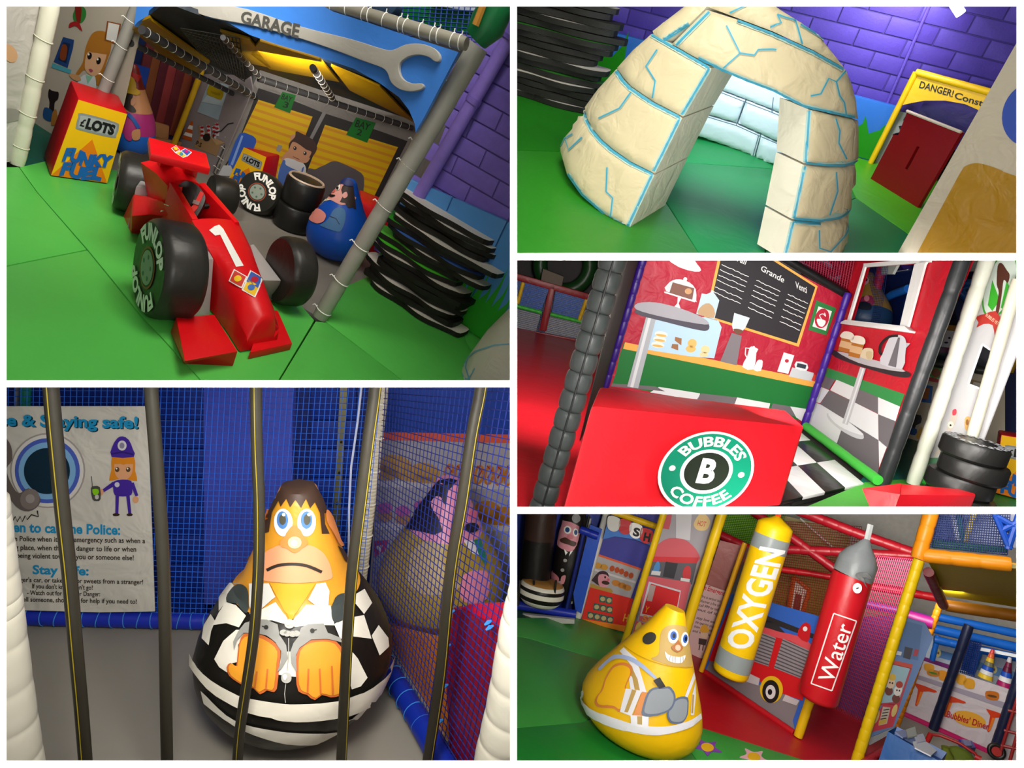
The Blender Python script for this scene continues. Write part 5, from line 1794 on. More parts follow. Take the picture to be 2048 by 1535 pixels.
# window frame, sill and what is behind it
fw = MB()
WF = mat('e4e4e2', 'vinyl')
for q in ([(1736, 533), (1704, 641), (1700, 640), (1733, 530)], [(1732, 528), (1868, 515), (1866, 525), (1735, 535)], [(1866, 515), (1856, 530), (1822, 655), (1806, 652), (1835, 530)], ):
    fw.slab(P, rw, q, .02, WF, lift=.03)
T.part('window_frame', fw, sm=25, label='white window frame')
T.part('window_sill', MB().slab(P, rw, [(1702, 641), (1822, 654), (1832, 663), (1830, 667), (1691, 649), (1693, 645)], .06, WF, lift=.06), bevel=.005, label='white window sill')
bb_ = P.g(1790, 880)
bp = P.facing(bb_)
bp = Plane(rw.o - rw.n * .9, rw.n, P)
T = Thing(P, 'blue_backing', 'dark blue netted play frame seen through the red mural window', 'play frame', P.on(1760, 640, bp))
T.part('panel', MB().slab(P, bp, [(1680, 500), (1880, 490), (1850, 700), (1680, 690)], .03, mat('10225c', 'vinyl')))
T.part('beam', MB().tube([P.on(1720, 548, bp) + bp.n * .1, P.on(1830, 532, bp) + bp.n * .1], .06, mat('2b1a5c', 'vinyl'), 10))
T.part('post', MB().pole(P.on(1782, 668, bp) + bp.n * .3, P.on(1822, 515, bp) + bp.n * .3, .055, mat('b01626', 'vinyl'), .15), sm=60)
T.part('post', MB().pole(P.on(1755, 640, bp) + bp.n * .12, P.on(1752, 520, bp) + bp.n * .12, .05, mat('6a1638', 'vinyl'), .15), sm=60)
T.part('roof_beam', MB().slab(P, bp, [(1735, 542), (1820, 528), (1816, 540), (1735, 552)], .03, mat('d9dde2', 'vinyl'), lift=.03))
T.part('tube', MB().tube([P.on(1765, 575, bp) + bp.n * .08, P.on(1785, 600, bp) + bp.n * .08, P.on(1800, 590, bp) + bp.n * .08, P.on(1830, 580, bp) + bp.n * .08], .05, mat('1d66c0', 'vinyl'), 10), sm=60)
T.part('side_panel', MB().slab(P, bp, [(1824, 520), (1880, 500), (1846, 560), (1822, 560)], .03, mat('c9ccc4', 'vinyl'), lift=.35))
T.part('net', MB().net([P.on(1690, 655, bp) + bp.n * .4, P.on(1830, 670, bp) + bp.n * .4, P.on(1850, 510, bp) + bp.n * .4, P.on(1720, 510, bp) + bp.n * .4], 44, 44, .0022, mat('14296a', 'net')), sm=0)
fpx = Plane(rw.o - rw.n * .55, rw.n, P)
f0, f1 = P.on(1722, 672, fpx), P.on(1738, 545, fpx)
T = figure(P, 'wobble_figure', 'yellow and blue open-mouthed wobble figure behind the mural window', f0, f1, pear(P.px2m(f0, 52)), '24466e', bands=[(.34, 'a5803a')])
S = T.surf
T.part('mouth', MB().poly(P, S, smooth([(1716, 604), (1726, 594), (1742, 592), (1748, 606), (1740, 612), (1726, 606)], 3), mat('8a2a52'), .01, 5).poly(P, S, smooth([(1714, 608), (1728, 604), (1742, 610), (1740, 620), (1718, 618)], 3), mat('141a2c'), .014, 5).poly(P, S, ell(1733, 598, 5, 6), mat('d07a90'), .016, 4), label='open mouth')
T.part('eye', MB().poly(P, S, ell(1731, 563, 6, 8, 30), mat('d9a8b8'), .01, 4).poly(P, S, ell(1732, 560, 3, 4), mat('16163a'), .013, 3))

# ---- posts, tubes and nets of the shop front
pb_ = P.g(1608, 850)
padded_post(P, 'padded_post', 'purple quilted corner post between the two coffee murals', pb_ + V((0, -.05, 0)), P.up(pb_, 1696, 585) + V((0, -.05, 0)), P.px2m(pb_, 7), '3a1a86', pitch=.18, pinch=.15)
a, b = P.on(1560, 514, mw) + mw.n * .08, P.on(1690, 590, mw) + mw.n * .08
T = Thing(P, 'padded_beam', 'black padded beam above the blackboard menu', 'beam', b)
T.part('sleeve', MB().pole(a + (a - b) * .4, b, P.px2m(b, 8), mat('17181a', 'vinyl'), .3, .05), sm=60)
np_ = mw.back(-.02)
T = Thing(P, 'safety_net', 'crimson safety net above the black beam', 'netting', P.on(1620, 540, mw))
T.part('net', MB().net([P.on(1575, 518, np_), P.on(1696, 585, np_), P.on(1712, 500, np_), P.on(1575, 470, np_)], 26, 16, .005, mat('8a1434', 'net')), sm=0)
bkp = mw.back(.4)
T.part('back_panel', MB().slab(P, bkp, [(1540, 470), (1740, 470), (1700, 600), (1540, 520)], .03, mat('8fa0c4', 'vinyl')))
for (x0, y0, x1, y1) in ((1590, 505, 1650, 545), (1640, 500, 1700, 560), (1655, 545, 1706, 530), (1600, 540, 1690, 580)):
    T.part('rail', MB().tube([P.on(x0, y0, bkp) + bkp.n * .1, P.on(x1, y1, bkp) + bkp.n * .1], .05, mat('7a1230', 'vinyl'), 8))
ga, gb = P.g(1612, 852, .05), P.g(1756, 960, .05)
T = Thing(P, 'padded_tube', 'green padded tube along the foot of the table mural', 'tube', ga)
T.part('sleeve', MB().pole(ga, gb, P.px2m(gb, 11), mat('3fae3e', 'vinyl'), .5, .06), sm=60)
kb = P.g(1764, 970)
padded_post(P, 'padded_post', 'black padded post at the right edge of the table mural', kb, P.up(kb, 1932, 500), P.px2m(kb, 14), '26282a', pitch=.33, pinch=.08)
wb_ = P.g(1826, 967)
padded_post(P, 'padded_post', 'white padded post beside the black post of the coffee shop', wb_, P.up(wb_, 1980, 500), P.px2m(wb_, 13.5), 'd9dbcc', pitch=.3, pinch=.1)
# big quilted post in front on the left
lb_ = P.g(1078, 1035)
lt_ = P.up(lb_, 1232, 500)
T = Thing(P, 'quilted_post', 'dark grey quilted padded post in front of the coffee counter', 'post', lb_)
rq = P.px2m(lb_, 25)
mb = MB()
n_ = 14
for i in range(n_):
    a, b = lb_.lerp(lt_, i / n_), lb_.lerp(lt_, (i + 1) / n_)
    mb.tube([a.lerp(b, t) for t in (0, .04, .15, .35, .65, .85, .96, 1)], [rq * k for k in (.82, .9, .98, 1.02, 1.02, .98, .9, .82)], mat('343a39', 'vinyl'), 18)
T.part('quilted_sleeve', mb, sm=60)
sv = (P.cam - lb_).normalized()
mb = MB()
mb.tube([lb_.lerp(lt_, t) + V((sv.x, sv.y, 0)).normalized() * rq * 1.0 for t in (0, .5, 1)], .006, mat('1a1c1c', 'vinyl'), 6)
T.part('seam', mb)
pp0 = P.g(1210, 774)
padded_post(P, 'padded_post', 'purple quilted post at the left edge of the menu mural', pp0, P.up(pp0, 1290, 505), P.px2m(pp0, 8), '2f1470', pitch=.16, pinch=.15)
npl = P.facing(P.g(1190, 800))
T = Thing(P, 'safety_net', 'black safety net between the quilted post and the purple post', 'netting', P.g(1190, 790))
q4 = [P.up(P.g(1160, 880), 1160, 880), P.up(P.g(1205, 775), 1205, 775), P.up(P.g(1205, 775), 1280, 505), P.up(P.g(1160, 880), 1250, 505)]
T.part('net', MB().net(q4, 22, 50, .004, mat('14130f', 'net')), sm=0)
T.part('backing', MB().add([p - V((0, -.03, 0)) for p in q4], [(0, 1, 2, 3)], mat('1d1b17', 'cloth')), sm=0)
# ball pit panels on the far left
bpB = P.g(1100, 668)
bpl = P.facing(bpB)
T = Thing(P, 'ball_pit_frame', 'dark red padded ball pit frame with blue netted panels', 'play frame', bpB)
for q in ([(900, 500), (1034, 546), (1190, 590), (1190, 604), (1034, 560), (900, 520)], [(900, 640), (1034, 655), (1170, 680), (1170, 696), (1034, 672), (900, 660)], [(1100, 566), (1112, 569), (1093, 662), (1078, 660)]):
    T.part('frame_rail', MB().slab(P, bpl, q, .1, mat('8e0f18', 'vinyl'), lift=.05), bevel=.02)
for q in ([(1034, 560), (1098, 576), (1082, 622), (1034, 610)], [(1112, 582), (1175, 600), (1165, 642), (1104, 628)]):
    T.part('blue_panel', MB().slab(P, bpl, q, .03, mat('1560c8', 'vinyl')))
for q in ([(1034, 612), (1082, 626), (1072, 662), (1034, 656)], [(1100, 632), (1164, 645), (1158, 678), (1090, 664)]):
    T.part('white_panel', MB().slab(P, bpl, q, .03, mat('b5b2a8', 'vinyl')))
for a, b in (((1030, 610), (1084, 624)), ((1101, 627), (1166, 643))):
    T.part('green_tube', MB().pole(P.on(*a, bpl) + bpl.n * .06, P.on(*b, bpl) + bpl.n * .06, P.px2m(bpB, 4), mat('3fb83a', 'vinyl'), .1, .15), sm=60)
for a, b in (((1036, 606), (1047, 564)), ((1158, 640), (1173, 598))):
    T.part('yellow_tube', MB().pole(P.on(*a, bpl) + bpl.n * .06, P.on(*b, bpl) + bpl.n * .06, P.px2m(bpB, 4), mat('e0b414', 'vinyl'), .1, .12), sm=60)
T.part('net', MB().net([P.on(1020, 655, bpl) + bpl.n * .03, P.on(1162, 688, bpl) + bpl.n * .03, P.on(1180, 600, bpl) + bpl.n * .03, P.on(1034, 558, bpl) + bpl.n * .03], 60, 26, .004, mat('6d7c9c', 'net')), sm=0)
T.part('tunnel', MB().ring(P.on(1130, 530, bpl.back(.3)), bpl.n, P.px2m(bpB, 50), .12, mat('17401a', 'vinyl'), 30, 8), sm=60)
T.part('net_box', MB().slab(P, bpl, [(1086, 536), (1128, 552), (1124, 572), (1082, 560)], .2, mat('6e6458', 'cloth'), lift=.1), bevel=.02)

# ---- the counter with its round sign
CH = P.up(P.g(1562, 1006), 1609, 852).z
ct = [P.g(*q, CH) for q in ((1183, 811), (1609, 852), (1571, 819), (1200, 772))]
cb = [V((p.x, p.y, 0)) for p in ct]
cb[0] = P.g(1118, 1045); cb[1] = P.g(1561, 1012)
T = Thing(P, 'coffee_counter', 'red soft-play coffee counter with a round BUBBLES COFFEE sign', 'counter', (cb[0] + cb[1]) / 2)
T.part('block', MB().hexa(cb, ct, mat('e3202c', 'vinyl')), bevel=.025, sm=40)
cp_ = Plane(ct[0], (ct[1] - ct[0]).cross(cb[0] - ct[0]), P)
cc = (1411, 943)
XX, YY = (93, 9), (25, -80)


def lg(a, b):
    return (cc[0] + a * XX[0] + b * YY[0], cc[1] + a * XX[1] + b * YY[1])


def ring_pts(r, n=48):
    return [lg(r * math.cos(2 * PI * i / n), r * math.sin(2 * PI * i / n)) for i in range(n)]


sg = T.part('sign', MB().poly(P, cp_, ring_pts(1.0), mat('f0f2ee'), .004).poly(P, cp_, ring_pts(.94), mat('0d8a6a'), .006).poly(P, cp_, ring_pts(.55), mat('f0f2ee'), .008).poly(P, cp_, ring_pts(.47), mat('20291f'), .010)
            .poly(P, cp_, [lg(-.74 + .07 * math.cos(t), .0 + .07 * math.sin(t)) for t in [k * PI / 6 for k in range(12)]], mat('f0f2ee'), .012)
            .poly(P, cp_, [lg(.74 + .07 * math.cos(t), .0 + .07 * math.sin(t)) for t in [k * PI / 6 for k in range(12)]], mat('f0f2ee'), .012), label='green and white round sign')


def arcpx(r0, r1, a0, a1):
    def fn(u, v):
        a = math.radians(a0 + (a1 - a0) * u)
        r = r0 + (r1 - r0) * v
        return lg(r * math.cos(a), r * math.sin(a))
    return fn


T.part('lettering', MB().text(P, cp_, 'BUBBLES', None, None, None, mat('f4f6f2'), .012, .03, fn=arcpx(.63, .86, 150, 30))
       .text(P, cp_, 'COFFEE', None, None, None, mat('f4f6f2'), .012, .03, fn=arcpx(.86, .63, 218, 322))
       .text(P, cp_, 'B', None, None, None, mat('f4f6f2'), .014, .04, fn=lambda u, v: lg(-.17 + .36 * u, -.27 + .56 * v)), sg, label='white BUBBLES COFFEE lettering')
# ---- red wedge in front
wt = [P.g(*q, .22) for q in ((1800, 988), (1952, 990), (1948, 979), (1802, 966))]
T = Thing(P, 'soft_wedge', 'red soft wedge block before the tyre stack', 'soft block', P.g(1860, 1030))
wbm = [V((p.x, p.y, 0)) for p in wt]
tip = P.g(1724, 976, .16)
mbk = MB().hexa(wbm, wt, mat('d81a26', 'vinyl'))
T.part('block', mbk, bevel=.015)
T.part('wedge_end', MB().add([wt[0], wt[3], tip, wbm[0], wbm[3], V((tip.x + .12, tip.y - .1, 0))], [(0, 1, 2), (3, 5, 4), (0, 2, 5, 3), (1, 4, 5, 2), (0, 3, 4, 1)], mat('d81a26', 'vinyl')), sm=25)
# ---- tyre stack
tb = P.g(1905, 1016)
R_ = P.px2m(tb, 61)
hz = (P.up(tb, 1946, 880).z) / 4
for i in range(4):
    c = tb + V((.02 * (-1) ** i + .006 * i, .02 * (i % 2), hz * i))
    r_ = R_ * (1 - .015 * i)
    T = Thing(P, 'tyre', ['black foam tyre at the floor under the coffee shop stack', 'black foam tyre second from the floor in the coffee shop stack', 'black foam tyre third from the floor in the coffee shop stack', 'black foam tyre with a silver printed top crowning the stack'][i], 'tyre', c, 'stacked foam tyres by the red wedge')
    T.part('tread', MB().lathe(c, up, [(0, r_ * .5), (0, r_ * .93), (.02, r_), (hz - .02, r_), (hz - .003, r_ * .95), (hz - .003, r_ * .05)], mat('1d1d1c', 'vinyl'), 44), sm=40)
    if i == 3:
        mb = MB()
        for k in range(20):
            a0, a1 = 2 * PI * k / 20, 2 * PI * (k + .55) / 20
            for ra, rb in ((.6, .76), (.78, .93)):
                s_ = 0 if ra < .7 else PI / 20
                mb.add([c + V((r_ * rr_ * math.cos(a + s_), r_ * rr_ * math.sin(a + s_), hz + .003)) for rr_, a in ((ra, a0), (rb, a0), (rb, a1), (ra, a1))], [(0, 1, 2, 3)], mat('c9ccd2'))
        T.part('printed_checks', mb, sm=0)
fuel_pump(P, 'fuel_pump', 'yellow fuel pump panel partly hidden by the coffee shop tyre stack', ((1986, 985), (2078, 1010)), ((2002, 868), (2104, 884)), V((.05, .3, 0)), None)
# ---- vet panel on the right
vb = P.g(1832, 962)
vp_ = P.wall(P.g(1832, 962), P.g(1930, 945))
vp_ = Plane(vb, P.facing(vb).n + V((-.5, 0, 0)), P)
T = Thing(P, 'vet_banner', 'grey vet shop panel with a cut window and printed rabbit', 'panel', vb)
vw = [(1965, 688), (1988, 704), (1976, 783), (1937, 768)]
vo = [(1828, 968), (1975, 480), (2120, 480), (1930, 975)]
mb = MB()
VG = mat('b3b2b4', 'vinyl')
for q in ([vo[0], vo[1], vw[0], vw[3]], [vo[1], vo[2], vw[1], vw[0]], [vo[2], vo[3], vw[2], vw[1]], [vo[3], vo[0], vw[3], vw[2]]):
    mb.poly(P, vp_, q, VG, 0)
    mb.poly(P, vp_, q, VG, -.02)
T.part('sheet', mb, sm=0)
m = MB()
for a, b in zip(vw, vw[1:] + vw[:1]):
    m.poly(P, vp_, stroke([a, b], 4), mat('dcdee0'), .004)
T.part('window_trim', m, label='white window trim')
m = MB().poly(P, vp_, ell(2000, 570, 30, 70, 18, 30), mat('2f8a20'), .003).poly(P, vp_, ell(2000, 570, 27, 65, 18, 30), mat('b9c4ba'), .004)
m.poly(P, vp_, [(1985, 560), (2000, 600), (1985, 622), (1976, 610)], mat('2f9a20'), .005).poly(P, vp_, [(2014, 560), (2022, 580), (2010, 620), (2002, 615)], mat('2f9a20'), .005)
m.poly(P, vp_, smooth([(1996, 532), (2004, 526), (2014, 540), (2020, 550), (2016, 566), (2008, 560), (2004, 590), (1998, 625), (1992, 622), (1998, 585), (1994, 568)], 3), mat('4a2212'), .006)
T.part('printed_dog_badge', m, label='brown dog on a green badge')
T.part('printed_ribbon', MB().poly(P, vp_, smooth([(1953, 634), (1970, 628), (1992, 622), (2004, 645), (2002, 682), (1996, 685), (1990, 672), (1986, 650), (1968, 648), (1954, 655), (1958, 645)], 2), mat('a82a20'), .008).text(P, vp_, 'BUBBLES VETS', (1972, 632), (1998, 652), (1975, 626), mat('d9c9a8'), .010, 0), label='red ribbon')
m = MB().poly(P, vp_, smooth([(1905, 822), (1912, 818), (1916, 830), (1908, 852), (1902, 862), (1880, 905), (1868, 915), (1880, 890), (1894, 858), (1900, 838)], 2), mat('b9aca0'), .004)
m.poly(P, vp_, smooth([(1906, 820), (1913, 818), (1913, 828), (1906, 830)], 3), mat('c23a4c'), .006).poly(P, vp_, ell(1902, 849, 6, 7), mat('d3c6b8'), .006).poly(P, vp_, ell(1902, 850, 2, 2), mat('2a1c18'), .008)
T.part('printed_rabbit', m)
T.part('printed_bird', MB().poly(P, vp_, smooth([(1930, 838), (1936, 832), (1942, 838), (1936, 860), (1930, 855)], 3), mat('c99a58'), .004).poly(P, vp_, ell(1935, 844, 3, 6), mat('8a5a28'), .006))
T.part('printed_grass', MB().poly(P, vp_, [(1848, 915), (1890, 915), (1880, 950), (1842, 950)], mat('4a7a58'), .004))
a, b = P.on(1842, 958, vp_) + vp_.n * .05, P.on(1885, 955, vp_) + vp_.n * .05
T = Thing(P, 'padded_tube', 'short green padded tube at the foot of the grey vet panel', 'tube', a)
T.part('sleeve', MB().pole(a, b, P.px2m(a, 11), mat('3fae3e', 'vinyl'), .3), sm=60)
i0 = P.on(1950, 872, vp_) + vp_.n * .05
i1 = P.on(2042, 560, vp_) + vp_.n * .05
padded_post(P, 'padded_post', 'ivory padded post at the right edge of the grey vet panel', i0, i1, P.px2m(i0, 11), 'd6d2be', pitch=.3)
g0, g1 = i0 + V((.16, .25, -.1)), i1 + V((.16, .25, 0))
g0, g1 = P.up(P.g(1958, 905), 1965, 880), P.up(P.g(1958, 905), 2030, 640)
padded_post(P, 'padded_post', 'grey padded garage post tied with cord behind the ivory post', g0, g1, P.px2m(g0, 10), '7f8584', tie=[.15, .3, .45, .6, .75], pitch=.3)
y0_, y1_ = P.up(P.g(1958, 905), 2012, 742) + V((0, -.1, 0)), P.up(P.g(1958, 905), 2050, 600) + V((0, -.1, 0))
padded_post(P, 'padded_post', 'yellow padded post above the grey garage post', y0_, y1_, P.px2m(y0_, 9), 'b58c14', pitch=.25)
# far things between the posts and through the vet window
fbk = P.g(1840, 880)
fp = P.facing(fbk)
T = Thing(P, 'vet_mural', 'distant cream vet mural with pet carrier and cat in basket', 'mural', fbk)
T.part('sheet', MB().slab(P, fp, [(1805, 880), (1850, 728), (2010, 735), (2010, 900), (1845, 885)], .02, mat('c9bda4', 'print')))
T.part('printed_carrier', MB().poly(P, fp, [(1846, 768), (1866, 772), (1862, 806), (1834, 802)], mat('1f5fae'), .004).poly(P, fp, [(1846, 774), (1860, 776), (1856, 798), (1838, 796)], mat('a85a20'), .006))
T.part('printed_cat', MB().poly(P, fp, smooth([(1823, 830), (1842, 830), (1842, 845), (1832, 850), (1828, 862), (1822, 860), (1826, 845)], 2), mat('2a2430'), .004).poly(P, fp, smooth([(1815, 852), (1834, 858), (1830, 870), (1815, 864)], 2), mat('1c55a0'), .006).poly(P, fp, smooth([(1836, 862), (1844, 853), (1846, 876), (1832, 876)], 2), mat('c9982c'), .006))
T.part('printed_badge', MB().poly(P, fp, ell(1872, 745, 14, 12), mat('4a9a30'), .004).poly(P, fp, ell(1872, 745, 9, 9), mat('8a4a1c'), .006).poly(P, fp, smooth([(1852, 754), (1872, 756), (1884, 764), (1872, 764), (1854, 760)], 2), mat('b52a20'), .008))
T.part('printed_certificate', MB().poly(P, fp, [(1943, 758), (1970, 765), (1966, 785), (1938, 780)], mat('a5855a'), .004).poly(P, fp, [(1947, 763), (1970, 768), (1966, 785), (1943, 780)], mat('dad6cc'), .006))
a, b = P.on(1850, 722, fp) + fp.n * .1, P.on(2000, 745, fp) + fp.n * .1
T = Thing(P, 'laced_beam', 'dark laced beam over the distant cream vet mural', 'beam', a)
T.part('sleeve', MB().pole(a, b, P.px2m(a, 8), mat('3d423e', 'vinyl'), .12, .1), sm=60)
b2 = P.g(1880, 862)
w0, w1 = P.up(b2, 1874, 740), P.up(b2, 1900, 605)
T = figure(P, 'wobble_figure', 'white-faced wobble figure in a dark pointed hat beyond the white post', w0, w1, pear(P.px2m(b2, 36)), '0e2a3c', bands=[(.28, '5c1a4a'), (.38, 'd0ccd0'), (.62, 'a8762c'), (.68, '16162a')])
S = T.surf
T.part('face', MB().poly(P, S, ell(1884, 675, 2.5, 2), mat('1a1a30'), .01, 3).poly(P, S, ell(1898, 676, 2.5, 2), mat('1a1a30'), .01, 3).poly(P, S, ell(1892, 685, 4, 2), mat('3a1a4a'), .01, 3))
T = Thing(P, 'climbing_frame', 'bright blue padded frame beyond the white post', 'play frame', P.up(b2, 1900, 600))
fq = P.facing(P.g(1880, 856))
for a, b, r in (((1890, 560), (2010, 575), 8), ((1905, 570), (1950, 610), 8), ((1885, 600), (1960, 560), 4)):
    T.part('tube', MB().pole(P.on(*a, fq), P.on(*b, fq), P.px2m(b2, r), mat('2464b8', 'vinyl'), .2), sm=60)
T.part('ceiling_sheet', MB().slab(P, fq.back(.2), [(1880, 490), (2010, 490), (2000, 540), (1880, 545)], .02, mat('c4c4c0', 'paint')))
T.part('sign', MB().slab(P, fq, [(1958, 690), (1990, 700), (1984, 735), (1950, 730)], .02, mat('17203c', 'vinyl'), lift=.2))


# ================================================================== BOOTH 4: the prison cell
P = P4
q = [P.g(*p) for p in ((-300, 1900), (1300, 1900), (1100, 1235), (-100, 1235))]
struct(P, 'floor', MB().prism(q, V((0, 0, -.05)), mat('8f8a80', 'floor')), q[0])
bk = P.wall((55, 1249), (420, 1258))
bk2 = bk.back(.16)
tb_ = V((0, 0, 1)).cross(bk.n).normalized()
# back wall: painted blocks, recess and smooth panel
w = struct(P, 'wall_back', MB().prism([P.on(*c, bk2.back(.06)) for c in ((-200, 1300), (728, 1300), (775, 700), (-200, 700))], -bk.n * .05, mat('0a1c66', 'paint')), P.on(400, 1290, bk2))
base_ = P.on(400, 1290, bk2)
zc = [775 - 40, 840, 897, 955, 1012, 1070, 1127, 1185, 1245]
for x0, x1 in ((-120, 290), (318, 410), (622, 712)):
    for a, b in zip(zc[:-1], zc[1:]):
        child(P, w, base_, 'block', MB().slab(P, bk2, [(x0, a + 1), (x1, a + 1), (x1, b - 1), (x0, b - 1)], .05, mat('0b267e', 'paint')), bevel=.004)
child(P, w, base_, 'smooth_panel', MB().slab(P, bk2, [(411, 735), (590, 735), (584, 1200), (412, 1200)], .09, mat('444fb6', 'paint'), lift=.04), bevel=.01, label='periwinkle painted panel')
T = Thing(P, 'steel_strip', 'drilled steel strip on the blue wall behind the net', 'strip', P.on(668, 1060, bk2))
T.part('strip', MB().slab(P, bk2, [(685, 740), (699, 740), (681, 1060), (667, 1060)], .01, mat('7d7a5c', 'metal', .5), lift=.07))
for k in range(4):
    y = 872 + k * 60
    T.part('bolt', MB().tube([P.on(686 - k * 4, y, bk2) + bk.n * .068, P.on(686 - k * 4, y, bk2) + bk.n * .082], .006, mat('3a3a30', 'metal'), 8))
T = Thing(P, 'pipe', 'green pipe and white sheet behind the net top', 'pipe', P.on(75, 808, bk2))
T.part('pipe', MB().tube([P.on(76, 830, bk2) + bk.n * .1, P.on(80, 740, bk2) + bk.n * .1], .02, mat('1a7a60', 'vinyl'), 10))
T.part('sheet', MB().slab(P, bk2, [(45, 735), (66, 735), (66, 830), (47, 830)], .01, mat('8f94a0', 'vinyl'), lift=.06))
# foot rail and net
ra, rb_ = P.on(-100, 1228, bk), P.on(450, 1243, bk)
T = Thing(P, 'padded_rail', 'blue padded rail laced with light blue cord under the cell net', 'rail', rb_)
T.part('sleeve', MB().pole(ra, rb_, P.px2m(rb_, 16), mat('1c2fae', 'vinyl'), .2, .03), sm=60)
mb = MB()
for k in range(20):
    mb.ring(ra.lerp(rb_, (k + .5) / 20), (rb_ - ra) + V((0, 0, .15 * (-1) ** (k % 3))), P.px2m(rb_, 16.5), .0022, mat('3f8fd8', 'cloth'), 14, 4)
T.part('lacing', mb, label='light blue lacing cord')
T = Thing(P, 'safety_net', 'blue square-mesh net across the back of the cell', 'netting', P.on(400, 1230, bk))
T.part('net', MB().net([P.on(-60, 1225, bk), P.on(715, 1245, bk), P.on(765, 745, bk), P.on(-60, 745, bk)], 70, 44, .0017, mat('1f5fd0', 'net')), sm=0)
T.part('edge_cord', MB().tube([P.on(x, y, bk) + bk.n * .02 for x, y in ((727, 740), (716, 840), (703, 930), (699, 1010), (698, 1100), (690, 1200))], .005, mat('b9c4e0', 'cloth'), 6))
# poster
po = Plane(bk.o + bk.n * .03, bk.n, P)
T = Thing(P, 'safety_poster', 'white police safety poster with policewoman and telephone hanging on the net', 'poster', P.on(160, 1220, po))
T.part('sheet', MB().slab(P, po, [(-120, 812), (293, 812), (300, 960), (310, 1222), (200, 1224), (-120, 1215)], .004, mat('d3d0c6', 'crease')))
cy, dk = mat('1a93c8'), mat('2a2018')
m = MB()
sh = mat('10242c')
for off, mm in ((2, sh), (0, cy)):
    m.text(P, po, 'Police & Staying safe!', (-62 + off, 848 + off), (277 + off, 855 + off), (-62 + off, 826 + off), mm, .003 + (.002 if not off else 0), .035)
T.part('heading', m, label='blue heading lettering')
T.part('subheading', MB().text(P, po, 'When to call the Police:', (-14, 1061), (241, 1068), (-14, 1042), cy, .003, .03), label='blue lettering')
T.part('subheading', MB().text(P, po, 'Stay Safe:', (66, 1146), (178, 1149), (66, 1129), cy, .003, .03), label='blue lettering')
for s_, L, Rr, h in (('Call the Police when it is an emergency such as when a', (-6, 1080), (291, 1085), 10), ('crime is taking place, when there is danger to life or when', (-40, 1097), (273, 1102), 10), ('someone is being violent towards you or someone else!', (-30, 1113), (268, 1119), 10),
                     ("Never get into a stranger's car, or take gifts or sweets from a stranger!", (-70, 1160), (287, 1167), 9), ("If you don't know, don't go!", (65, 1175), (186, 1178), 9), ('- Watch out for Stranger Danger:', (55, 1188), (201, 1191), 9), ('Shout and run away! - Tell someone, shout out for help if you need to!', (-70, 1199), (274, 1206), 9)):
    T.part('text_line', MB().text(P, po, s_, L, Rr, (L[0], L[1] - h), dk, .003, .015))
m = MB()
for r, c, l in ((75, 'a8a09c', .002), (72, 'dedcd6', .0035), (65, '4a62c0', .005), (57, '7fb4e0', .0065), (46, '0a2a3c', .008)):
    m.poly(P, po, ell(96, 940, r, r * 1.0, 0, 40), mat(c), l)
T.part('printed_porthole', m, label='round porthole print')
m = MB().poly(P, po, smooth([(-20, 878), (10, 872), (25, 890), (27, 918), (16, 935), (24, 962), (40, 984), (60, 974), (82, 990), (80, 1008), (60, 1020), (35, 1010), (12, 975), (-10, 940)], 3), mat('6a605c'), .010)
m.poly(P, po, ell(63, 995, 19, 21, 25), mat('857a76'), .012).poly(P, po, ell(64, 994, 9, 9), mat('a39a96'), .0135)
m.poly(P, po, stroke([(28, 1040), (34, 1030), (38, 1040), (44, 1030), (48, 1040), (54, 1028), (58, 1036), (66, 1026), (80, 1030), (78, 1018)], 2.4), mat('1c1816'), .012)
T.part('printed_handset', m, label='grey telephone handset')
pu, og, skn_ = mat('43279a'), mat('e08a1c'), mat('e0a478')
m = MB().poly(P, po, smooth([(225, 912), (226, 892), (236, 875), (247, 871), (259, 878), (267, 896), (269, 912)], 2), pu, .007).poly(P, po, ell(246, 889, 9, 10), mat('d9d6d8'), .009).poly(P, po, ell(246, 889, 5, 6), mat('8a86a0'), .010).poly(P, po, stroke([(225, 906), (247, 902), (269, 907)], 3), mat('2a1870'), .009)
T.part('printed_helmet', m, label='purple police helmet')
m = MB().poly(P, po, smooth([(225, 912), (246, 907), (269, 912), (271, 940), (275, 961), (255, 957), (236, 957), (219, 960), (224, 938)], 2), og, .004)
m.poly(P, po, smooth([(231, 922), (248, 928), (266, 922), (265, 945), (256, 956), (247, 958), (238, 955), (231, 944)], 3), skn_, .006)
m.poly(P, po, smooth([(228, 914), (268, 914), (268, 926), (248, 925), (229, 926)], 2), og, .0065)
for x in (236, 258):
    m.poly(P, po, ell(x, 937, 4.5, 5), mat('5a4426'), .008).poly(P, po, ell(x - 1, 935, 1.6, 1.8), WHT, .009)
T.part('printed_face', m, label='orange-haired face')
m = MB().poly(P, po, smooth([(229, 961), (247, 957), (264, 960), (266, 975), (264, 988), (247, 991), (231, 988), (228, 975)], 2), pu, .007)
for a, b, w_ in (((230, 965), (206, 981), 9), ((265, 964), (275, 990), 8), ((236, 988), (235, 1026), 7), ((257, 988), (261, 1026), 7)):
    m.poly(P, po, stroke([a, b], w_, 6), pu, .0065)
m.poly(P, po, ell(236, 967, 5, 5), mat('d0cce0'), .009)
T.part('printed_uniform', m, label='purple uniform')
m = MB().poly(P, po, ell(203, 982, 6, 7), skn_, .008).poly(P, po, ell(273, 997, 6, 7), skn_, .008).poly(P, po, ell(234, 1027, 7, 3), mat('3a2420'), .008).poly(P, po, ell(261, 1027, 6, 3), mat('3a2420'), .008)
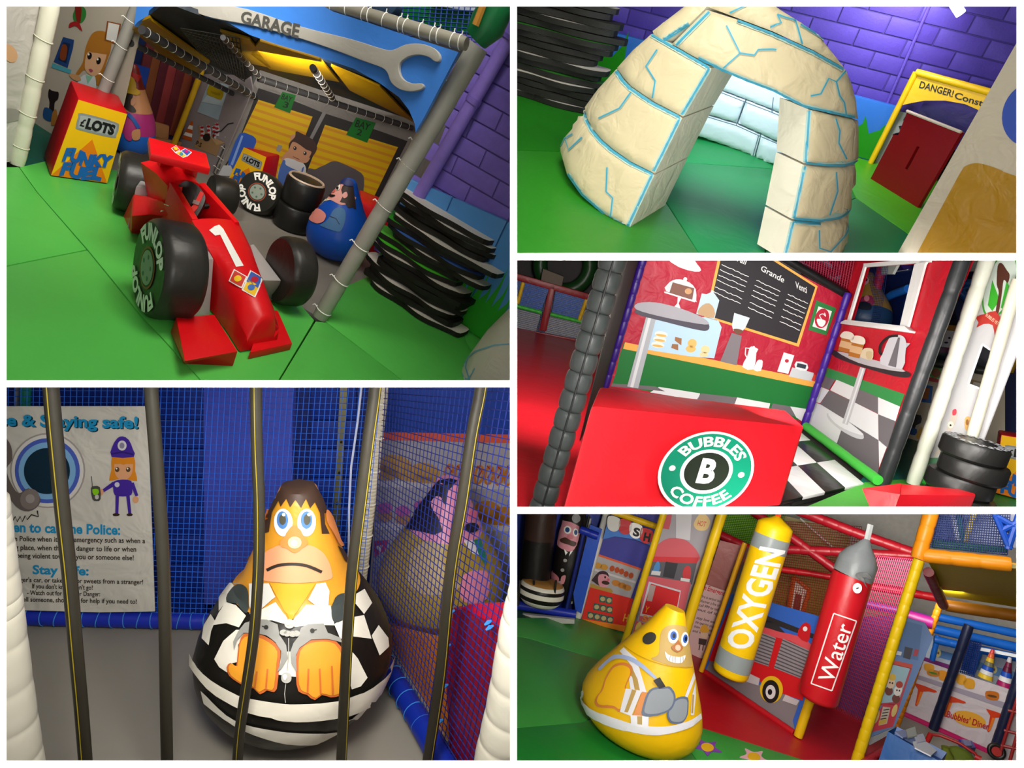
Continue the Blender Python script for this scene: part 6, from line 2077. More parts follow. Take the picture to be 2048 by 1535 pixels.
m.poly(P, po, smooth([(184, 974), (190, 970), (202, 972), (203, 996), (196, 1000), (187, 996)], 2), mat('4a4a46'), .009).poly(P, po, smooth([(187, 976), (199, 976), (199, 985), (190, 987)], 2), mat('8ad018'), .0105).poly(P, po, ell(196, 991, 4, 5), mat('c9c9c6'), .0105).poly(P, po, stroke([(187, 972), (185, 950)], 1.3), mat('5a5a56'), .009)
T.part('printed_hands_and_radio', m)

# ---- rope-wrapped post, right-hand net, bakery beyond
cg = P.g(722, 1240)
rt0, rt1 = P.up(cg, 712, 1235), P.up(cg, 768, 740)
T = Thing(P, 'rope_post', 'cream rope-wrapped post at the corner of the cell nets', 'post', rt0)
T.part('rope', MB().pole(rt0, rt1, P.px2m(rt0, 13), mat('cfc8b4', 'cloth'), .018, .08, 12), sm=60)
for k in range(7):
    c = rt0.lerp(rt1, .1 + k * .13)
    T.part('cord_tie', MB().ring(c, rt1 - rt0 + V((.15, 0, 0)), P.px2m(rt0, 13.5), .003, mat('efece2', 'cloth'), 14, 4))
rwl = P.wall(P.g(728, 1250), P.g(868, 1500))
# right padded tube on the floor
T = Thing(P, 'padded_rail', 'blue padded rail on the floor under the right-hand net', 'rail', P.g(840, 1450))
pth = [P.g(728, 1255, .05), P.g(772, 1330, .05), P.g(815, 1400, .05), P.g(862, 1480, .05), P.g(905, 1560, .05), P.g(940, 1640, .05)]
T.part('sleeve', MB().tube(pth, [P.px2m(pth[2], k) for k in (16, 18, 21, 23, 24, 24)], mat('122a98', 'vinyl'), 16), sm=60)
mb = MB()
for k in range(14):
    t = k / 14 * 4.6
    i = int(t)
    c = pth[i].lerp(pth[i + 1], t - i)
    mb.ring(c, pth[i + 1] - pth[i], P.px2m(c, 22.5), .0025, mat('2f78c8', 'cloth'), 16, 4)
T.part('lacing', mb)
e_ = [P.on(742, 1290, rwl), P.on(905, 1580, rwl)]
nq = [P.on(738, 1270, rwl), P.on(930, 1600, rwl), P.on(1120, 700, rwl), P.on(768, 730, rwl)]
T = Thing(P, 'safety_net', 'navy square-mesh net on the right of the cell before the bakery', 'netting', P.on(800, 1380, rwl))
T.part('net', MB().net(nq, 36, 52, .002, mat('0e2070', 'net')), sm=0)
for (x, y) in ((905, 1215), (908, 1222), (982, 1243), (985, 1253), (900, 1290), (895, 1370), (885, 1440)):
    c = P.on(x, y, rwl) + rwl.n * .01
    T.part('knot', MB().tube([c + V((-.012, 0, -.008)), c, c + V((.012, 0, .006))], [.003, .008, .003], mat('2f78c8', 'cloth'), 6))
bm_b = P.g(850, 1120)
bm_p = P.facing(bm_b)
T = Thing(P, 'bakery_mural', 'printed bakery mural with shelves of pastries behind the navy net', 'mural', P.on(880, 1200, bm_p))
T.part('sheet', MB().slab(P, bm_p, [(690, 700), (1200, 700), (1200, 1420), (690, 1420)], .02, mat('1b46b0', 'print')))
T.part('printed_shelving', MB().poly(P, bm_p, [(735, 862), (1120, 872), (1120, 1400), (700, 1400)], mat('b4b0b4'), .003)
       .poly(P, bm_p, [(735, 862), (1120, 870), (1120, 888), (735, 878)], mat('e8603a'), .005)
       .poly(P, bm_p, [(735, 960), (1120, 968), (1120, 980), (735, 972)], mat('d3cfd0'), .005).poly(P, bm_p, [(735, 1045), (1120, 1048), (1120, 1062), (735, 1058)], mat('d3cfd0'), .005), label='grey shelves with orange top')
m = MB()
for (x, y, rx, ry) in ((790, 930, 34, 22), (850, 942, 30, 18), (770, 945, 25, 14), (830, 955, 45, 8)):
    m.poly(P, bm_p, ell(x, y, rx, ry, 8), mat('c99a3c'), .007)
for (x, y, rx, ry) in ((975, 1020, 28, 20), (1010, 1028, 25, 16), (990, 1038, 40, 10)):
    m.poly(P, bm_p, ell(x, y, rx, ry, 8), mat('c4852c'), .007)
T.part('printed_loaves', m)
m = MB()
for k in range(8):
    x = 898 + k * 20
    m.poly(P, bm_p, stroke(ell(x, 945 + k, 8, 18, 10, 12) + [(x + 8, 945 + k)], 5), mat('c87a20'), .007).poly(P, bm_p, stroke([(x - 4, 930), (x + 5, 940), (x - 3, 955)], 3), mat('a8341c'), .009)
T.part('printed_pretzels', m)
m = MB()
for x, y in ((770, 1022), (806, 1028), (842, 1018)):
    m.poly(P, bm_p, ell(x, y + 8, 16, 12), mat('c08a4a'), .007).poly(P, bm_p, ell(x, y - 8, 15, 11), mat('c460a8'), .009)
T.part('printed_cupcakes', m)
T.part('printed_bunting', MB().poly(P, bm_p, [(748, 1080), (778, 1078), (770, 1100), (750, 1112)], mat('c4305a'), .007).poly(P, bm_p, [(752, 1090), (766, 1088), (760, 1106)], mat('e6dce0'), .008))
hb = P.g(874, 1236)
ht_ = P.up(hb, 900, 960)
wd = P.px2m(hb, 124)
T = figure(P, 'wobble_figure', 'tan baker wobble figure with black hair and moustache behind the net', hb, ht_, [(0, .3 * wd), (.03, .62 * wd), (.1, .84 * wd), (.2, .97 * wd), (.3, 1.0 * wd), (.4, .95 * wd), (.5, .84 * wd), (.6, .69 * wd), (.68, .58 * wd), (.78, .46 * wd), (.88, .34 * wd), (1, .2 * wd)], 'a8902e', bands=[(.0, '8f5a1a'), (.2, 'a98e2c'), (.7, 'd98ba8')])
S = T.surf
T.part('hair', MB().poly(P, S, smooth([(877, 962), (900, 958), (915, 962), (897, 980), (891, 1009), (876, 995), (862, 1003), (868, 1023), (877, 1034), (886, 1062), (868, 1069), (845, 1063), (806, 1056), (840, 1010)], 1), mat('1d1a2a'), .006, 8), label='black hair')
T.part('ear', MB().poly(P, S, ell(876, 1008, 11, 16, 10), mat('d894b0'), .01, 6))
T.part('moustache', MB().poly(P, S, ell(940, 1055, 14, 10), mat('1a1626'), .012, 5).poly(P, S, ell(942, 1030, 9, 10), mat('d86a8a'), .014, 5))
T.part('arm', MB().poly(P, S, smooth([(815, 1150), (828, 1100), (855, 1082), (880, 1092), (886, 1130), (920, 1165), (900, 1185), (850, 1188), (820, 1170)], 3), mat('b8a26a'), .008, 9).poly(P, S, smooth([(925, 1150), (955, 1140), (975, 1150), (970, 1195), (940, 1205), (918, 1190)], 3), mat('e08aa0'), .012, 8))
T.part('tie', MB().poly(P, S, [(945, 1080), (958, 1078), (972, 1120), (968, 1132), (955, 1110)], mat('1a7a6a'), .01, 6).poly(P, S, [(925, 1080), (944, 1080), (956, 1112), (940, 1105)], mat('dcd8dc'), .01, 6))
# soft panels behind the net
lp_ = rwl.back(.07)
T = Thing(P, 'padded_counter', 'orange padded counter panel behind the navy net', 'soft panel', P.on(830, 1380, lp_))
T.part('panel', MB().slab(P, lp_, [(756, 1245), (800, 1262), (850, 1275), (908, 1278), (900, 1520), (885, 1540), (735, 1270)], .05, mat('e08018', 'vinyl')), sm=25)
T = Thing(P, 'padded_counter', 'dark red padded counter panel behind the navy net', 'soft panel', P.on(920, 1400, rwl.back(.03)))
rp2 = rwl.back(.03)
T.part('panel', MB().slab(P, rp2, [(908, 1214), (1004, 1262), (1040, 1300), (1000, 1640), (905, 1600), (890, 1330)], .03, mat('8a1028', 'vinyl')), sm=25)
T.part('top_edge', MB().slab(P, rp2, [(930, 1210), (1010, 1208), (1030, 1262), (1004, 1262), (912, 1216)], .03, mat('c8143c', 'vinyl'), lift=-.02), sm=25)

# ---- the prisoner
pb0 = P.g(592, 1440)
pt0 = P.up(pb0, 597, 968)
k_ = P.px2m(pb0, 1) * .93
prf = [(0, 40), (.02, 72), (.05, 102), (.1, 138), (.16, 166), (.22, 184), (.28, 194), (.34, 196), (.4, 188), (.46, 176), (.52, 158), (.57, 140), (.61, 124), (.615, 116), (.66, 103), (.72, 90), (.78, 77), (.84, 65), (.9, 53), (.95, 43), (.99, 34), (1.0, 22)]
T = figure(P, 'wobble_figure', 'sad prisoner wobble figure in black and white stripes with handcuffs', pb0, pt0, [(a, b * k_) for a, b in prf], '161410', bands=[(.61, 'd8952a')], n=56)
S = T.surf
st = 8
T.part('hair', MB().poly(P, S, [(528, 1020), (548, 990), (560, 970), (576, 964), (597, 960), (625, 964), (640, 990), (658, 1024), (646, 1026), (648, 1048), (657, 1067), (642, 1067), (638, 1026), (628, 1004), (619, 1016), (611, 997), (602, 1015), (591, 999), (581, 1014), (574, 997), (563, 1013), (559, 1001), (546, 1024), (540, 1063), (531, 1066), (533, 1040)], mat('3d2a20'), .005, st)
       .poly(P, S, [(673, 1091), (684, 1098), (696, 1116), (700, 1130), (688, 1122)], mat('3d2a20'), .005, st).poly(P, S, [(504, 1082), (494, 1100), (482, 1118), (492, 1112), (490, 1120), (500, 1108), (505, 1100)], mat('3d2a20'), .005, st), label='brown fringe')
T.part('ear', MB().poly(P, S, smooth([(647, 1021), (656, 1028), (682, 1076), (682, 1092), (674, 1090), (663, 1069), (649, 1044)], 3), mat('d08046'), .012, st), label='ear')
T.part('ear', MB().poly(P, S, smooth([(538, 1016), (532, 1018), (516, 1060), (508, 1084), (516, 1080), (530, 1050), (538, 1034)], 3), mat('d08046'), .012, st), label='ear')
muz = T.part('muzzle', MB().poly(P, S, smooth([(531, 1106), (545, 1096), (562, 1089), (588, 1090), (615, 1089), (632, 1095), (646, 1107), (656, 1124), (661, 1142), (660, 1157), (625, 1163), (590, 1165), (555, 1163), (524, 1157), (520, 1130)], 3), mat('e39a70'), .006, st), label='salmon muzzle')
T.part('mouth', MB().poly(P, S, stroke(smooth([(537, 1139), (558, 1129.5), (585, 1126.5), (612, 1130), (641, 1143)], 4, False), 6), mat('2a2018'), .010, 5), label='down-turned mouth')
for cx in (568.5, 612):
    e = T.part('eye', MB().poly(P, S, ell(cx, 1044, 17.5, 27.5, 0, 28), mat('f2f0ea'), .007, st), label='large white eye')
    T.part('iris', MB().poly(P, S, ell(cx - .5, 1039, 10.5, 17.5, 0, 24), mat('4a7ab8'), .010, 6).poly(P, S, ell(cx, 1038, 6, 10.5, 0, 18), mat('4a4a3c'), .012, 5).poly(P, S, ell(cx + 3, 1028, 3, 3.5, 0, 12), WHT, .014, 3), e, label='blue iris')
T.part('nose', MB().poly(P, S, smooth([(588, 1049), (577, 1061), (572, 1072), (564, 1080), (565, 1091), (576, 1095), (590, 1104), (603, 1095), (612, 1089), (613, 1080), (606, 1070), (600, 1058)], 3), mat('c8803c'), .013, 5).poly(P, S, ell(590, 1083, 12, 12), mat('e0b890'), .016, 5).poly(P, S, ell(589, 1084, 6, 6), mat('f2e4d4'), .018, 4), label='bulbous nose')
CRM = mat('e6e2d4', 'vinyl')
T.part('shirt_stripe', MB().poly(P, S, [(505, 1228), (552, 1203), (581, 1246), (612, 1208), (660, 1210), (668, 1250), (630, 1249), (590, 1253), (545, 1240), (500, 1242)], CRM, .004, st), label='white stripe')
T.part('neck', MB().poly(P, S, [(542, 1165), (629, 1166), (581, 1244)], mat('d8a024'), .007, st), label='yellow neck')
T.part('collar', MB().poly(P, S, [(503, 1166), (541, 1165), (553, 1192), (525, 1217), (503, 1228)], mat('d9d8d2'), .010, st).poly(P, S, [(631, 1166), (648, 1164), (656, 1181), (652, 1236), (638, 1216), (615, 1198)], mat('d9d8d2'), .010, st), label='white collar')
for q in ([(458, 1160), (471, 1175), (455, 1204), (440, 1222), (440, 1195)], [(454, 1204), (474, 1210), (494, 1231), (480, 1254), (455, 1246), (428, 1250), (440, 1225)], [(424, 1228), (433, 1242), (425, 1262), (420, 1290), (406, 1276), (410, 1250)],
          [(431, 1317), (449, 1281), (474, 1259), (497, 1259), (478, 1289), (480, 1322), (464, 1326), (456, 1343), (441, 1333)],
          [(710, 1188), (727, 1178), (742, 1206), (726, 1228), (708, 1206)], [(667, 1248), (681, 1238), (726, 1230), (741, 1277), (702, 1272), (679, 1277)], [(702, 1302), (714, 1316), (733, 1354), (720, 1371), (702, 1377), (690, 1340)],
          [(755, 1250), (774, 1275), (776, 1292), (757, 1310), (741, 1271)], [(564, 1302), (593, 1302), (593, 1352), (556, 1348)]):
    T.part('sleeve_stripe', MB().poly(P, S, q, CRM, .005, st), label='white sleeve stripe')
sl = mat('39403f', 'vinyl')
T.part('shoulder_patch', MB().poly(P, S, smooth([(456, 1202), (462, 1182), (478, 1169), (494, 1172), (500, 1190), (496, 1226), (476, 1209)], 3), sl, .007, st).poly(P, S, smooth([(661, 1225), (668, 1195), (685, 1186), (700, 1196), (706, 1215), (690, 1236), (668, 1245)], 3), sl, .007, st), label='grey shoulder patch')  # a grey patch on each shoulder
band = smooth([(388, 1306), (404, 1334), (430, 1358), (468, 1380), (500, 1391), (560, 1401), (600, 1403), (680, 1397), (740, 1370), (775, 1340), (794, 1310)], 2, False) + smooth([(795, 1336), (770, 1380), (735, 1408), (690, 1426), (640, 1434), (590, 1436), (545, 1430), (500, 1420), (440, 1388), (410, 1360), (388, 1330)], 2, False)
T.part('piped_band', MB().poly(P, S, band, mat('ddd8c8', 'vinyl'), .016, st), label='raised white band')
band = smooth([(404, 1380), (425, 1400), (455, 1428), (488, 1445), (530, 1455), (574, 1461), (625, 1464), (675, 1461), (730, 1443), (765, 1415), (785, 1385)], 2, False) + smooth([(778, 1415), (740, 1448), (699, 1468), (660, 1480), (624, 1487), (574, 1485), (530, 1474), (488, 1458), (450, 1436), (410, 1405)], 2, False)
T.part('base_stripe', MB().poly(P, S, band, CRM, .005, st), label='white stripe')
HS, HO = mat('dc9526'), mat('c4652a')
lh = smooth([(493, 1266), (519, 1266), (546, 1279), (562, 1298), (560, 1324), (555, 1374), (546, 1380), (536, 1377), (523, 1385), (510, 1373), (497, 1371), (478, 1360), (464, 1349), (458, 1333), (466, 1324), (477, 1330), (482, 1289)], 2)
rh = smooth([(595, 1296), (615, 1279), (644, 1275), (669, 1281), (685, 1308), (690, 1350), (688, 1380), (676, 1388), (659, 1391), (642, 1386), (628, 1396), (613, 1386), (597, 1379), (592, 1347)], 2)


def shrink(pts, k):
    cx = sum(p[0] for p in pts) / len(pts)
    cy_ = sum(p[1] for p in pts) / len(pts)
    return [(cx + (x - cx) * k, cy_ + (y - cy_) * k) for x, y in pts]


for pts, fin in ((lh, [[(518, 1340), (514, 1372)], [(538, 1335), (535, 1374)], [(500, 1345), (496, 1366)]], ), (rh, [[(616, 1335), (614, 1382)], [(637, 1335), (639, 1382)], [(660, 1330), (662, 1384)]])):
    m = MB().poly(P, S, pts, HO, .012, st).poly(P, S, shrink(pts, .9), HS, .015, st)
    for f_ in fin:
        m.poly(P, S, stroke(f_, 3.5), HO, .018, 5)
    T.part('hand', m, label='orange clasped hand')
CU = mat('8f8f8a', 'vinyl')
for pts, kh in (([(519, 1238), (538, 1239), (558, 1248), (562, 1269), (574, 1289), (577, 1312), (566, 1332), (556, 1341), (563, 1322), (564, 1300), (554, 1283), (538, 1270), (519, 1265), (495, 1265), (482, 1279), (476, 1298), (474, 1283), (484, 1262), (497, 1246)], (537, 1254)),
                ([(601, 1255), (615, 1248), (644, 1247), (652, 1265), (675, 1275), (678, 1284), (650, 1277), (620, 1278), (599, 1294), (592, 1308), (594, 1341), (583, 1324), (581, 1302), (587, 1285), (597, 1272)], (622, 1261))):
    T.part('handcuff', MB().poly(P, S, pts, CU, .020, st).poly(P, S, ell(kh[0], kh[1], 4.5, 4.5, 0, 12), mat('22221e'), .023, 4).poly(P, S, stroke([kh, (kh[0] + (-7 if kh[0] < 600 else 9), kh[1] - 2)], 2), mat('22221e'), .023, 4), label='grey handcuff')
m = MB()
for x, y in ((569, 1264), (576, 1266), (586, 1267), (593, 1266)):
    m.poly(P, S, stroke(ell(x, y, 6, 5, 0, 12) + [(x + 6, y)], 1.6), mat('a3a39c'), .022, 5)
T.part('chain', m, label='handcuff chain')
for x, y in ((580, 1247), (574, 1351)):
    T.part('button', MB().poly(P, S, ell(x, y, 9.5, 9.5, 0, 20), mat('b3b1aa'), .022, 5).poly(P, S, ell(x - 2, y - 2, 4.5, 4.5, 0, 12), mat('dcdad4'), .025, 3), label='grey button')
T.part('placket', MB().poly(P, S, stroke([(578, 1275), (578, 1310), (575, 1340)], 1.6), mat('a8a69e'), .009, 5).poly(P, S, stroke([(573, 1360), (570, 1385), (572, 1402)], 1.6), mat('a8a69e'), .009, 5))

# ---- bars in front
fbp = P.facing(P.g(510, 1640))
BARS = [([(100, 735), (103, 790), (113, 900), (126, 1030), (139, 1150), (151, 1290), (162, 1410), (170, 1510), (178, 1620)], 14.5, 'leftmost dark rubber bar of the cell front, crossing the poster phone'),
        ([(299, 735), (303, 790), (316, 960), (326, 1110), (330, 1250), (332, 1400), (334, 1520), (336, 1620)], 13, 'dark rubber bar hanging at the poster edge'),
        ([(512, 735), (512, 800), (514, 900), (518, 1000), (518, 1100), (514, 1190), (507, 1275), (493, 1370), (481, 1450), (475, 1520), (470, 1620)], 12, 'bowed dark rubber bar crossing the prisoner cheek and hand'),
        ([(754, 735), (749, 790), (738, 870), (722, 1000), (707, 1120), (699, 1210), (691, 1350), (683, 1520), (679, 1620)], 12.5, 'dark rubber bar crossing the prisoner sleeve beside the rope post'),
        ([(968, 735), (960, 790), (944, 870), (925, 1000), (906, 1110), (895, 1200), (882, 1340), (868, 1440), (856, 1520), (845, 1620)], 13, 'rightmost dark rubber bar before the bakery net')]
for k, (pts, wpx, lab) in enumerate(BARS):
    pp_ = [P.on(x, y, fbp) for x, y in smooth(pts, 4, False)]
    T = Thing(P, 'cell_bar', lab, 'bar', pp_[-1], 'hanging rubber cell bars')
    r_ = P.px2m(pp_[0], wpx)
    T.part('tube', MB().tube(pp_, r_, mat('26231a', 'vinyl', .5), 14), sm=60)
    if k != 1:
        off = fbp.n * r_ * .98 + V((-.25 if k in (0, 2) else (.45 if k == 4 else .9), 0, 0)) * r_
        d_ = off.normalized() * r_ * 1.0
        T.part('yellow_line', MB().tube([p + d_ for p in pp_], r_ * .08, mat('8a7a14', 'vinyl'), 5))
# ---- near white padded posts
for pts, lab in (([(-56, 1000), (-45, 1080), (-28, 1188), (-20, 1247), (2, 1399), (22, 1520), (40, 1620)], 'white ribbed padded post below the poster corner'), ([(1098, 1090), (1078, 1179), (1058, 1256), (1031, 1404), (1004, 1520), (985, 1620)], 'white ribbed padded post at the end of the dark red counter panel')):
    pp_ = [P.on(x, y, fbp.back(.12 if pts[0][0] < 0 else -.2)) for x, y in smooth(pts, 3, False)]
    T = Thing(P, 'padded_post', lab, 'post', pp_[-1], 'white posts of the cell front')
    r_ = P.px2m(pp_[0], 61)
    path, rr_ = [], []
    L = len(pp_)
    tot = 11
    for i in range(tot):
        for f_, kk in ((0, .955), (.05, .985), (.3, 1.0), (.7, 1.0), (.95, .985)):
            t = (i + f_) / tot * (L - 1)
            j = min(int(t), L - 2)
            path.append(pp_[j].lerp(pp_[j + 1], t - j))
            rr_.append(r_ * kk)
    T.part('sleeve', MB().tube(path, rr_, mat('d3d0c0', 'vinyl'), 28), sm=60)


# ================================================================== BOOTH 5: the fire station
P = P5
backdrop(P, 'wall_back', P.g(1500, 1175), [(900, 960), (2300, 960), (2300, 1330), (900, 1330)], 'd6d2ca')
floor_mats(P, 'floor', [
    [(850, 1215), (1034, 1234), (1162, 1234), (1250, 1258), (1290, 1320), (1210, 1321), (1057, 1275), (850, 1210)][:7] + [(850, 1240)],
    [(850, 1240), (1057, 1275), (1210, 1321), (1290, 1320), (1345, 1385), (1160, 1443), (1034, 1454), (850, 1470)],
    [(850, 1470), (1034, 1454), (1160, 1443), (1345, 1385), (1388, 1449), (1366, 1480), (1394, 1520), (1440, 1600), (850, 1600)],
    [(1388, 1449), (1613, 1520), (1800, 1600), (1440, 1600), (1394, 1520), (1366, 1480)],
], ['43a548', '3fa045', '1f8a32', '2f9a3c'])
fl = struct(P, 'floor', MB().prism([P.g(*p, -.008) for p in ((1360, 1290), (1400, 1460), (1620, 1526), (1830, 1600), (1800, 1480), (1790, 1440), (1640, 1380), (1420, 1290))], V((0, 0, -.05)), mat('b81420', 'floor')), P.g(1500, 1420))
q = [P.g(*p, -.02) for p in ((1680, 1600), (2300, 1640), (2300, 1420), (1900, 1400), (1780, 1430))]
struct(P, 'floor', MB().prism(q, V((0, 0, -.05)), mat('8a867e', 'floor')), q[0])
gr = Plane(V((0, 0, 0)), V((0, 0, 1)), P)
for (cx, cy_, c, lab) in ((1415, 1493, '7a3aa8', 'purple flower'), (1508, 1512, 'd8a8b4', 'pink flower')):
    pts = []
    for k in range(10):
        a = 2 * PI * k / 10 + .3
        r = 1.0 if k % 2 == 0 else .52
        pts.append((cx + 30 * r * math.cos(a), cy_ + 17 * r * math.sin(a) + 5 * r * math.cos(a)))
    T = Thing(P, 'floor_flower', lab + ' sewn onto the green floor mat before the red floor', 'flower', P.g(cx, cy_), 'flowers on the green mat')
    T.part('petals', MB().prism([P.g(x, y, .006) for x, y in smooth(pts, 3)], V((0, 0, -.005)), mat(c, 'vinyl')), sm=25)
    T.part('centre', MB().prism([P.g(x, y, .009) for x, y in ell(cx, cy_, 13, 8, 12)], V((0, 0, -.004)), mat('e0b010', 'vinyl')), sm=25)

# ---- distant cell on the left
cb0 = P.g(1090, 1226)
cp = P.facing(cb0)
T = Thing(P, 'cell_booth', 'blue padded frame of the distant prison cell', 'play frame', cb0)
T.part('back_sheet', MB().slab(P, cp.back(.5), [(960, 980), (1240, 980), (1180, 1240), (960, 1230)], .02, mat('13309c', 'vinyl')))
T.part('rail', MB().pole(P.on(1000, 1204, cp), P.on(1152, 1228, cp), P.px2m(cb0, 9), mat('1b2fa8', 'vinyl'), .3), sm=60)
T.part('rail', MB().pole(P.on(1160, 1058, cp), P.on(1196, 1072, cp), P.px2m(cb0, 8), mat('1b2fa8', 'vinyl'), .3), sm=60)
T.part('step', MB().slab(P, cp, [(960, 1212), (1150, 1232), (1150, 1240), (960, 1238)], .05, mat('b5b3ae', 'vinyl'), lift=.1))
T.part('post', MB().pole(P.on(1132, 1222, cp), P.on(1168, 1062, cp), P.px2m(cb0, 4), mat('10226e', 'vinyl'), .3), sm=60)
T.part('dark_post', MB().pole(P.on(1137, 1214, cp.back(.1)), P.on(1178, 1030, cp.back(.1)), P.px2m(cb0, 3), mat('1a1c20', 'vinyl'), .3), sm=60)
T.part('white_post', MB().pole(P.on(1140, 1205, cp.back(.2)), P.on(1178, 1035, cp.back(.2)), P.px2m(cb0, 6), mat('b9b9b6', 'vinyl'), .3), sm=60)
T.part('blue_sheet', MB().slab(P, cp, [(1150, 1222), (1146, 1190), (1180, 1050), (1204, 1060), (1162, 1230)], .02, mat('1c4cb8', 'vinyl'), lift=-.05))
wp0 = P.g(1156, 1234)
padded_post(P, 'padded_post', 'white padded post between the distant cell and the bakery', wp0, P.up(wp0, 1216, 1015), P.px2m(wp0, 7), 'd6d4cc', pitch=.3)
hbp = cp.back(.05)
b0, b1 = P.on(1068, 1166, hbp), P.on(1086, 1000, hbp)
T = Thing(P, 'hanging_bag', 'dark brown and black hanging punch bag in the distant cell', 'punch bag', b0)
rr = P.px2m(b0, 31)
T.part('bag', MB().lathe(b0, b1 - b0, [(0, rr * .8), (.02, rr), ((b1 - b0).length * .53, rr), ((b1 - b0).length * .53 + .001, rr), ((b1 - b0).length, rr)], mat('151312', 'vinyl'), 24, mats=[mat('131110', 'vinyl'), mat('131110', 'vinyl'), mat('3a2620', 'vinyl'), mat('3a2620', 'vinyl')]), sm=40)
pol = hbp.back(.15)
o0, o1 = P.on(1132, 1196, pol), P.on(1152, 1010, pol)
T = Thing(P, 'wobble_figure', 'policeman wobble figure with brown moustache behind the punch bag', 'toy figure', o0)
rr = P.px2m(o0, 33)
mbp = MB().lathe(o0, o1 - o0, [(0, rr * .6), (.05, rr * .95), ((o1 - o0).length * .4, rr), ((o1 - o0).length * .75, rr * .8), ((o1 - o0).length, rr * .6)], mat('1a1716', 'vinyl'), 30)
T.part('body', mbp, sm=50)
S = Curved(mbp)
T.part('face', MB().poly(P, S, smooth([(1117, 1050), (1126, 1040), (1158, 1052), (1156, 1080), (1148, 1098), (1136, 1102), (1112, 1088), (1110, 1068)], 2), mat('d9909c'), .006, 5), label='pink face')
for x, y, r in ((1136, 1059, 7), (1151, 1064, 5)):
    T.part('eye', MB().poly(P, S, ell(x, y, r, 8), WHT, .01, 4).poly(P, S, ell(x, y, r * .6, 5), mat('2a4a80'), .013, 3))
T.part('moustache', MB().poly(P, S, smooth([(1122, 1078), (1132, 1074), (1142, 1080), (1152, 1084), (1148, 1092), (1136, 1088), (1124, 1084)], 3), mat('4a3226'), .012, 4).poly(P, S, ell(1141, 1073, 6, 5), mat('c8737e'), .016, 3))
T.part('badge', MB().poly(P, S, ell(1152, 1036, 8, 9), mat('8a8a8c'), .01, 4))
T.part('hand', MB().poly(P, S, smooth([(1088, 1150), (1098, 1140), (1112, 1146), (1120, 1158), (1108, 1170), (1092, 1164)], 3), mat('c87c84'), .014, 5).poly(P, S, smooth([(1124, 1152), (1132, 1150), (1128, 1166), (1122, 1165)], 3), mat('d08a90'), .012, 5))
for x, y in ((1131, 1120), (1126, 1139), (1120, 1164)):
    T.part('button', MB().poly(P, S, ell(x, y, 3.5, 3.5), mat('9a9a96'), .012, 3))
T.part('collar', MB().poly(P, S, [(1129, 1097), (1136, 1104), (1132, 1110)], WHT, .012, 3).poly(P, S, [(1141, 1102), (1146, 1100), (1138, 1112)], WHT, .012, 3))
fpz = hbp.back(-.1)
z0, z1 = P.on(1078, 1210, fpz), P.on(1086, 1165, fpz)
T = Thing(P, 'wobble_figure', 'striped lower half of the prisoner figure under the distant punch bag', 'toy figure', z0)
rr = P.px2m(z0, 46)
H = (z1 - z0).length
T.part('body', MB().lathe(z0, z1 - z0, [(0, rr * .5), (H * .1, rr * .75), (H * .3, rr * .93), (H * .5, rr), (H * .7, rr), (H * .85, rr * .98), (H, rr * .9), (H * 1.1, rr * .6)], CRM, 30,
                               mats=[mat('171412', 'vinyl'), CRM, mat('171412', 'vinyl'), CRM, mat('171412', 'vinyl'), CRM, mat('b08040', 'vinyl')]), sm=50)
for x0, x1, lb2 in ((1040, 1036, 'black rubber bar at the outer edge of the distant striped figure'), (1068, 1066, 'black rubber bar across the middle of the distant striped figure'), (1112, 1106, 'black rubber bar of the distant striped figure next to the policeman')):
    T2 = Thing(P, 'cell_bar', lb2, 'bar', P.on(x1, 1210, cp), 'bars of the distant cell')
    T2.part('tube', MB().tube([P.on(x1, 1210, cp.back(-.2)), P.on(x0, 1160, cp.back(-.2))], P.px2m(cb0, 2.4), mat('191714', 'vinyl'), 8), sm=60)

# ---- bakery booth
bkb = P.g(1200, 1244)
bp_ = P.wall(P.g(1162, 1236), P.g(1250, 1266))
T = Thing(P, 'bakery_mural', 'bakery shop front mural with red counter, pastry shelves and scalloped awning', 'mural', P.on(1205, 1245, bp_))
T.part('sheet', MB().slab(P, bp_, [(1160, 1238), (1226, 980), (1345, 980), (1262, 1268)], .02, mat('3a3a92', 'print')))
T.part('printed_shelves', MB().poly(P, bp_, [(1196, 1109), (1282, 1138), (1258, 1205), (1172, 1178)], mat('a8a3a6'), .003).poly(P, bp_, [(1197, 1107), (1283, 1136), (1282, 1140), (1196, 1111)], mat('d8562c'), .005).poly(P, bp_, [(1188, 1136), (1272, 1162), (1271, 1166), (1187, 1140)], mat('c9c5c6'), .005))
m = MB()
for (x, y, rx) in ((1196, 1130, 8), (1208, 1133, 8), (1224, 1136, 5), (1234, 1139, 5), (1243, 1142, 5), (1252, 1147, 5), (1262, 1150, 5)):
    m.poly(P, bp_, ell(x, y, rx, 6, 15), mat('c28a2c' if x < 1220 else 'b0481c'), .007)
for (x, y) in ((1232, 1165), (1244, 1170), (1254, 1174)):
    m.poly(P, bp_, ell(x, y, 9, 6, 15), mat('c07a2c'), .007)
T.part('printed_pastries', m)
m = MB().poly(P, bp_, smooth([(1184, 1158), (1198, 1142), (1212, 1142), (1218, 1152), (1212, 1166), (1202, 1172), (1186, 1162)], 2), mat('3a2028'), .008).poly(P, bp_, smooth([(1198, 1148), (1212, 1148), (1220, 1158), (1214, 1172), (1200, 1172), (1196, 1160)], 2), mat('d8909c'), .010)
m.poly(P, bp_, ell(1211, 1164, 8, 4, 10), mat('3a2018'), .012).poly(P, bp_, ell(1210, 1153, 2, 2.5), mat('201a20'), .012).poly(P, bp_, ell(1216, 1158, 3, 2.6), mat('c8606c'), .013)
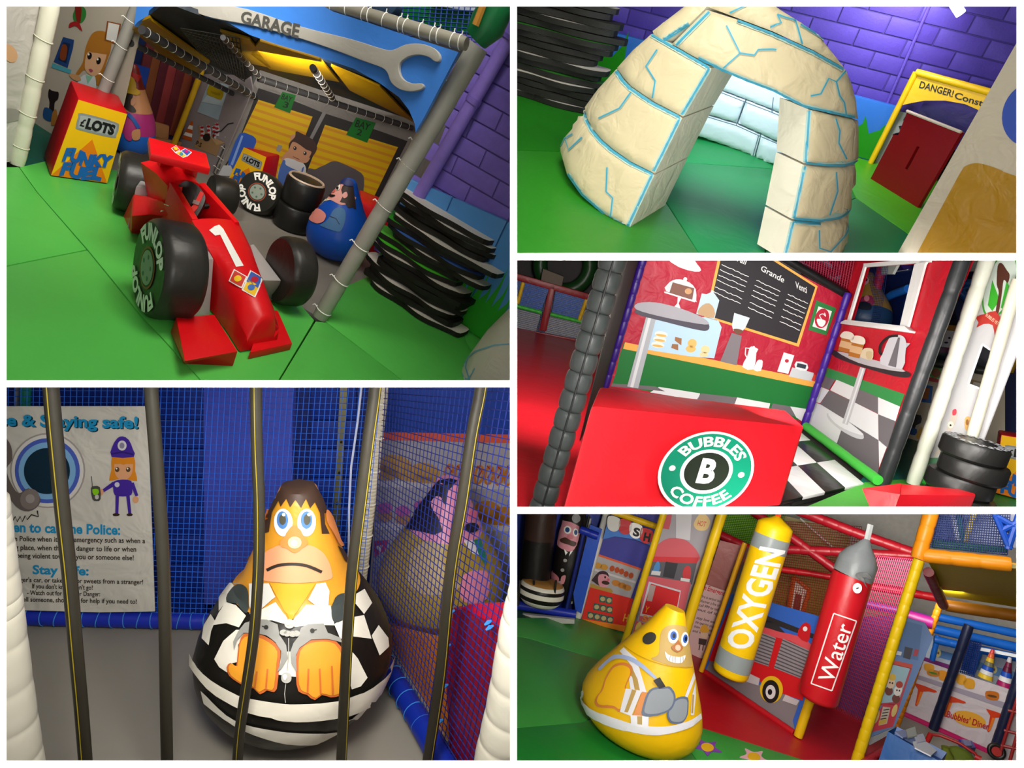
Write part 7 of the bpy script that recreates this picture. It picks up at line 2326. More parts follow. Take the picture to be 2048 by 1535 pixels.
m.poly(P, bp_, smooth([(1182, 1166), (1200, 1172), (1222, 1176), (1222, 1186), (1178, 1176)], 2), mat('b08a3c'), .009)
T.part('printed_baker', m)
T.part('printed_counter', MB().poly(P, bp_, [(1180, 1173), (1266, 1196), (1252, 1250), (1163, 1236)], mat('d8281a'), .012).poly(P, bp_, [(1164, 1236), (1252, 1250), (1248, 1262), (1200, 1250)], mat('e08018'), .013)
       .text(P, bp_, 'H', (1245, 1240), (1254, 1242), (1249, 1226), mat('e8a030'), .015, .03), label='red counter with orange letter')
m = MB()
for r, (x0, y0, n_) in enumerate(((1204, 1196, 2), (1193, 1212, 3), (1181, 1229, 4))):
    for k in range(n_):
        x, y = x0 + k * 13 + (0 if r else 1), y0 + k * 2.8
        m.poly(P, bp_, [(x - 6, y - 8), (x + 6.5, y - 5.5), (x + 5, y + 8), (x - 7, y + 5.5)], mat('1f5a50'), .015).poly(P, bp_, ell(x, y, 4, 4), mat('2a2018'), .0165).poly(P, bp_, stroke(ell(x, y, 4.4, 4.2, 0, 10) + [(x + 4.4, y)], 1.2), mat('b8a878'), .018)
T.part('printed_boxes', m, label='pyramid of green boxes')
aw = Plane(bp_.o + bp_.n * .12, bp_.n, P)
m = T
T.part('awning', MB().slab(P, aw, [(1210, 1062), (1206, 1078), (1230, 1072), (1270, 1078), (1300, 1090), (1306, 1060), (1230, 1040), (1216, 1040)], .02, mat('3f78c8', 'vinyl')))
for k, (x, y, c, ch) in enumerate(((1227, 1048, 'd6d4d0', ''), (1250, 1054, 'c03038', ''), (1271, 1062, 'f0efec', 'S'), (1292, 1072, 'c8383c', 'H'))):
    mm = MB().slab(P, aw, smooth([(x - 10, y - 18), (x + 12, y - 12), (x + 11, y + 6), (x + 3, y + 13), (x - 7, y + 11), (x - 13, y + 2)], 3), .015, mat(c, 'vinyl'), lift=.03)
    if ch:
        mm.text(P, aw, ch, (x - 7, y + 6), (x + 6, y + 9), (x - 4, y - 9), mat('17171a'), .034, .05)
    T.part('awning_scallop', mm, sm=25)
ya = Plane(bp_.o + bp_.n * .16, bp_.n, P)
a, b = P.on(1218, 1020, ya), P.on(1312, 1052, ya)
T = Thing(P, 'padded_beam', 'yellow padded beam above the bakery awning', 'beam', b)
T.part('sleeve', MB().pole(a, b, P.px2m(a, 6.5), mat('e0b414', 'vinyl'), .2), sm=60)
y0_ = P.g(1244, 1300)
padded_post(P, 'padded_post', 'yellow padded post between the bakery and the fire station', y0_, P.up(y0_, 1332, 1010), P.px2m(y0_, 7), 'e0b810', pitch=.16)

# ---- fire station front
fsb = P.g(1310, 1300)
fs = Plane(fsb, P.facing(fsb).n, P)
T = Thing(P, 'fire_station_mural', 'grey and pink fire engine front mural beside the yellow fireman', 'mural', fsb)
T.part('sheet', MB().slab(P, fs, [(1250, 1330), (1345, 980), (1452, 980), (1378, 1260), (1340, 1340)], .02, mat('a09ba2', 'print')))
m = MB().poly(P, fs, smooth([(1306, 1102), (1318, 1086), (1340, 1075), (1368, 1078), (1385, 1090), (1398, 1108), (1396, 1122), (1350, 1118), (1302, 1120)], 2), mat('cc5560'), .003).poly(P, fs, [(1302, 1112), (1398, 1114), (1394, 1126), (1300, 1122)], mat('cf2a32'), .005)
m.poly(P, fs, [(1300, 1120), (1394, 1124), (1384, 1168), (1292, 1158)], mat('5d5a62'), .004)
T.part('printed_dome', m, label='pink domed roof')
m = MB().poly(P, fs, [(1294, 1150), (1382, 1164), (1370, 1215), (1352, 1260), (1278, 1240), (1286, 1180)], mat('d05a66'), .006).poly(P, fs, [(1298, 1162), (1362, 1180), (1350, 1245), (1280, 1230)], mat('c9ccd6'), .008).poly(P, fs, [(1302, 1166), (1360, 1183), (1349, 1240), (1284, 1226)], mat('d0161c'), .010)
m.poly(P, fs, [(1300, 1168), (1312, 1170), (1304, 1202), (1294, 1200)], mat('b09a98'), .012)
m.text(P, fs, 'Y', (1288, 1222), (1296, 1225), (1292, 1210), mat('e89018'), .012, .02).text(P, fs, 'SE', (1284, 1240), (1304, 1246), (1287, 1228), mat('e89018'), .012, .02)
T.part('printed_door', m, label='red garage door')
m = MB().poly(P, fs, smooth([(1306, 1140), (1314, 1122), (1320, 1126), (1318, 1142)], 2), mat('4a8ac8'), .012).poly(P, fs, [(1304, 1140), (1322, 1142), (1320, 1150), (1302, 1148)], mat('d6d8da'), .013).poly(P, fs, [(1332, 1122), (1356, 1126), (1348, 1156), (1326, 1152)], mat('2e2e34'), .012)
m.poly(P, fs, smooth([(1366, 1140), (1374, 1130), (1382, 1136), (1380, 1158), (1366, 1155)], 2), mat('c8323a'), .012).poly(P, fs, [(1362, 1154), (1380, 1157), (1379, 1163), (1361, 1160)], mat('d8dadc'), .013)
T.part('printed_lights', m)
m = MB().poly(P, fs, [(1332, 1030), (1344, 1026), (1342, 1042), (1338, 1058), (1326, 1056)], mat('c84a56'), .006).poly(P, fs, [(1352, 1020), (1384, 1020), (1380, 1080), (1352, 1075)], mat('c9c7cc'), .005).poly(P, fs, smooth([(1390, 1040), (1404, 1024), (1420, 1040), (1414, 1058), (1398, 1060), (1388, 1052)], 3), mat('e0c080'), .006).text(P, fs, 'HOT', (1394, 1050), (1410, 1053), (1397, 1040), mat('c8401c'), .008, .01)
T.part('printed_siren', m)
m = MB().poly(P, fs, ell(1277, 1255, 6, 13, 15), mat('e0c05a'), .012).poly(P, fs, [(1272, 1240), (1310, 1252), (1296, 1290), (1262, 1280)], mat('c84a56'), .011)
T.part('printed_headlamp', m)
y1_ = P.g(1348, 1334)
padded_post(P, 'padded_post', 'thick yellow padded post behind the fireman hood', y1_, P.up(y1_, 1452, 1000), P.px2m(y1_, 10), 'e4bc10', pitch=.28)
# emergency poster
ep = P.g(1410, 1318)
epl = P.facing(ep)
T = Thing(P, 'emergency_poster', 'pale pink fire emergency poster with black text and small fireman', 'poster', ep)
T.part('sheet', MB().slab(P, epl, [(1362, 1310), (1412, 1168), (1470, 1188), (1418, 1318)], .008, mat('cfa8a4', 'print')))
T.part('heading', MB().text(P, epl, 'an Emergency', (1404, 1177), (1452, 1192), (1407, 1168), mat('c01824'), .003, .02), label='red Emergency heading')
for k, s_ in enumerate(('fire is serious but', 'discover a fire or', 'call 999 to tell', 'out of it', 'stay low and', 'the operator your', 'them where you', 'and what has')):
    y = 1194 + k * 8.6 + (8 if k > 3 else 0)
    x = 1403 - k * 2.6
    T.part('text_line', MB().text(P, epl, s_, (x, y), (x + 38, y + 10), (x + 2, y - 5), mat('2a1c1c'), .003, .01))
m = MB().poly(P, epl, smooth([(1400, 1262), (1404, 1250), (1412, 1249), (1418, 1258), (1416, 1264)], 2), mat('d89a18'), .004).poly(P, epl, [(1401, 1263), (1416, 1266), (1414, 1276), (1402, 1274)], mat('d8b090'), .005).poly(P, epl, [(1398, 1275), (1414, 1278), (1411, 1290), (1397, 1287)], mat('3a2018'), .006).poly(P, epl, stroke([(1400, 1288), (1398, 1299)], 2), mat('4a2a1c'), .006).poly(P, epl, stroke([(1407, 1289), (1405, 1300)], 2), mat('4a2a1c'), .006)
T.part('printed_fireman', m)
T.part('wall_sheet', MB().slab(P, epl.back(.05), [(1400, 1205), (1440, 1080), (1500, 1095), (1440, 1230)], .01, mat('9a5650', 'vinyl')))
oy0 = P.g(1402, 1342)
padded_post(P, 'padded_post', 'thin orange-yellow post at the left edge of the engine mural', oy0, P.up(oy0, 1490, 1085), P.px2m(oy0, 5), 'e0a414', pitch=.2)

# ---- fire engine mural
em_ = P.wall(P.g(1410, 1342), P.g(1594, 1466))
ne = Plane(P.g(1410, 1342), (P.g(1594, 1466) - P.g(1410, 1342)).cross(P.up(P.g(1410, 1342), 1480, 1120) - P.g(1410, 1342)), P)
T = Thing(P, 'engine_mural', 'printed red fire engine mural with slatted windows and one wheel', 'mural', P.on(1500, 1390, ne))
T.part('sheet', MB().slab(P, ne, [(1408, 1340), (1462, 1186), (1542, 1204), (1660, 1238), (1612, 1410), (1592, 1462)], .012, mat('2f5cb4', 'print')))
T.part('printed_road', MB().poly(P, ne, [(1413, 1338), (1430, 1300), (1470, 1340), (1510, 1365), (1600, 1400), (1586, 1440), (1590, 1460)], mat('7a7478'), .003))
m = MB().poly(P, ne, [(1528, 1228), (1640, 1272), (1636, 1280), (1526, 1240)], mat('2a2628'), .004).poly(P, ne, smooth([(1526, 1240), (1548, 1244), (1566, 1260), (1570, 1270), (1526, 1258)], 2), mat('2e2a2c'), .004)
T.part('printed_ladder', m, label='dark ladder')
m = MB().poly(P, ne, smooth([(1418, 1320), (1440, 1260), (1460, 1214), (1500, 1240), (1526, 1256), (1560, 1266), (1600, 1275), (1624, 1292), (1622, 1330), (1606, 1400), (1570, 1388), (1520, 1362), (1460, 1330)], 1), mat('c4141c'), .006)
m.poly(P, ne, smooth([(1522, 1252), (1560, 1263), (1600, 1272), (1625, 1290), (1618, 1300), (1580, 1280), (1520, 1266)], 2), mat('cc4a52'), .008)
T.part('printed_body', m, label='red engine body')
m = MB()
for q in ([(1516, 1261), (1553, 1275), (1538, 1332), (1503, 1320)], [(1567, 1276), (1620, 1300), (1602, 1356), (1549, 1335)]):
    m.poly(P, ne, q, mat('8a8288'), .010)
    for k in range(9):
        t = (k + .5) / 9
        L = (q[0][0] + (q[3][0] - q[0][0]) * t, q[0][1] + (q[3][1] - q[0][1]) * t)
        R2 = (q[1][0] + (q[2][0] - q[1][0]) * t, q[1][1] + (q[2][1] - q[1][1]) * t)
        m.poly(P, ne, stroke([L, R2], 2.4), mat('4e484c'), .012)
T.part('printed_windows', m, label='grey slatted windows')
T.part('printed_wheel', MB().poly(P, ne, ell(1544, 1378, 23, 27, 0, 30), mat('d9b014'), .010).poly(P, ne, ell(1543, 1382, 17, 23, 0, 28), mat('1a1718'), .012).poly(P, ne, ell(1543, 1383, 10, 14, 0, 24), mat('d4d0d2'), .014).poly(P, ne, ell(1542, 1383, 4.5, 6, 0, 16), mat('141214'), .016), label='black wheel with yellow arch')
T.part('printed_bumper', MB().poly(P, ne, [(1498, 1345), (1521, 1356), (1518, 1370), (1492, 1362)], mat('b9b2b6'), .010).poly(P, ne, [(1572, 1388), (1600, 1400), (1594, 1410), (1566, 1400)], mat('b9b2b6'), .010))
T.part('printed_bell', MB().poly(P, ne, smooth([(1596, 1270), (1604, 1250), (1614, 1244), (1622, 1250), (1622, 1266), (1616, 1284)], 2), mat('b8141c'), .012).poly(P, ne, ell(1612, 1257, 4.5, 5), mat('d8d4d6'), .014))
ta, tb2_ = P.on(1411, 1341, ne) + ne.n * .03, P.on(1592, 1464, ne) + ne.n * .03
T = Thing(P, 'padded_tube', 'red padded tube along the foot of the engine mural', 'tube', tb2_)
T.part('sleeve', MB().pole(ta, tb2_, P.px2m(ta, 5.5), mat('b01620', 'vinyl'), .12, .06), sm=60)
y3 = P.g(1596, 1472)
padded_post(P, 'padded_post', 'short yellow post at the right end of the red floor tube', y3, P.up(y3, 1632, 1362), P.px2m(y3, 9), 'd8b010', pitch=.25)

# ---- the two hanging bags
def hang_bag(label, bot, top, rpx, col, base_pt, bands, capcol, strap, strapcol):
    pl = P.facing(base_pt)
    a, b = P.on(*bot, pl), P.on(*top, pl)
    L = (b - a).length
    r = P.px2m(a, rpx)
    T = Thing(P, 'hanging_bag', label, 'punch bag', a)
    mb = MB().lathe(a, b - a, [(0, r * .75), (.012, r * .93), (.035, r), (L * .3, r), (L * .6, r), (L - .02, r), (L, r * .97)], mat(col, 'vinyl'), 40)
    T.part('bag', mb, sm=50)
    for f0, f1, c in bands:
        T.part('band', MB().lathe(a, b - a, [(L * f0, r * .99), (L * f0, r * 1.012), (L * f1, r * 1.012), (L * f1, r * .99)], mat(c, 'vinyl', .3), 40), label='grey band')
    tip = P.on(*strap[0], pl)
    ax = (b - a).normalized()
    T.part('cap', MB().lathe(b, tip - b, [(0, r * 1.0), ((tip - b).length * .4, r * .98), ((tip - b).length * .62, r * .75), ((tip - b).length * .8, r * .42), ((tip - b).length, r * .15)], mat(capcol, 'vinyl'), 24), sm=60, label='gathered top')
    T.part('strap', MB().tube([tip, P.on(*strap[1], pl)], P.px2m(a, 6), mat(strapcol, 'vinyl'), 6))
    T.surf = Curved(mb)
    return T


T = hang_bag('yellow hanging oxygen bag with grey bands', (1459, 1350), (1547, 1062), 34.5, 'eebf0a', P.g(1440, 1420), [(.06, .17, '8d9496'), (.87, .965, '8d9496')], 'eebf0a', ((1556, 1032), (1560, 1010)), 'd8401c')
m = MB()
m.text(P, T.surf, 'OXYGEN', (1498, 1300), (1568, 1100), (1452, 1292), mat('e6e8ea'), .005, .03, sub=10)
T.part('lettering', m, label='white OXYGEN lettering')
T = hang_bag('red hanging water bag with grey top and gauge', (1634, 1400), (1705, 1150), 37, 'b81420', P.g(1600, 1505), [], '787d80', ((1734, 1078), (1741, 1048)), 'a8acac')
S = T.surf
m = MB()
box = [(1623, 1366), (1663, 1380), (1712, 1241), (1668, 1226)]
for a, b in zip(box, box[1:] + box[:1]):
    m.poly(P, S, stroke([a, b], 2.4), mat('e2dcdc'), .005, 6)
T.part('label_border', m, label='white rectangular border')
T.part('lettering', MB().text(P, S, 'Water', (1665, 1366), (1704, 1252), (1636, 1356), mat('e8e4e4'), .006, .005, sub=8), label='white Water lettering')
pl = P.facing(P.g(1600, 1505))
T.part('nozzle', MB().slab(P, pl, smooth([(1712, 1146), (1720, 1140), (1736, 1142), (1744, 1152), (1738, 1152), (1728, 1150), (1736, 1172), (1728, 1160)], 2), .01, mat('26282a', 'vinyl'), lift=.16))
T.part('gauge', MB().slab(P, pl, ell(1716, 1171, 9, 10), .01, mat('dedede', 'vinyl'), lift=.155).slab(P, pl, stroke([(1714, 1172), (1719, 1170)], 2.5), .004, mat('1d1d1d'), lift=.16), label='white gauge')

# ---- overhead frame, nets and far panels
fr = P.facing(P.g(1560, 1330))
fr2 = fr.back(.5)
fr3 = fr.back(1.0)
for k, (pts, r, lab) in enumerate((([(1590, 1018), (1704, 1062), (1835, 1108)], 10, 'thick dark red padded beam rising over the water bag'), ([(1505, 1022), (1580, 1072), (1672, 1140)], 9, 'dark red padded diagonal beam behind the oxygen bag'), ([(1438, 1068), (1488, 1092), (1510, 1104)], 9, 'dark red padded beam left of the oxygen bag'),
                                   ([(1570, 1098), (1660, 1102), (1832, 1112)], 9, 'dark red padded level beam between the bags'), ([(1560, 1138), (1620, 1146), (1672, 1155)], 6, 'bright red laced rail below the diagonal beam'), ([(1430, 1096), (1490, 1120)], 7, 'bright red laced rail behind the thick yellow post'),
                                   ([(1742, 1172), (1810, 1183), (1880, 1196)], 8, 'bright red padded rail right of the water bag'))):
    pp_ = [P.on(*c, fr2 if k < 4 else fr3) for c in pts]
    T = Thing(P, 'padded_beam', lab, 'beam', pp_[0], 'red overhead beams')
    mb = MB()
    for a, b in zip(pp_, pp_[1:]):
        mb.pole(a, b, P.px2m(a, r), mat('8e0f1c' if k < 4 else 'b8141e', 'vinyl'), .15, .06)
    T.part('sleeve', mb, sm=60)
far = P.facing(P.g(1500, 1225))
T = Thing(P, 'net_wall', 'lime green netted panel behind the oxygen bag', 'netting', P.on(1480, 1110, far))
T.part('sheet', MB().slab(P, far, [(1410, 980), (1560, 980), (1520, 1125), (1420, 1105)], .02, mat('86c81e', 'vinyl')))
T.part('net', MB().net([P.on(1420, 1110, far) + far.n * .1, P.on(1540, 1130, far) + far.n * .1, P.on(1580, 1000, far) + far.n * .1, P.on(1450, 1000, far) + far.n * .1], 30, 34, .004, mat('4a7a1a', 'net')), sm=0)
T = Thing(P, 'net_wall', 'olive netted panel between the hanging bags', 'netting', P.on(1620, 1200, far))
T.part('sheet', MB().slab(P, far.back(.02), [(1520, 1020), (1700, 1060), (1690, 1260), (1500, 1250)], .02, mat('8a7a1c', 'vinyl')))
T.part('net', MB().net([P.on(1540, 1240, far) + far.n * .25, P.on(1680, 1270, far) + far.n * .25, P.on(1720, 1050, far) + far.n * .25, P.on(1570, 1040, far) + far.n * .25], 34, 44, .004, mat('9a2a1c', 'net')), sm=0)
T.part('cable', MB().tube([P.on(1600, 1035, far) + far.n * .15, P.on(1665, 1092, far) + far.n * .15], .012, mat('dcd4cc', 'vinyl'), 6))
T.part('red_panel', MB().slab(P, far, [(1410, 1115), (1480, 1135), (1455, 1200), (1400, 1180)], .02, mat('9a4a40', 'vinyl'), lift=.03))
T = Thing(P, 'orange_doorway', 'orange doorway with a painted glow seen through the red net', 'doorway', P.on(1600, 1225, far))
T.part('painted_glow', MB().slab(P, far, [(1572, 1226), (1584, 1152), (1616, 1180), (1606, 1228)], .01, mat('efe2d4', 'vinyl'), lift=.06))  # pale sheet, brightness of the opening put into its colour
for a, b in (((1576, 1228), (1588, 1150)), ((1604, 1226), (1618, 1178)), ((1586, 1150), (1620, 1178))):
    T.part('frame_tube', MB().tube([P.on(*a, far) + far.n * .1, P.on(*b, far) + far.n * .1], P.px2m(P.on(1600, 1200, far), 4), mat('e0641c', 'vinyl'), 8))
T.part('inner_door', MB().slab(P, far, [(1584, 1220), (1592, 1184), (1604, 1188), (1598, 1224)], .01, mat('7a2a1c', 'vinyl'), lift=.08))
pwl = P.facing(P.g(1720, 1440))
T = Thing(P, 'purple_net_panel', 'dark purple netted panel right of the water bag', 'netting', P.on(1720, 1430, pwl.back(.1)))
T.part('sheet', MB().slab(P, pwl.back(.1), [(1640, 1410), (1690, 1235), (1800, 1230), (1790, 1300), (1722, 1480)], .02, mat('3c1a66', 'vinyl')))
T.part('tube', MB().tube([P.on(1722, 1206, pwl.back(.3)), P.on(1790, 1220, pwl.back(.3)), P.on(1860, 1240, pwl.back(.3))], P.px2m(P.g(1720, 1440), 9), mat('5a2a8a', 'vinyl'), 12), sm=60)
T.part('tube', MB().tube([P.on(1805, 1228, pwl.back(.25)), P.on(1865, 1246, pwl.back(.25))], P.px2m(P.g(1720, 1440), 12), mat('8a1a6a', 'vinyl'), 12), sm=60)
T.part('net', MB().net([P.on(1650, 1430, pwl), P.on(1730, 1470, pwl), P.on(1850, 1120, pwl), P.on(1745, 1110, pwl)], 26, 50, .003, mat('8a1c3c', 'net')), sm=0)
T.part('rail', MB().tube([P.on(1650, 1425, pwl), P.on(1735, 1480, pwl)], P.px2m(P.g(1720, 1440), 5), mat('8a1018', 'vinyl'), 8))
# right structure
ry0 = P.g(1712, 1525)
ry1 = P.up(ry0, 1838, 1118)
padded_post(P, 'padded_post', 'tall yellow laced post right of the purple net panel', ry0, ry1, P.px2m(ry0, 10.5), 'd6b40c', pitch=.09, pinch=.06)
rp_ = P.facing(ry0)
o0, o1 = P.on(1836, 1116, rp_), P.on(1872, 990, rp_)
padded_post(P, 'padded_post', 'orange padded post above the tall yellow laced post', o0, o1, P.px2m(ry0, 14), 'e08a14', pitch=.14, pinch=.08)
T = Thing(P, 'padded_beam', 'orange padded beam under the blue net deck', 'beam', P.on(1858, 1112, rp_))
T.part('sleeve', MB().pole(P.on(1848, 1110, rp_), P.on(2022, 1128, rp_), P.px2m(ry0, 14), mat('d8850f', 'vinyl'), .18, .08), sm=60)
T.part('tail', MB().tube([P.on(2018, 1128, rp_), P.on(2100, 1150, rp_)], P.px2m(ry0, 6), mat('c89018', 'vinyl'), 8))
ub_ = Plane(P.on(1858, 1125, rp_), (P.on(2040, 1140, rp_) - P.on(1858, 1125, rp_)).cross(P.on(1892, 1200, rp_.back(.9)) - P.on(1858, 1125, rp_)), P)
T = Thing(P, 'deck_underside', 'olive underside of the raised deck behind the orange beam', 'deck', P.on(1950, 1170, ub_))
T.part('panel', MB().slab(P, ub_, [(1856, 1122), (2140, 1145), (2140, 1230), (1892, 1192)], .03, mat('7a6a08', 'vinyl')))
T.part('beam', MB().pole(P.on(1890, 1198, ub_) + ub_.n * .05, P.on(2100, 1228, ub_) + ub_.n * .05, P.px2m(P.on(1950, 1200, ub_), 12), mat('7a4a0a', 'vinyl'), .3), sm=60)
T.part('side_beam', MB().pole(P.on(1856, 1128, ub_) + ub_.n * .06, P.on(1886, 1196, ub_) + ub_.n * .06, P.px2m(P.on(1870, 1160, ub_), 10), mat('5c0f14', 'vinyl'), .3), sm=60)
nd = rp_.back(.15)
T = Thing(P, 'netted_deck', 'blue and green netted deck above the orange beam', 'netting', P.on(1950, 1090, nd))
T.part('green_pad', MB().slab(P, nd, [(1866, 1078), (2014, 1092), (2016, 1106), (1862, 1096)], .08, mat('14803c', 'vinyl')), bevel=.02)
T.part('back_sheet', MB().slab(P, nd.back(.4), [(1872, 980), (2120, 980), (2120, 1100), (1860, 1085)], .02, mat('8f94a8', 'vinyl')))
T.part('blue_sheet', MB().slab(P, nd.back(.3), [(1876, 990), (1910, 990), (1918, 1082), (1866, 1078)], .02, mat('3a4c9c', 'vinyl')))
for a, b, c in (((1912, 1000), (1926, 1084), '126a50'), ((1950, 1020), (1930, 1084), 'd0b41c'), ((1900, 1000), (1916, 1080), 'd6d6d8')):
    T.part('strut', MB().tube([P.on(*a, nd.back(.2)), P.on(*b, nd.back(.2))], P.px2m(ry0, 5), mat(c, 'vinyl'), 8))
T.part('net', MB().net([P.on(1858, 1092, nd) + nd.n * .1, P.on(2012, 1108, nd) + nd.n * .1, P.on(2020, 990, nd) + nd.n * .1, P.on(1880, 990, nd) + nd.n * .1], 32, 24, .004, mat('1c2c5c', 'net')), sm=0)
for a, b in (((1980, 1010), (2016, 1096)), ((2040, 1010), (2012, 1096)), ((1985, 1030), (2040, 1060)), ((2000, 1060), (2040, 1040))):
    T.part('rope', MB().tube([P.on(*a, nd) + nd.n * .15, P.on(*b, nd) + nd.n * .15], P.px2m(ry0, 6), mat('12409c', 'vinyl'), 8))
om0 = P.g(1790, 1458)
padded_post(P, 'padded_post', 'orange laced post beside the printed engine front', om0, P.up(om0, 1884, 1195), P.px2m(om0, 6.5), 'c87a10', pitch=.06, pinch=.1)
# printed engine front panel
pfb = P.g(1750, 1490)
pf = P.facing(pfb)
T = Thing(P, 'engine_front_mural', 'printed fire engine front with two faces in its windscreen', 'mural', pfb)
T.part('sheet', MB().slab(P, pf, [(1728, 1492), (1800, 1230), (1850, 1245), (1866, 1275), (1790, 1452)], .012, mat('5c7aa8', 'print')))
m = MB().poly(P, pf, [(1780, 1318), (1826, 1328), (1822, 1338), (1778, 1330)], mat('b8483c'), .003).poly(P, pf, [(1768, 1405), (1800, 1408), (1786, 1452), (1732, 1466)], mat('b83444'), .003).poly(P, pf, [(1782, 1326), (1824, 1336), (1800, 1408), (1752, 1410)], mat('a8404c'), .003).poly(P, pf, [(1784, 1328), (1820, 1336), (1797, 1402), (1756, 1406)], mat('8fb0bc'), .005)
T.part('printed_body', m, label='red engine front with pale blue windscreen')
m = MB()
for x, y in ((1782, 1365), (1796, 1380)):
    m.poly(P, pf, ell(x, y, 8, 11, 15), mat('d0b89a' if x < 1790 else 'd6d2cc'), .007)
    m.poly(P, pf, ell(x + 3, y - 12, 7, 7, 15), mat('c8a83c' if x < 1790 else 'a03a2a'), .008).poly(P, pf, ell(x - 4, y + 16, 8, 9), mat('6a3a30'), .006).poly(P, pf, ell(x - 2, y - 1, 1.6, 1.8), mat('1a1414'), .009).poly(P, pf, ell(x + 3, y, 1.6, 1.8), mat('1a1414'), .009)
T.part('printed_faces', m, label='two small printed faces')
m = MB().poly(P, pf, ell(1752, 1432, 6, 15, 18), mat('c8b46a'), .006).poly(P, pf, ell(1789, 1420, 5, 13, 18), mat('c8b46a'), .006).poly(P, pf, [(1766, 1412), (1781, 1414), (1774, 1446), (1757, 1450)], mat('b8b0a0'), .006)
for k in range(4):
    m.poly(P, pf, stroke([(1767 - k * 2, 1419 + k * 6), (1779 - k * 2, 1417 + k * 6)], 2), mat('2a2626'), .008)
m.poly(P, pf, [(1758, 1440), (1774, 1436), (1772, 1444), (1757, 1449)], mat('c0a040'), .009)
T.part('printed_grille', m)
m = MB().poly(P, pf, [(1808, 1240), (1845, 1250), (1836, 1320), (1786, 1308)], mat('4a6a98'), .003)
for q, c in (([(1810, 1292), (1826, 1296), (1820, 1318), (1806, 1314)], '3a3a44'), ([(1792, 1300), (1804, 1303), (1802, 1310), (1790, 1308)], 'c0c4c4'), ([(1830, 1296), (1838, 1299), (1834, 1312), (1826, 1310)], '9a3a44')):
    m.poly(P, pf, q, mat(c), .005)
T.part('printed_roof', m)
T.part('turned_edge', MB().slab(P, pf, smooth([(1726, 1480), (1760, 1465), (1790, 1452), (1778, 1466), (1750, 1482), (1722, 1496)], 2), .02, mat('8f9496', 'vinyl'), lift=.03))

# ---- diner counter
dnb = P.g(1900, 1462)
dn_ = P.wall(P.g(1806, 1424), P.g(1978, 1500))
T = Thing(P, 'diner_mural', "white printed diner counter with burgers, stools and Bubbles' Diner lettering", 'mural', P.on(1900, 1460, dn_))
T.part('sheet', MB().slab(P, dn_, [(1804, 1424), (1838, 1318), (2100, 1405), (2060, 1545)], .015, mat('c6bcc2', 'crease')))
T.part('printed_shelf', MB().poly(P, dn_, [(1833, 1348), (2060, 1420), (2055, 1432), (1831, 1356)], mat('9a90a0'), .003))
m = MB()
for (x, y, w_, h_, c) in ((1858, 1334, 9, 8, 'd8962c'), (1866, 1345, 11, 7, 'c07a2a'), (1886, 1350, 8, 10, 'dc9026'), (1922, 1358, 9, 10, 'd89a2c'), (1938, 1366, 10, 10, 'd09426'), (1984, 1390, 12, 9, 'b8661c')):
    m.poly(P, dn_, smooth([(x - w_, y - h_), (x + w_, y - h_ + 3), (x + w_ * .9, y + h_), (x - w_ * .9, y + h_ - 3)], 3), mat(c), .005)
m.poly(P, dn_, ell(1866, 1345, 9, 2, 15), mat('4a7a24'), .007).poly(P, dn_, ell(1984, 1391, 10, 2.4, 12), mat('5a3a18'), .007)
T.part('printed_snacks', m, label='orange snacks and burgers')
for (x, y) in ((1850, 1380), (1908, 1402), (1994, 1432)):
    T.part('printed_stool', MB().poly(P, dn_, smooth([(x - 22, y - 16), (x + 22, y), (x + 18, y + 4), (x - 4, y + 2), (x - 14, y + 28), (x - 20, y + 28), (x - 14, y - 2)], 2), mat('cc3a14'), .005).poly(P, dn_, [(x - 10, y + 2), (x - 4, y + 3), (x - 14, y + 28), (x - 18, y + 28)], mat('e0761c'), .007))
T.part('printed_bun', MB().poly(P, dn_, ell(1938, 1437, 34, 15, 15, 24), mat('dca030'), .006))
T.part('lettering', MB().text(P, dn_, "Bubbles' Diner", (1892, 1432), (1976, 1458), (1895, 1420), mat('b0182c'), .009, .02), label="red Bubbles' Diner lettering")
ta, tb3 = P.on(1806, 1426, dn_) + dn_.n * .02, P.on(1985, 1506, dn_) + dn_.n * .02
T = Thing(P, 'padded_tube', 'magenta padded tube along the foot of the diner counter', 'tube', ta)
T.part('sleeve', MB().pole(ta, tb3, P.px2m(ta, 6), mat('b01458', 'vinyl'), .25, .05), sm=60)
dpl_ = Plane(dn_.o + dn_.n * .06, dn_.n, P)
for a, b, lab in (((1866, 1458), (1938, 1250), 'navy padded post in front of the diner burgers'), ((1985, 1512), (2056, 1300), "navy padded post right of the Bubbles' Diner lettering")):
    padded_post(P, 'padded_post', lab, P.on(*a, dpl_), P.on(*b, dpl_), P.px2m(P.on(*a, dpl_), 9), '151c38', pitch=.3)
db = dn_.back(.35)
T = Thing(P, 'climbing_frame', 'bright blue padded frame above the diner counter', 'play frame', P.on(1940, 1330, db))
for a, b, r in (((1870, 1232), (2060, 1272), 8), ((1866, 1256), (2060, 1300), 9), ((1868, 1278), (1930, 1292), 8), ((1950, 1296), (2060, 1320), 8), ((1864, 1320), (1876, 1270), 5), ((1940, 1345), (1960, 1290), 8), ((1930, 1340), (1945, 1285), 6)):
    T.part('tube', MB().pole(P.on(*a, db), P.on(*b, db), P.px2m(P.on(*a, db), r), mat('1660c0', 'vinyl'), .25), sm=60)
T.part('bright_strip', MB().slab(P, db, [(1956, 1288), (2060, 1308), (2060, 1314), (1954, 1294)], .02, mat('eef2f6', 'vinyl'), lift=.14))
T.part('net', MB().net([P.on(1912, 1340, db) + db.n * .1, P.on(1942, 1348, db) + db.n * .1, P.on(1958, 1280, db) + db.n * .1, P.on(1928, 1275, db) + db.n * .1], 8, 16, .005, mat('16307c', 'net')), sm=0)
db2 = dn_.back(.6)
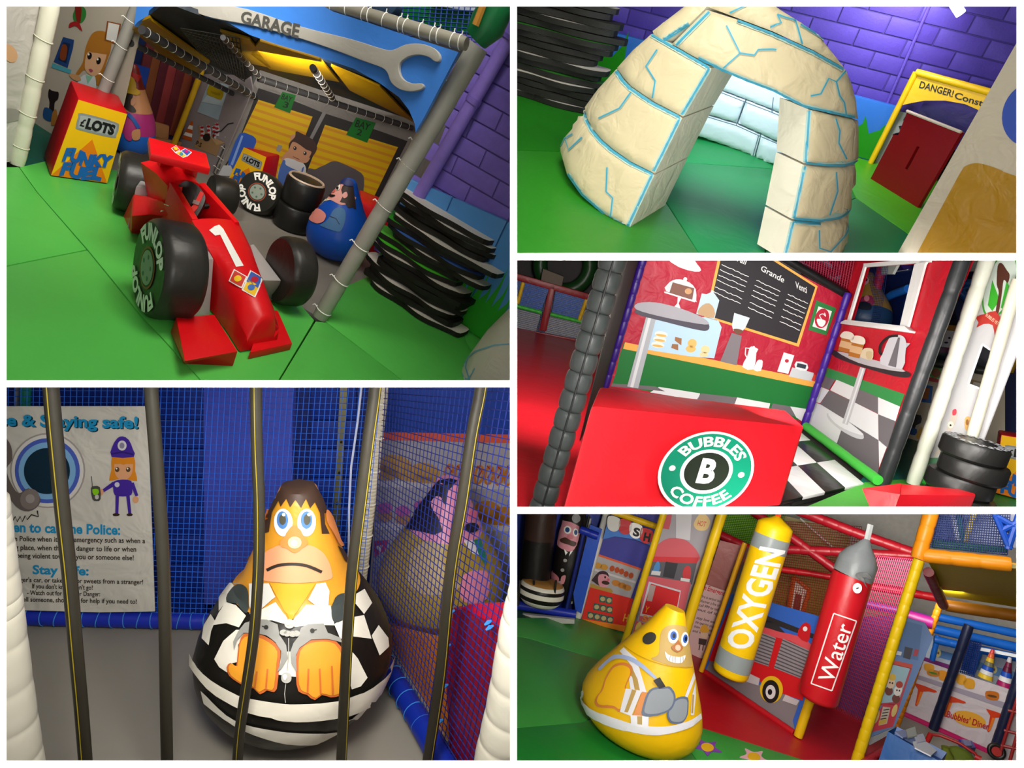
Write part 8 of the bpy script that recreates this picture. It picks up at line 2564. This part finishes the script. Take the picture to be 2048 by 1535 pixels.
T = Thing(P, 'back_counter_print', 'pale and purple back wall of the diner with flower spots', 'panel', P.on(1900, 1330, db2))
T.part('sheet', MB().slab(P, db2, [(1840, 1330), (1862, 1270), (2100, 1330), (2100, 1420), (1840, 1340)], .02, mat('b8c4d4', 'vinyl')))
T.part('purple_band', MB().poly(P, db2, [(1846, 1312), (1904, 1330), (1900, 1342), (1840, 1328)], mat('7a2a78'), .004))
T.part('blue_band', MB().poly(P, db2, [(1868, 1296), (1912, 1308), (1908, 1322), (1864, 1310)], mat('5a8ac8'), .004).poly(P, db2, [(1950, 1320), (2060, 1352), (2060, 1372), (1946, 1336)], mat('6a9ad0'), .004))
m = MB()
for x, y in ((1876, 1305), (1988, 1338)):
    m.poly(P, db2, ell(x, y, 6, 8), mat('e6dca0'), .006).poly(P, db2, ell(x, y, 2, 2.6), mat('8a5a2a'), .008)
T.part('flower_spot', m)
dt = dn_.back(.15)
for k, (x, y, cols, lab) in enumerate(((1970, 1356, ['d8b42c', 'd0d0d4', '1c4cb0', '6a6a50', 'd0a82c', 'd05a30', 'c83a3c'], 'red and yellow ringed stacking cone on the diner counter'), (2008, 1372, ['a01a5c', 'd8d8dc', '1c4cb0', '5a1434', '6a1a3c', 'b8b4bc'], 'purple and blue ringed stacking cone on the diner counter'))):
    c0, c1 = P.on(x, y, dt), P.on(x + 16 - k * 4, y - 58, dt)
    T = Thing(P, 'stacking_cone', lab, 'toy', c0)
    L = (c1 - c0).length
    n_ = len(cols)
    r0 = P.px2m(c0, 13)
    for i, c in enumerate(cols):
        h0, h1 = L * i / n_, L * (i + 1) / n_
        ra, rb = r0 * (1 - .8 * i / n_), r0 * (1 - .8 * (i + .8) / n_)
        T.part('ring', MB().lathe(c0, c1 - c0, [(h0, ra * .9), (h0 + .002, ra), (h1 - .002, rb), (h1, rb * .9)], mat(c, 'vinyl'), 18), sm=40)
# ---- clutter at the lower right
bx = [P.g(*c) for c in ((1778, 1512), (1790, 1478), (1905, 1530), (1890, 1560))]
bxh = .36
cb_ = P.g(1800, 1530)
T = Thing(P, 'storage_box', 'blue storage box heaped with white papers at the diner', 'box', cb_)
tq = [P.g(x, y, .3) for x, y in ((1776, 1462), (1794, 1452), (1894, 1504), (1880, 1522))]
bq = [V((p.x, p.y, 0)) for p in tq]
bq = [p * .985 for p in bq]
mb = MB()
for i in range(4):
    j = (i + 1) % 4
    mb.add([bq[i], bq[j], tq[j], tq[i]], [(0, 1, 2, 3)], mat('12559c', 'vinyl'))
mb.add(bq, [(0, 1, 2, 3)], mat('12559c', 'vinyl'))
inn = [p * .97 + sum(tq, V((0, 0, 0))) / 4 * .03 - V((0, 0, .06)) for p in tq]
mb.add(inn, [(0, 1, 2, 3)], mat('4a6ab0', 'vinyl'))
T.part('bin', mb, sm=20)
for q, c, z in (([(1790, 1462), (1808, 1458), (1826, 1470), (1806, 1474)], '8f9cc8', .31), ([(1812, 1458), (1830, 1452), (1834, 1470), (1816, 1474)], 'b0b8b4', .34), ([(1826, 1482), (1850, 1480), (1874, 1500), (1862, 1510), (1830, 1494)], 'd8dce8', .32), ([(1828, 1470), (1846, 1466), (1852, 1480), (1834, 1484)], 'c4c8dc', .33)):
    p3 = [P.g(x, y, z) for x, y in q]
    t_ = Thing(P, 'paper_sheet', {'8f9cc8': 'pale blue folded sheet in the blue storage box', 'b0b8b4': 'grey card standing in the blue storage box', 'd8dce8': 'large crumpled white sheet on the blue storage box', 'c4c8dc': 'small lilac sheet on the blue storage box'}[c], 'paper', p3[0])
    t_.part('sheet', MB().prism(p3, V((0, 0, -.01)), mat(c, 'print')), sm=20)
sk0 = P.g(1918, 1524)
T = Thing(P, 'green_sack', 'mossy green lumpy sack beside the red trolley', 'sack', sk0)
rs = P.px2m(sk0, 26)
T.part('sack', MB().lathe(sk0, V((0, 0, 1)), [(0, rs * .8), (rs * .3, rs * 1.02), (rs * .7, rs * .9), (rs * 1.0, rs * .55), (rs * 1.1, rs * .2)], mat('5c6a1c', 'cloth'), 22), sm=60)
sl_ = P.g(1892, 1520)
T.part('tied_end', MB().lathe(sl_, V((-.3, 0, 1)), [(0, rs * .5), (rs * .4, rs * .5), (rs * .8, rs * .25), (rs, rs * .3)], mat('6a741c', 'cloth'), 14), sm=60)
hd = P.facing(P.g(1930, 1545))
T = Thing(P, 'trolley', 'red tubular hand trolley lying before the diner counter', 'trolley', P.on(1930, 1520, hd))
T.part('handle', MB().tube([P.on(*c, hd) for c in ((1854, 1486), (1860, 1468), (1880, 1470), (1920, 1486), (1950, 1506), (1958, 1520))], P.px2m(P.g(1930, 1545), 3), mat('a01a1c', 'vinyl'), 10), sm=60)
T.part('grip', MB().tube([P.on(1853, 1484, hd), P.on(1862, 1466, hd)], P.px2m(P.g(1930, 1545), 5), mat('b01c1c', 'vinyl'), 10), sm=60)
T.part('grip', MB().tube([P.on(1950, 1512, hd), P.on(1962, 1518, hd)], P.px2m(P.g(1930, 1545), 6), mat('b01c1c', 'vinyl'), 10), sm=60)
T = Thing(P, 'blue_tray', 'small blue tray of bits under the diner counter', 'tray', P.g(1935, 1492))
T.part('tray', MB().prism([P.g(x, y, .06) for x, y in ((1918, 1476), (1945, 1480), (1952, 1494), (1934, 1496))], V((0, 0, -.06)), mat('1a3a9c', 'vinyl')), bevel=.01)
T.part('bits', MB().prism([P.g(x, y, .1) for x, y in ((1924, 1476), (1942, 1480), (1944, 1490), (1930, 1490))], V((0, 0, -.04)), mat('6a7ab0', 'vinyl')), bevel=.01)
wc = P.up(P.g(1994, 1522), 1993, 1502)
T = Thing(P, 'hand_truck', 'red hand truck with a black rubber wheel at the navy post', 'trolley', P.g(1994, 1522))
axw = (P.cam - wc).normalized() + V((.2, 0, 0))
rw_ = P.px2m(wc, 12)
T.part('tyre', MB().ring(wc, axw, rw_, rw_ * .35, mat('1a1818', 'vinyl'), 24, 8), sm=60, label='black rubber wheel')
T.part('wheel_disc', MB().tube([wc - axw.normalized() * .01, wc + axw.normalized() * .01], rw_ * .75, mat('a02420', 'vinyl'), 20), label='red wheel disc')
for a, b in (((2002, 1500), (2036, 1392)), ((2020, 1520), (2050, 1410)), ((2002, 1490), (2050, 1500)), ((2008, 1460), (2050, 1470)), ((2016, 1420), (2050, 1428))):
    T.part('frame_tube', MB().tube([P.up(P.g(1998, 1526), *a), P.up(P.g(1998, 1526), *b)], P.px2m(wc, 3), mat('8a1c1c', 'vinyl'), 8))
rt0_ = P.g(1722, 1530, .06)
rt1_ = P.g(1768, 1498, .06)
T = Thing(P, 'padded_tube', 'red laced tube on the floor at the tall yellow post', 'tube', rt0_)
T.part('sleeve', MB().pole(rt0_, rt1_, P.px2m(rt0_, 8), mat('b0222c', 'vinyl'), .05, .1), sm=60)
# ceiling structure of the hall seen at the top right
ch = P.facing(P.g(1760, 1225))
T = Thing(P, 'roof_truss', 'grey roof beams and white conduit beyond the red beam', 'beam', P.on(1770, 1080, ch))
for q in ([(1722, 1000), (1740, 1000), (1792, 1080), (1776, 1082)], [(1748, 1000), (1768, 1000), (1800, 1070), (1790, 1078)]):
    T.part('beam', MB().slab(P, ch, q, .05, mat('6a625c', 'paint'), lift=.3))
for a, b in (((1704, 1054), (1784, 1059)), ((1800, 1020), (1794, 1080)), ((1740, 1050), (1808, 1053)), ((1808, 1053), (1807, 1090))):
    T.part('conduit', MB().tube([P.on(*a, ch) + ch.n * .4, P.on(*b, ch) + ch.n * .4], P.px2m(P.on(1760, 1060, ch), 1.5), mat('d8d4cc', 'paint'), 6))

# ---- the fireman
fb0 = P.g(1262, 1472)
ft0 = P.up(fb0, 1350, 1216)
k_ = P.px2m(fb0, 1) * 1.0
prf = [(0, 50), (.02, 72), (.05, 92), (.1, 109), (.16, 119), (.22, 122), (.28, 120), (.36, 112), (.44, 101), (.52, 89), (.6, 77), (.68, 65), (.72, 59), (.78, 50), (.84, 41), (.9, 33), (.95, 27), (1.0, 20)]
T = figure(P, 'wobble_figure', 'yellow fireman wobble figure with oxygen hood and grey gloves', fb0, ft0, [(a, b * k_) for a, b in prf], 'e6b60a', n=52)
S = T.surf
st = 7


def mpx(*pts):
    return [(1140 + x / 4.797, 1200 + y / 4.797) for x, y in pts]


T.part('visor', MB().poly(P, S, smooth(mpx((870, 330), (900, 270), (960, 240), (1060, 240), (1130, 270), (1150, 380), (1160, 520), (1150, 640), (1020, 640), (880, 600), (780, 560), (850, 520), (860, 430)), 3), mat('b89a58'), .005, st), label='tan see-through visor')
T.part('ear_piece', MB().poly(P, S, ell(1140 + 765 / 4.797, 1200 + 368 / 4.797, 14.5, 11, -35), mat('33332f'), .008, st), label='black ear piece')
for cx, cy_, rx in ((985, 345, 10), (1090, 372, 7)):
    x, y = mpx((cx, cy_))[0]
    e = T.part('eye', MB().poly(P, S, ell(x, y, rx, 14.5, 5, 20), WHT, .009, 5), label='white eye')
    T.part('iris', MB().poly(P, S, ell(x + .5, y - 1, rx * .62, 9, 5, 16), mat('2f5cb0'), .012, 4).poly(P, S, ell(x + 1, y - 1, rx * .3, 5, 5, 12), mat('141a2a'), .014, 3), e)
T.part('nose', MB().poly(P, S, smooth(mpx((1025, 380), (1050, 420), (1070, 460), (1025, 500), (975, 470), (970, 440), (1000, 420)), 3), mat('a8683c'), .014, 4).poly(P, S, ell(*mpx((1022, 455))[0], 5, 6), mat('dcb49a'), .017, 3), label='round nose')
T.part('teeth', MB().poly(P, S, smooth(mpx((908, 490), (935, 520), (1000, 540), (1060, 540), (1095, 525), (1085, 570), (1060, 598), (1000, 600), (940, 580), (915, 540)), 2), mat('f0eee8'), .010, 5), label='toothy grin')
m = MB()
for x0, y0, x1, y1 in ((955, 530, 950, 580), (1000, 540, 998, 598), (1045, 540, 1046, 598), (980, 536, 975, 592), (1070, 536, 1072, 590)):
    m.poly(P, S, stroke(mpx((x0, y0), (x1, y1)), 1.0), mat('9a8a78'), .013, 4)
T.part('tooth_lines', m)
WB = mat('dcdce2', 'vinyl')
T.part('reflective_band', MB().poly(P, S, smooth(mpx((40, 870), (90, 850), (130, 950), (200, 1030), (330, 1090), (480, 1140), (640, 1190), (760, 1205), (900, 1205), (1040, 1180), (1150, 1140), (1235, 1080)), 2, False) + smooth(mpx((1245, 1130), (1160, 1200), (1050, 1245), (900, 1280), (720, 1280), (520, 1240), (330, 1180), (180, 1090), (80, 1000), (40, 930)), 2, False), WB, .014, st), label='white reflective band')
TA = mat('b0904a')
T.part('shoulder_strap', MB().poly(P, S, mpx((520, 455), (600, 530), (640, 560), (735, 890), (670, 890), (600, 640), (480, 490)), WB, .006, st).poly(P, S, mpx((560, 700), (600, 740), (622, 860), (580, 850)), WB, .006, st).poly(P, S, mpx((600, 650), (650, 760), (672, 870), (630, 860), (595, 720)), TA, .008, st), label='white and tan strap')
T.part('shoulder_strap', MB().poly(P, S, mpx((1180, 690), (1195, 740), (1120, 930), (1090, 930)), WB, .006, st).poly(P, S, mpx((1195, 780), (1200, 900), (1180, 1100), (1150, 1100), (1160, 920)), WB, .006, st).poly(P, S, mpx((1165, 900), (1180, 905), (1170, 1080), (1155, 1080)), TA, .008, st), label='white and tan strap')
T.part('shoulder_strap', MB().poly(P, S, mpx((580, 1100), (750, 1110), (745, 1225), (590, 1190)), WB, .0155, st).poly(P, S, mpx((645, 1110), (690, 1110), (690, 1190), (645, 1185)), TA, .017, st), label='white and tan strap')
T.part('air_hose', MB().poly(P, S, smooth(mpx((280, 660), (350, 590), (430, 530), (520, 530), (620, 560), (720, 630), (800, 710), (830, 740), (810, 755), (720, 680), (620, 605), (520, 570), (440, 570), (370, 610), (300, 680)), 2), mat('9fb0d4'), .010, st), label='pale blue air hose')
arm = smooth(mpx((440, 620), (520, 600), (590, 630), (600, 690), (570, 760), (540, 850), (600, 860), (560, 940), (490, 1070), (430, 1040), (350, 1030), (280, 1025), (245, 990), (260, 930), (310, 860), (340, 760), (390, 670)), 3)
T.part('arm', MB().poly(P, S, arm, mat('cf7a3c'), .008, st).poly(P, S, shrink(arm, .88), mat('e8b00e'), .0105, st), label='orange-edged bare arm')
T.part('cuff', MB().poly(P, S, mpx((540, 850), (690, 870), (590, 1110), (485, 1070), (500, 1000)), WB, .013, st).poly(P, S, mpx((600, 860), (640, 870), (560, 1075), (525, 1070)), TA, .015, st).poly(P, S, mpx((690, 880), (745, 885), (690, 1110), (605, 1105)), mat('d8863c'), .0145, st), label='striped cuff')
gl1 = smooth(mpx((690, 1100), (700, 1000), (740, 890), (800, 840), (900, 830), (950, 830), (990, 890), (995, 960), (960, 1040), (900, 1080), (800, 1110)), 3)
gl2 = smooth(mpx((920, 1080), (960, 990), (1020, 930), (1110, 930), (1115, 1050), (1100, 1120), (1060, 1170), (1000, 1180), (940, 1160)), 3)
T.part('glove', MB().poly(P, S, gl2, mat('5c6880'), .016, st).poly(P, S, shrink(gl2, .85), mat('8a9198'), .0185, st), label='grey glove')
T.part('glove', MB().poly(P, S, gl1, mat('5c6880'), .019, st).poly(P, S, shrink(gl1, .85), mat('8a9198'), .022, st), label='grey glove')
T.part('hose_grip', MB().poly(P, S, mpx((795, 775), (855, 740), (905, 830), (850, 850)), mat('171717'), .024, st), label='black grip')
T.part('hood_seam', MB().poly(P, S, stroke(smooth(mpx((520, 440), (640, 520), (800, 590), (980, 635), (1170, 640)), 4, False), 1.6), mat('b8900a'), .007, st))


# ------------------------------------------------------------------ trim the booths at the dividing wall
for P in (P1, P2, P3, P4, P5):
    clip_trim(P)
for o in DEAD:
    bpy.data.objects.remove(o)

# prints made of several separate shapes: each shape a part of its own
for o in list(bpy.data.objects):
    if o.type == 'MESH' and o.name.split('.')[0] in ('collar', 'arm', 'shoulder_patch', 'printed_pastries', 'printed_spot', 'printed_loaves', 'tie', 'printed_snacks', 'printed_eyes_and_mouth', 'shoulder_strap', 'eyes', 'moustache', 'flower_spot', 'sleeve'):
        bm = bmesh.new()
        bm.from_mesh(o.data)
        seen, isl = set(), []
        for v in bm.verts:
            if v.index in seen:
                continue
            st_, comp = [v], []
            seen.add(v.index)
            while st_:
                x = st_.pop()
                comp.append(x.index)
                for e in x.link_edges:
                    y = e.other_vert(x)
                    if y.index not in seen:
                        seen.add(y.index)
                        st_.append(y)
            isl.append(set(comp))
        bm.free()
        if not 1 < len(isl) < 12:
            continue
        src = o.data
        for k, c in enumerate(isl):
            me = src.copy()
            bm = bmesh.new()
            bm.from_mesh(me)
            bmesh.ops.delete(bm, geom=[v for v in bm.verts if v.index not in c], context='VERTS')
            bm.to_mesh(me)
            bm.free()
            if k == 0:
                o.data = me
            else:
                n = o.copy()
                n.data = me
                COL.objects.link(n)

# things left with no part in view are dropped
for _ in range(2):
    for o in list(bpy.data.objects):
        if o.type == 'EMPTY' and not o.children:
            bpy.data.objects.remove(o)
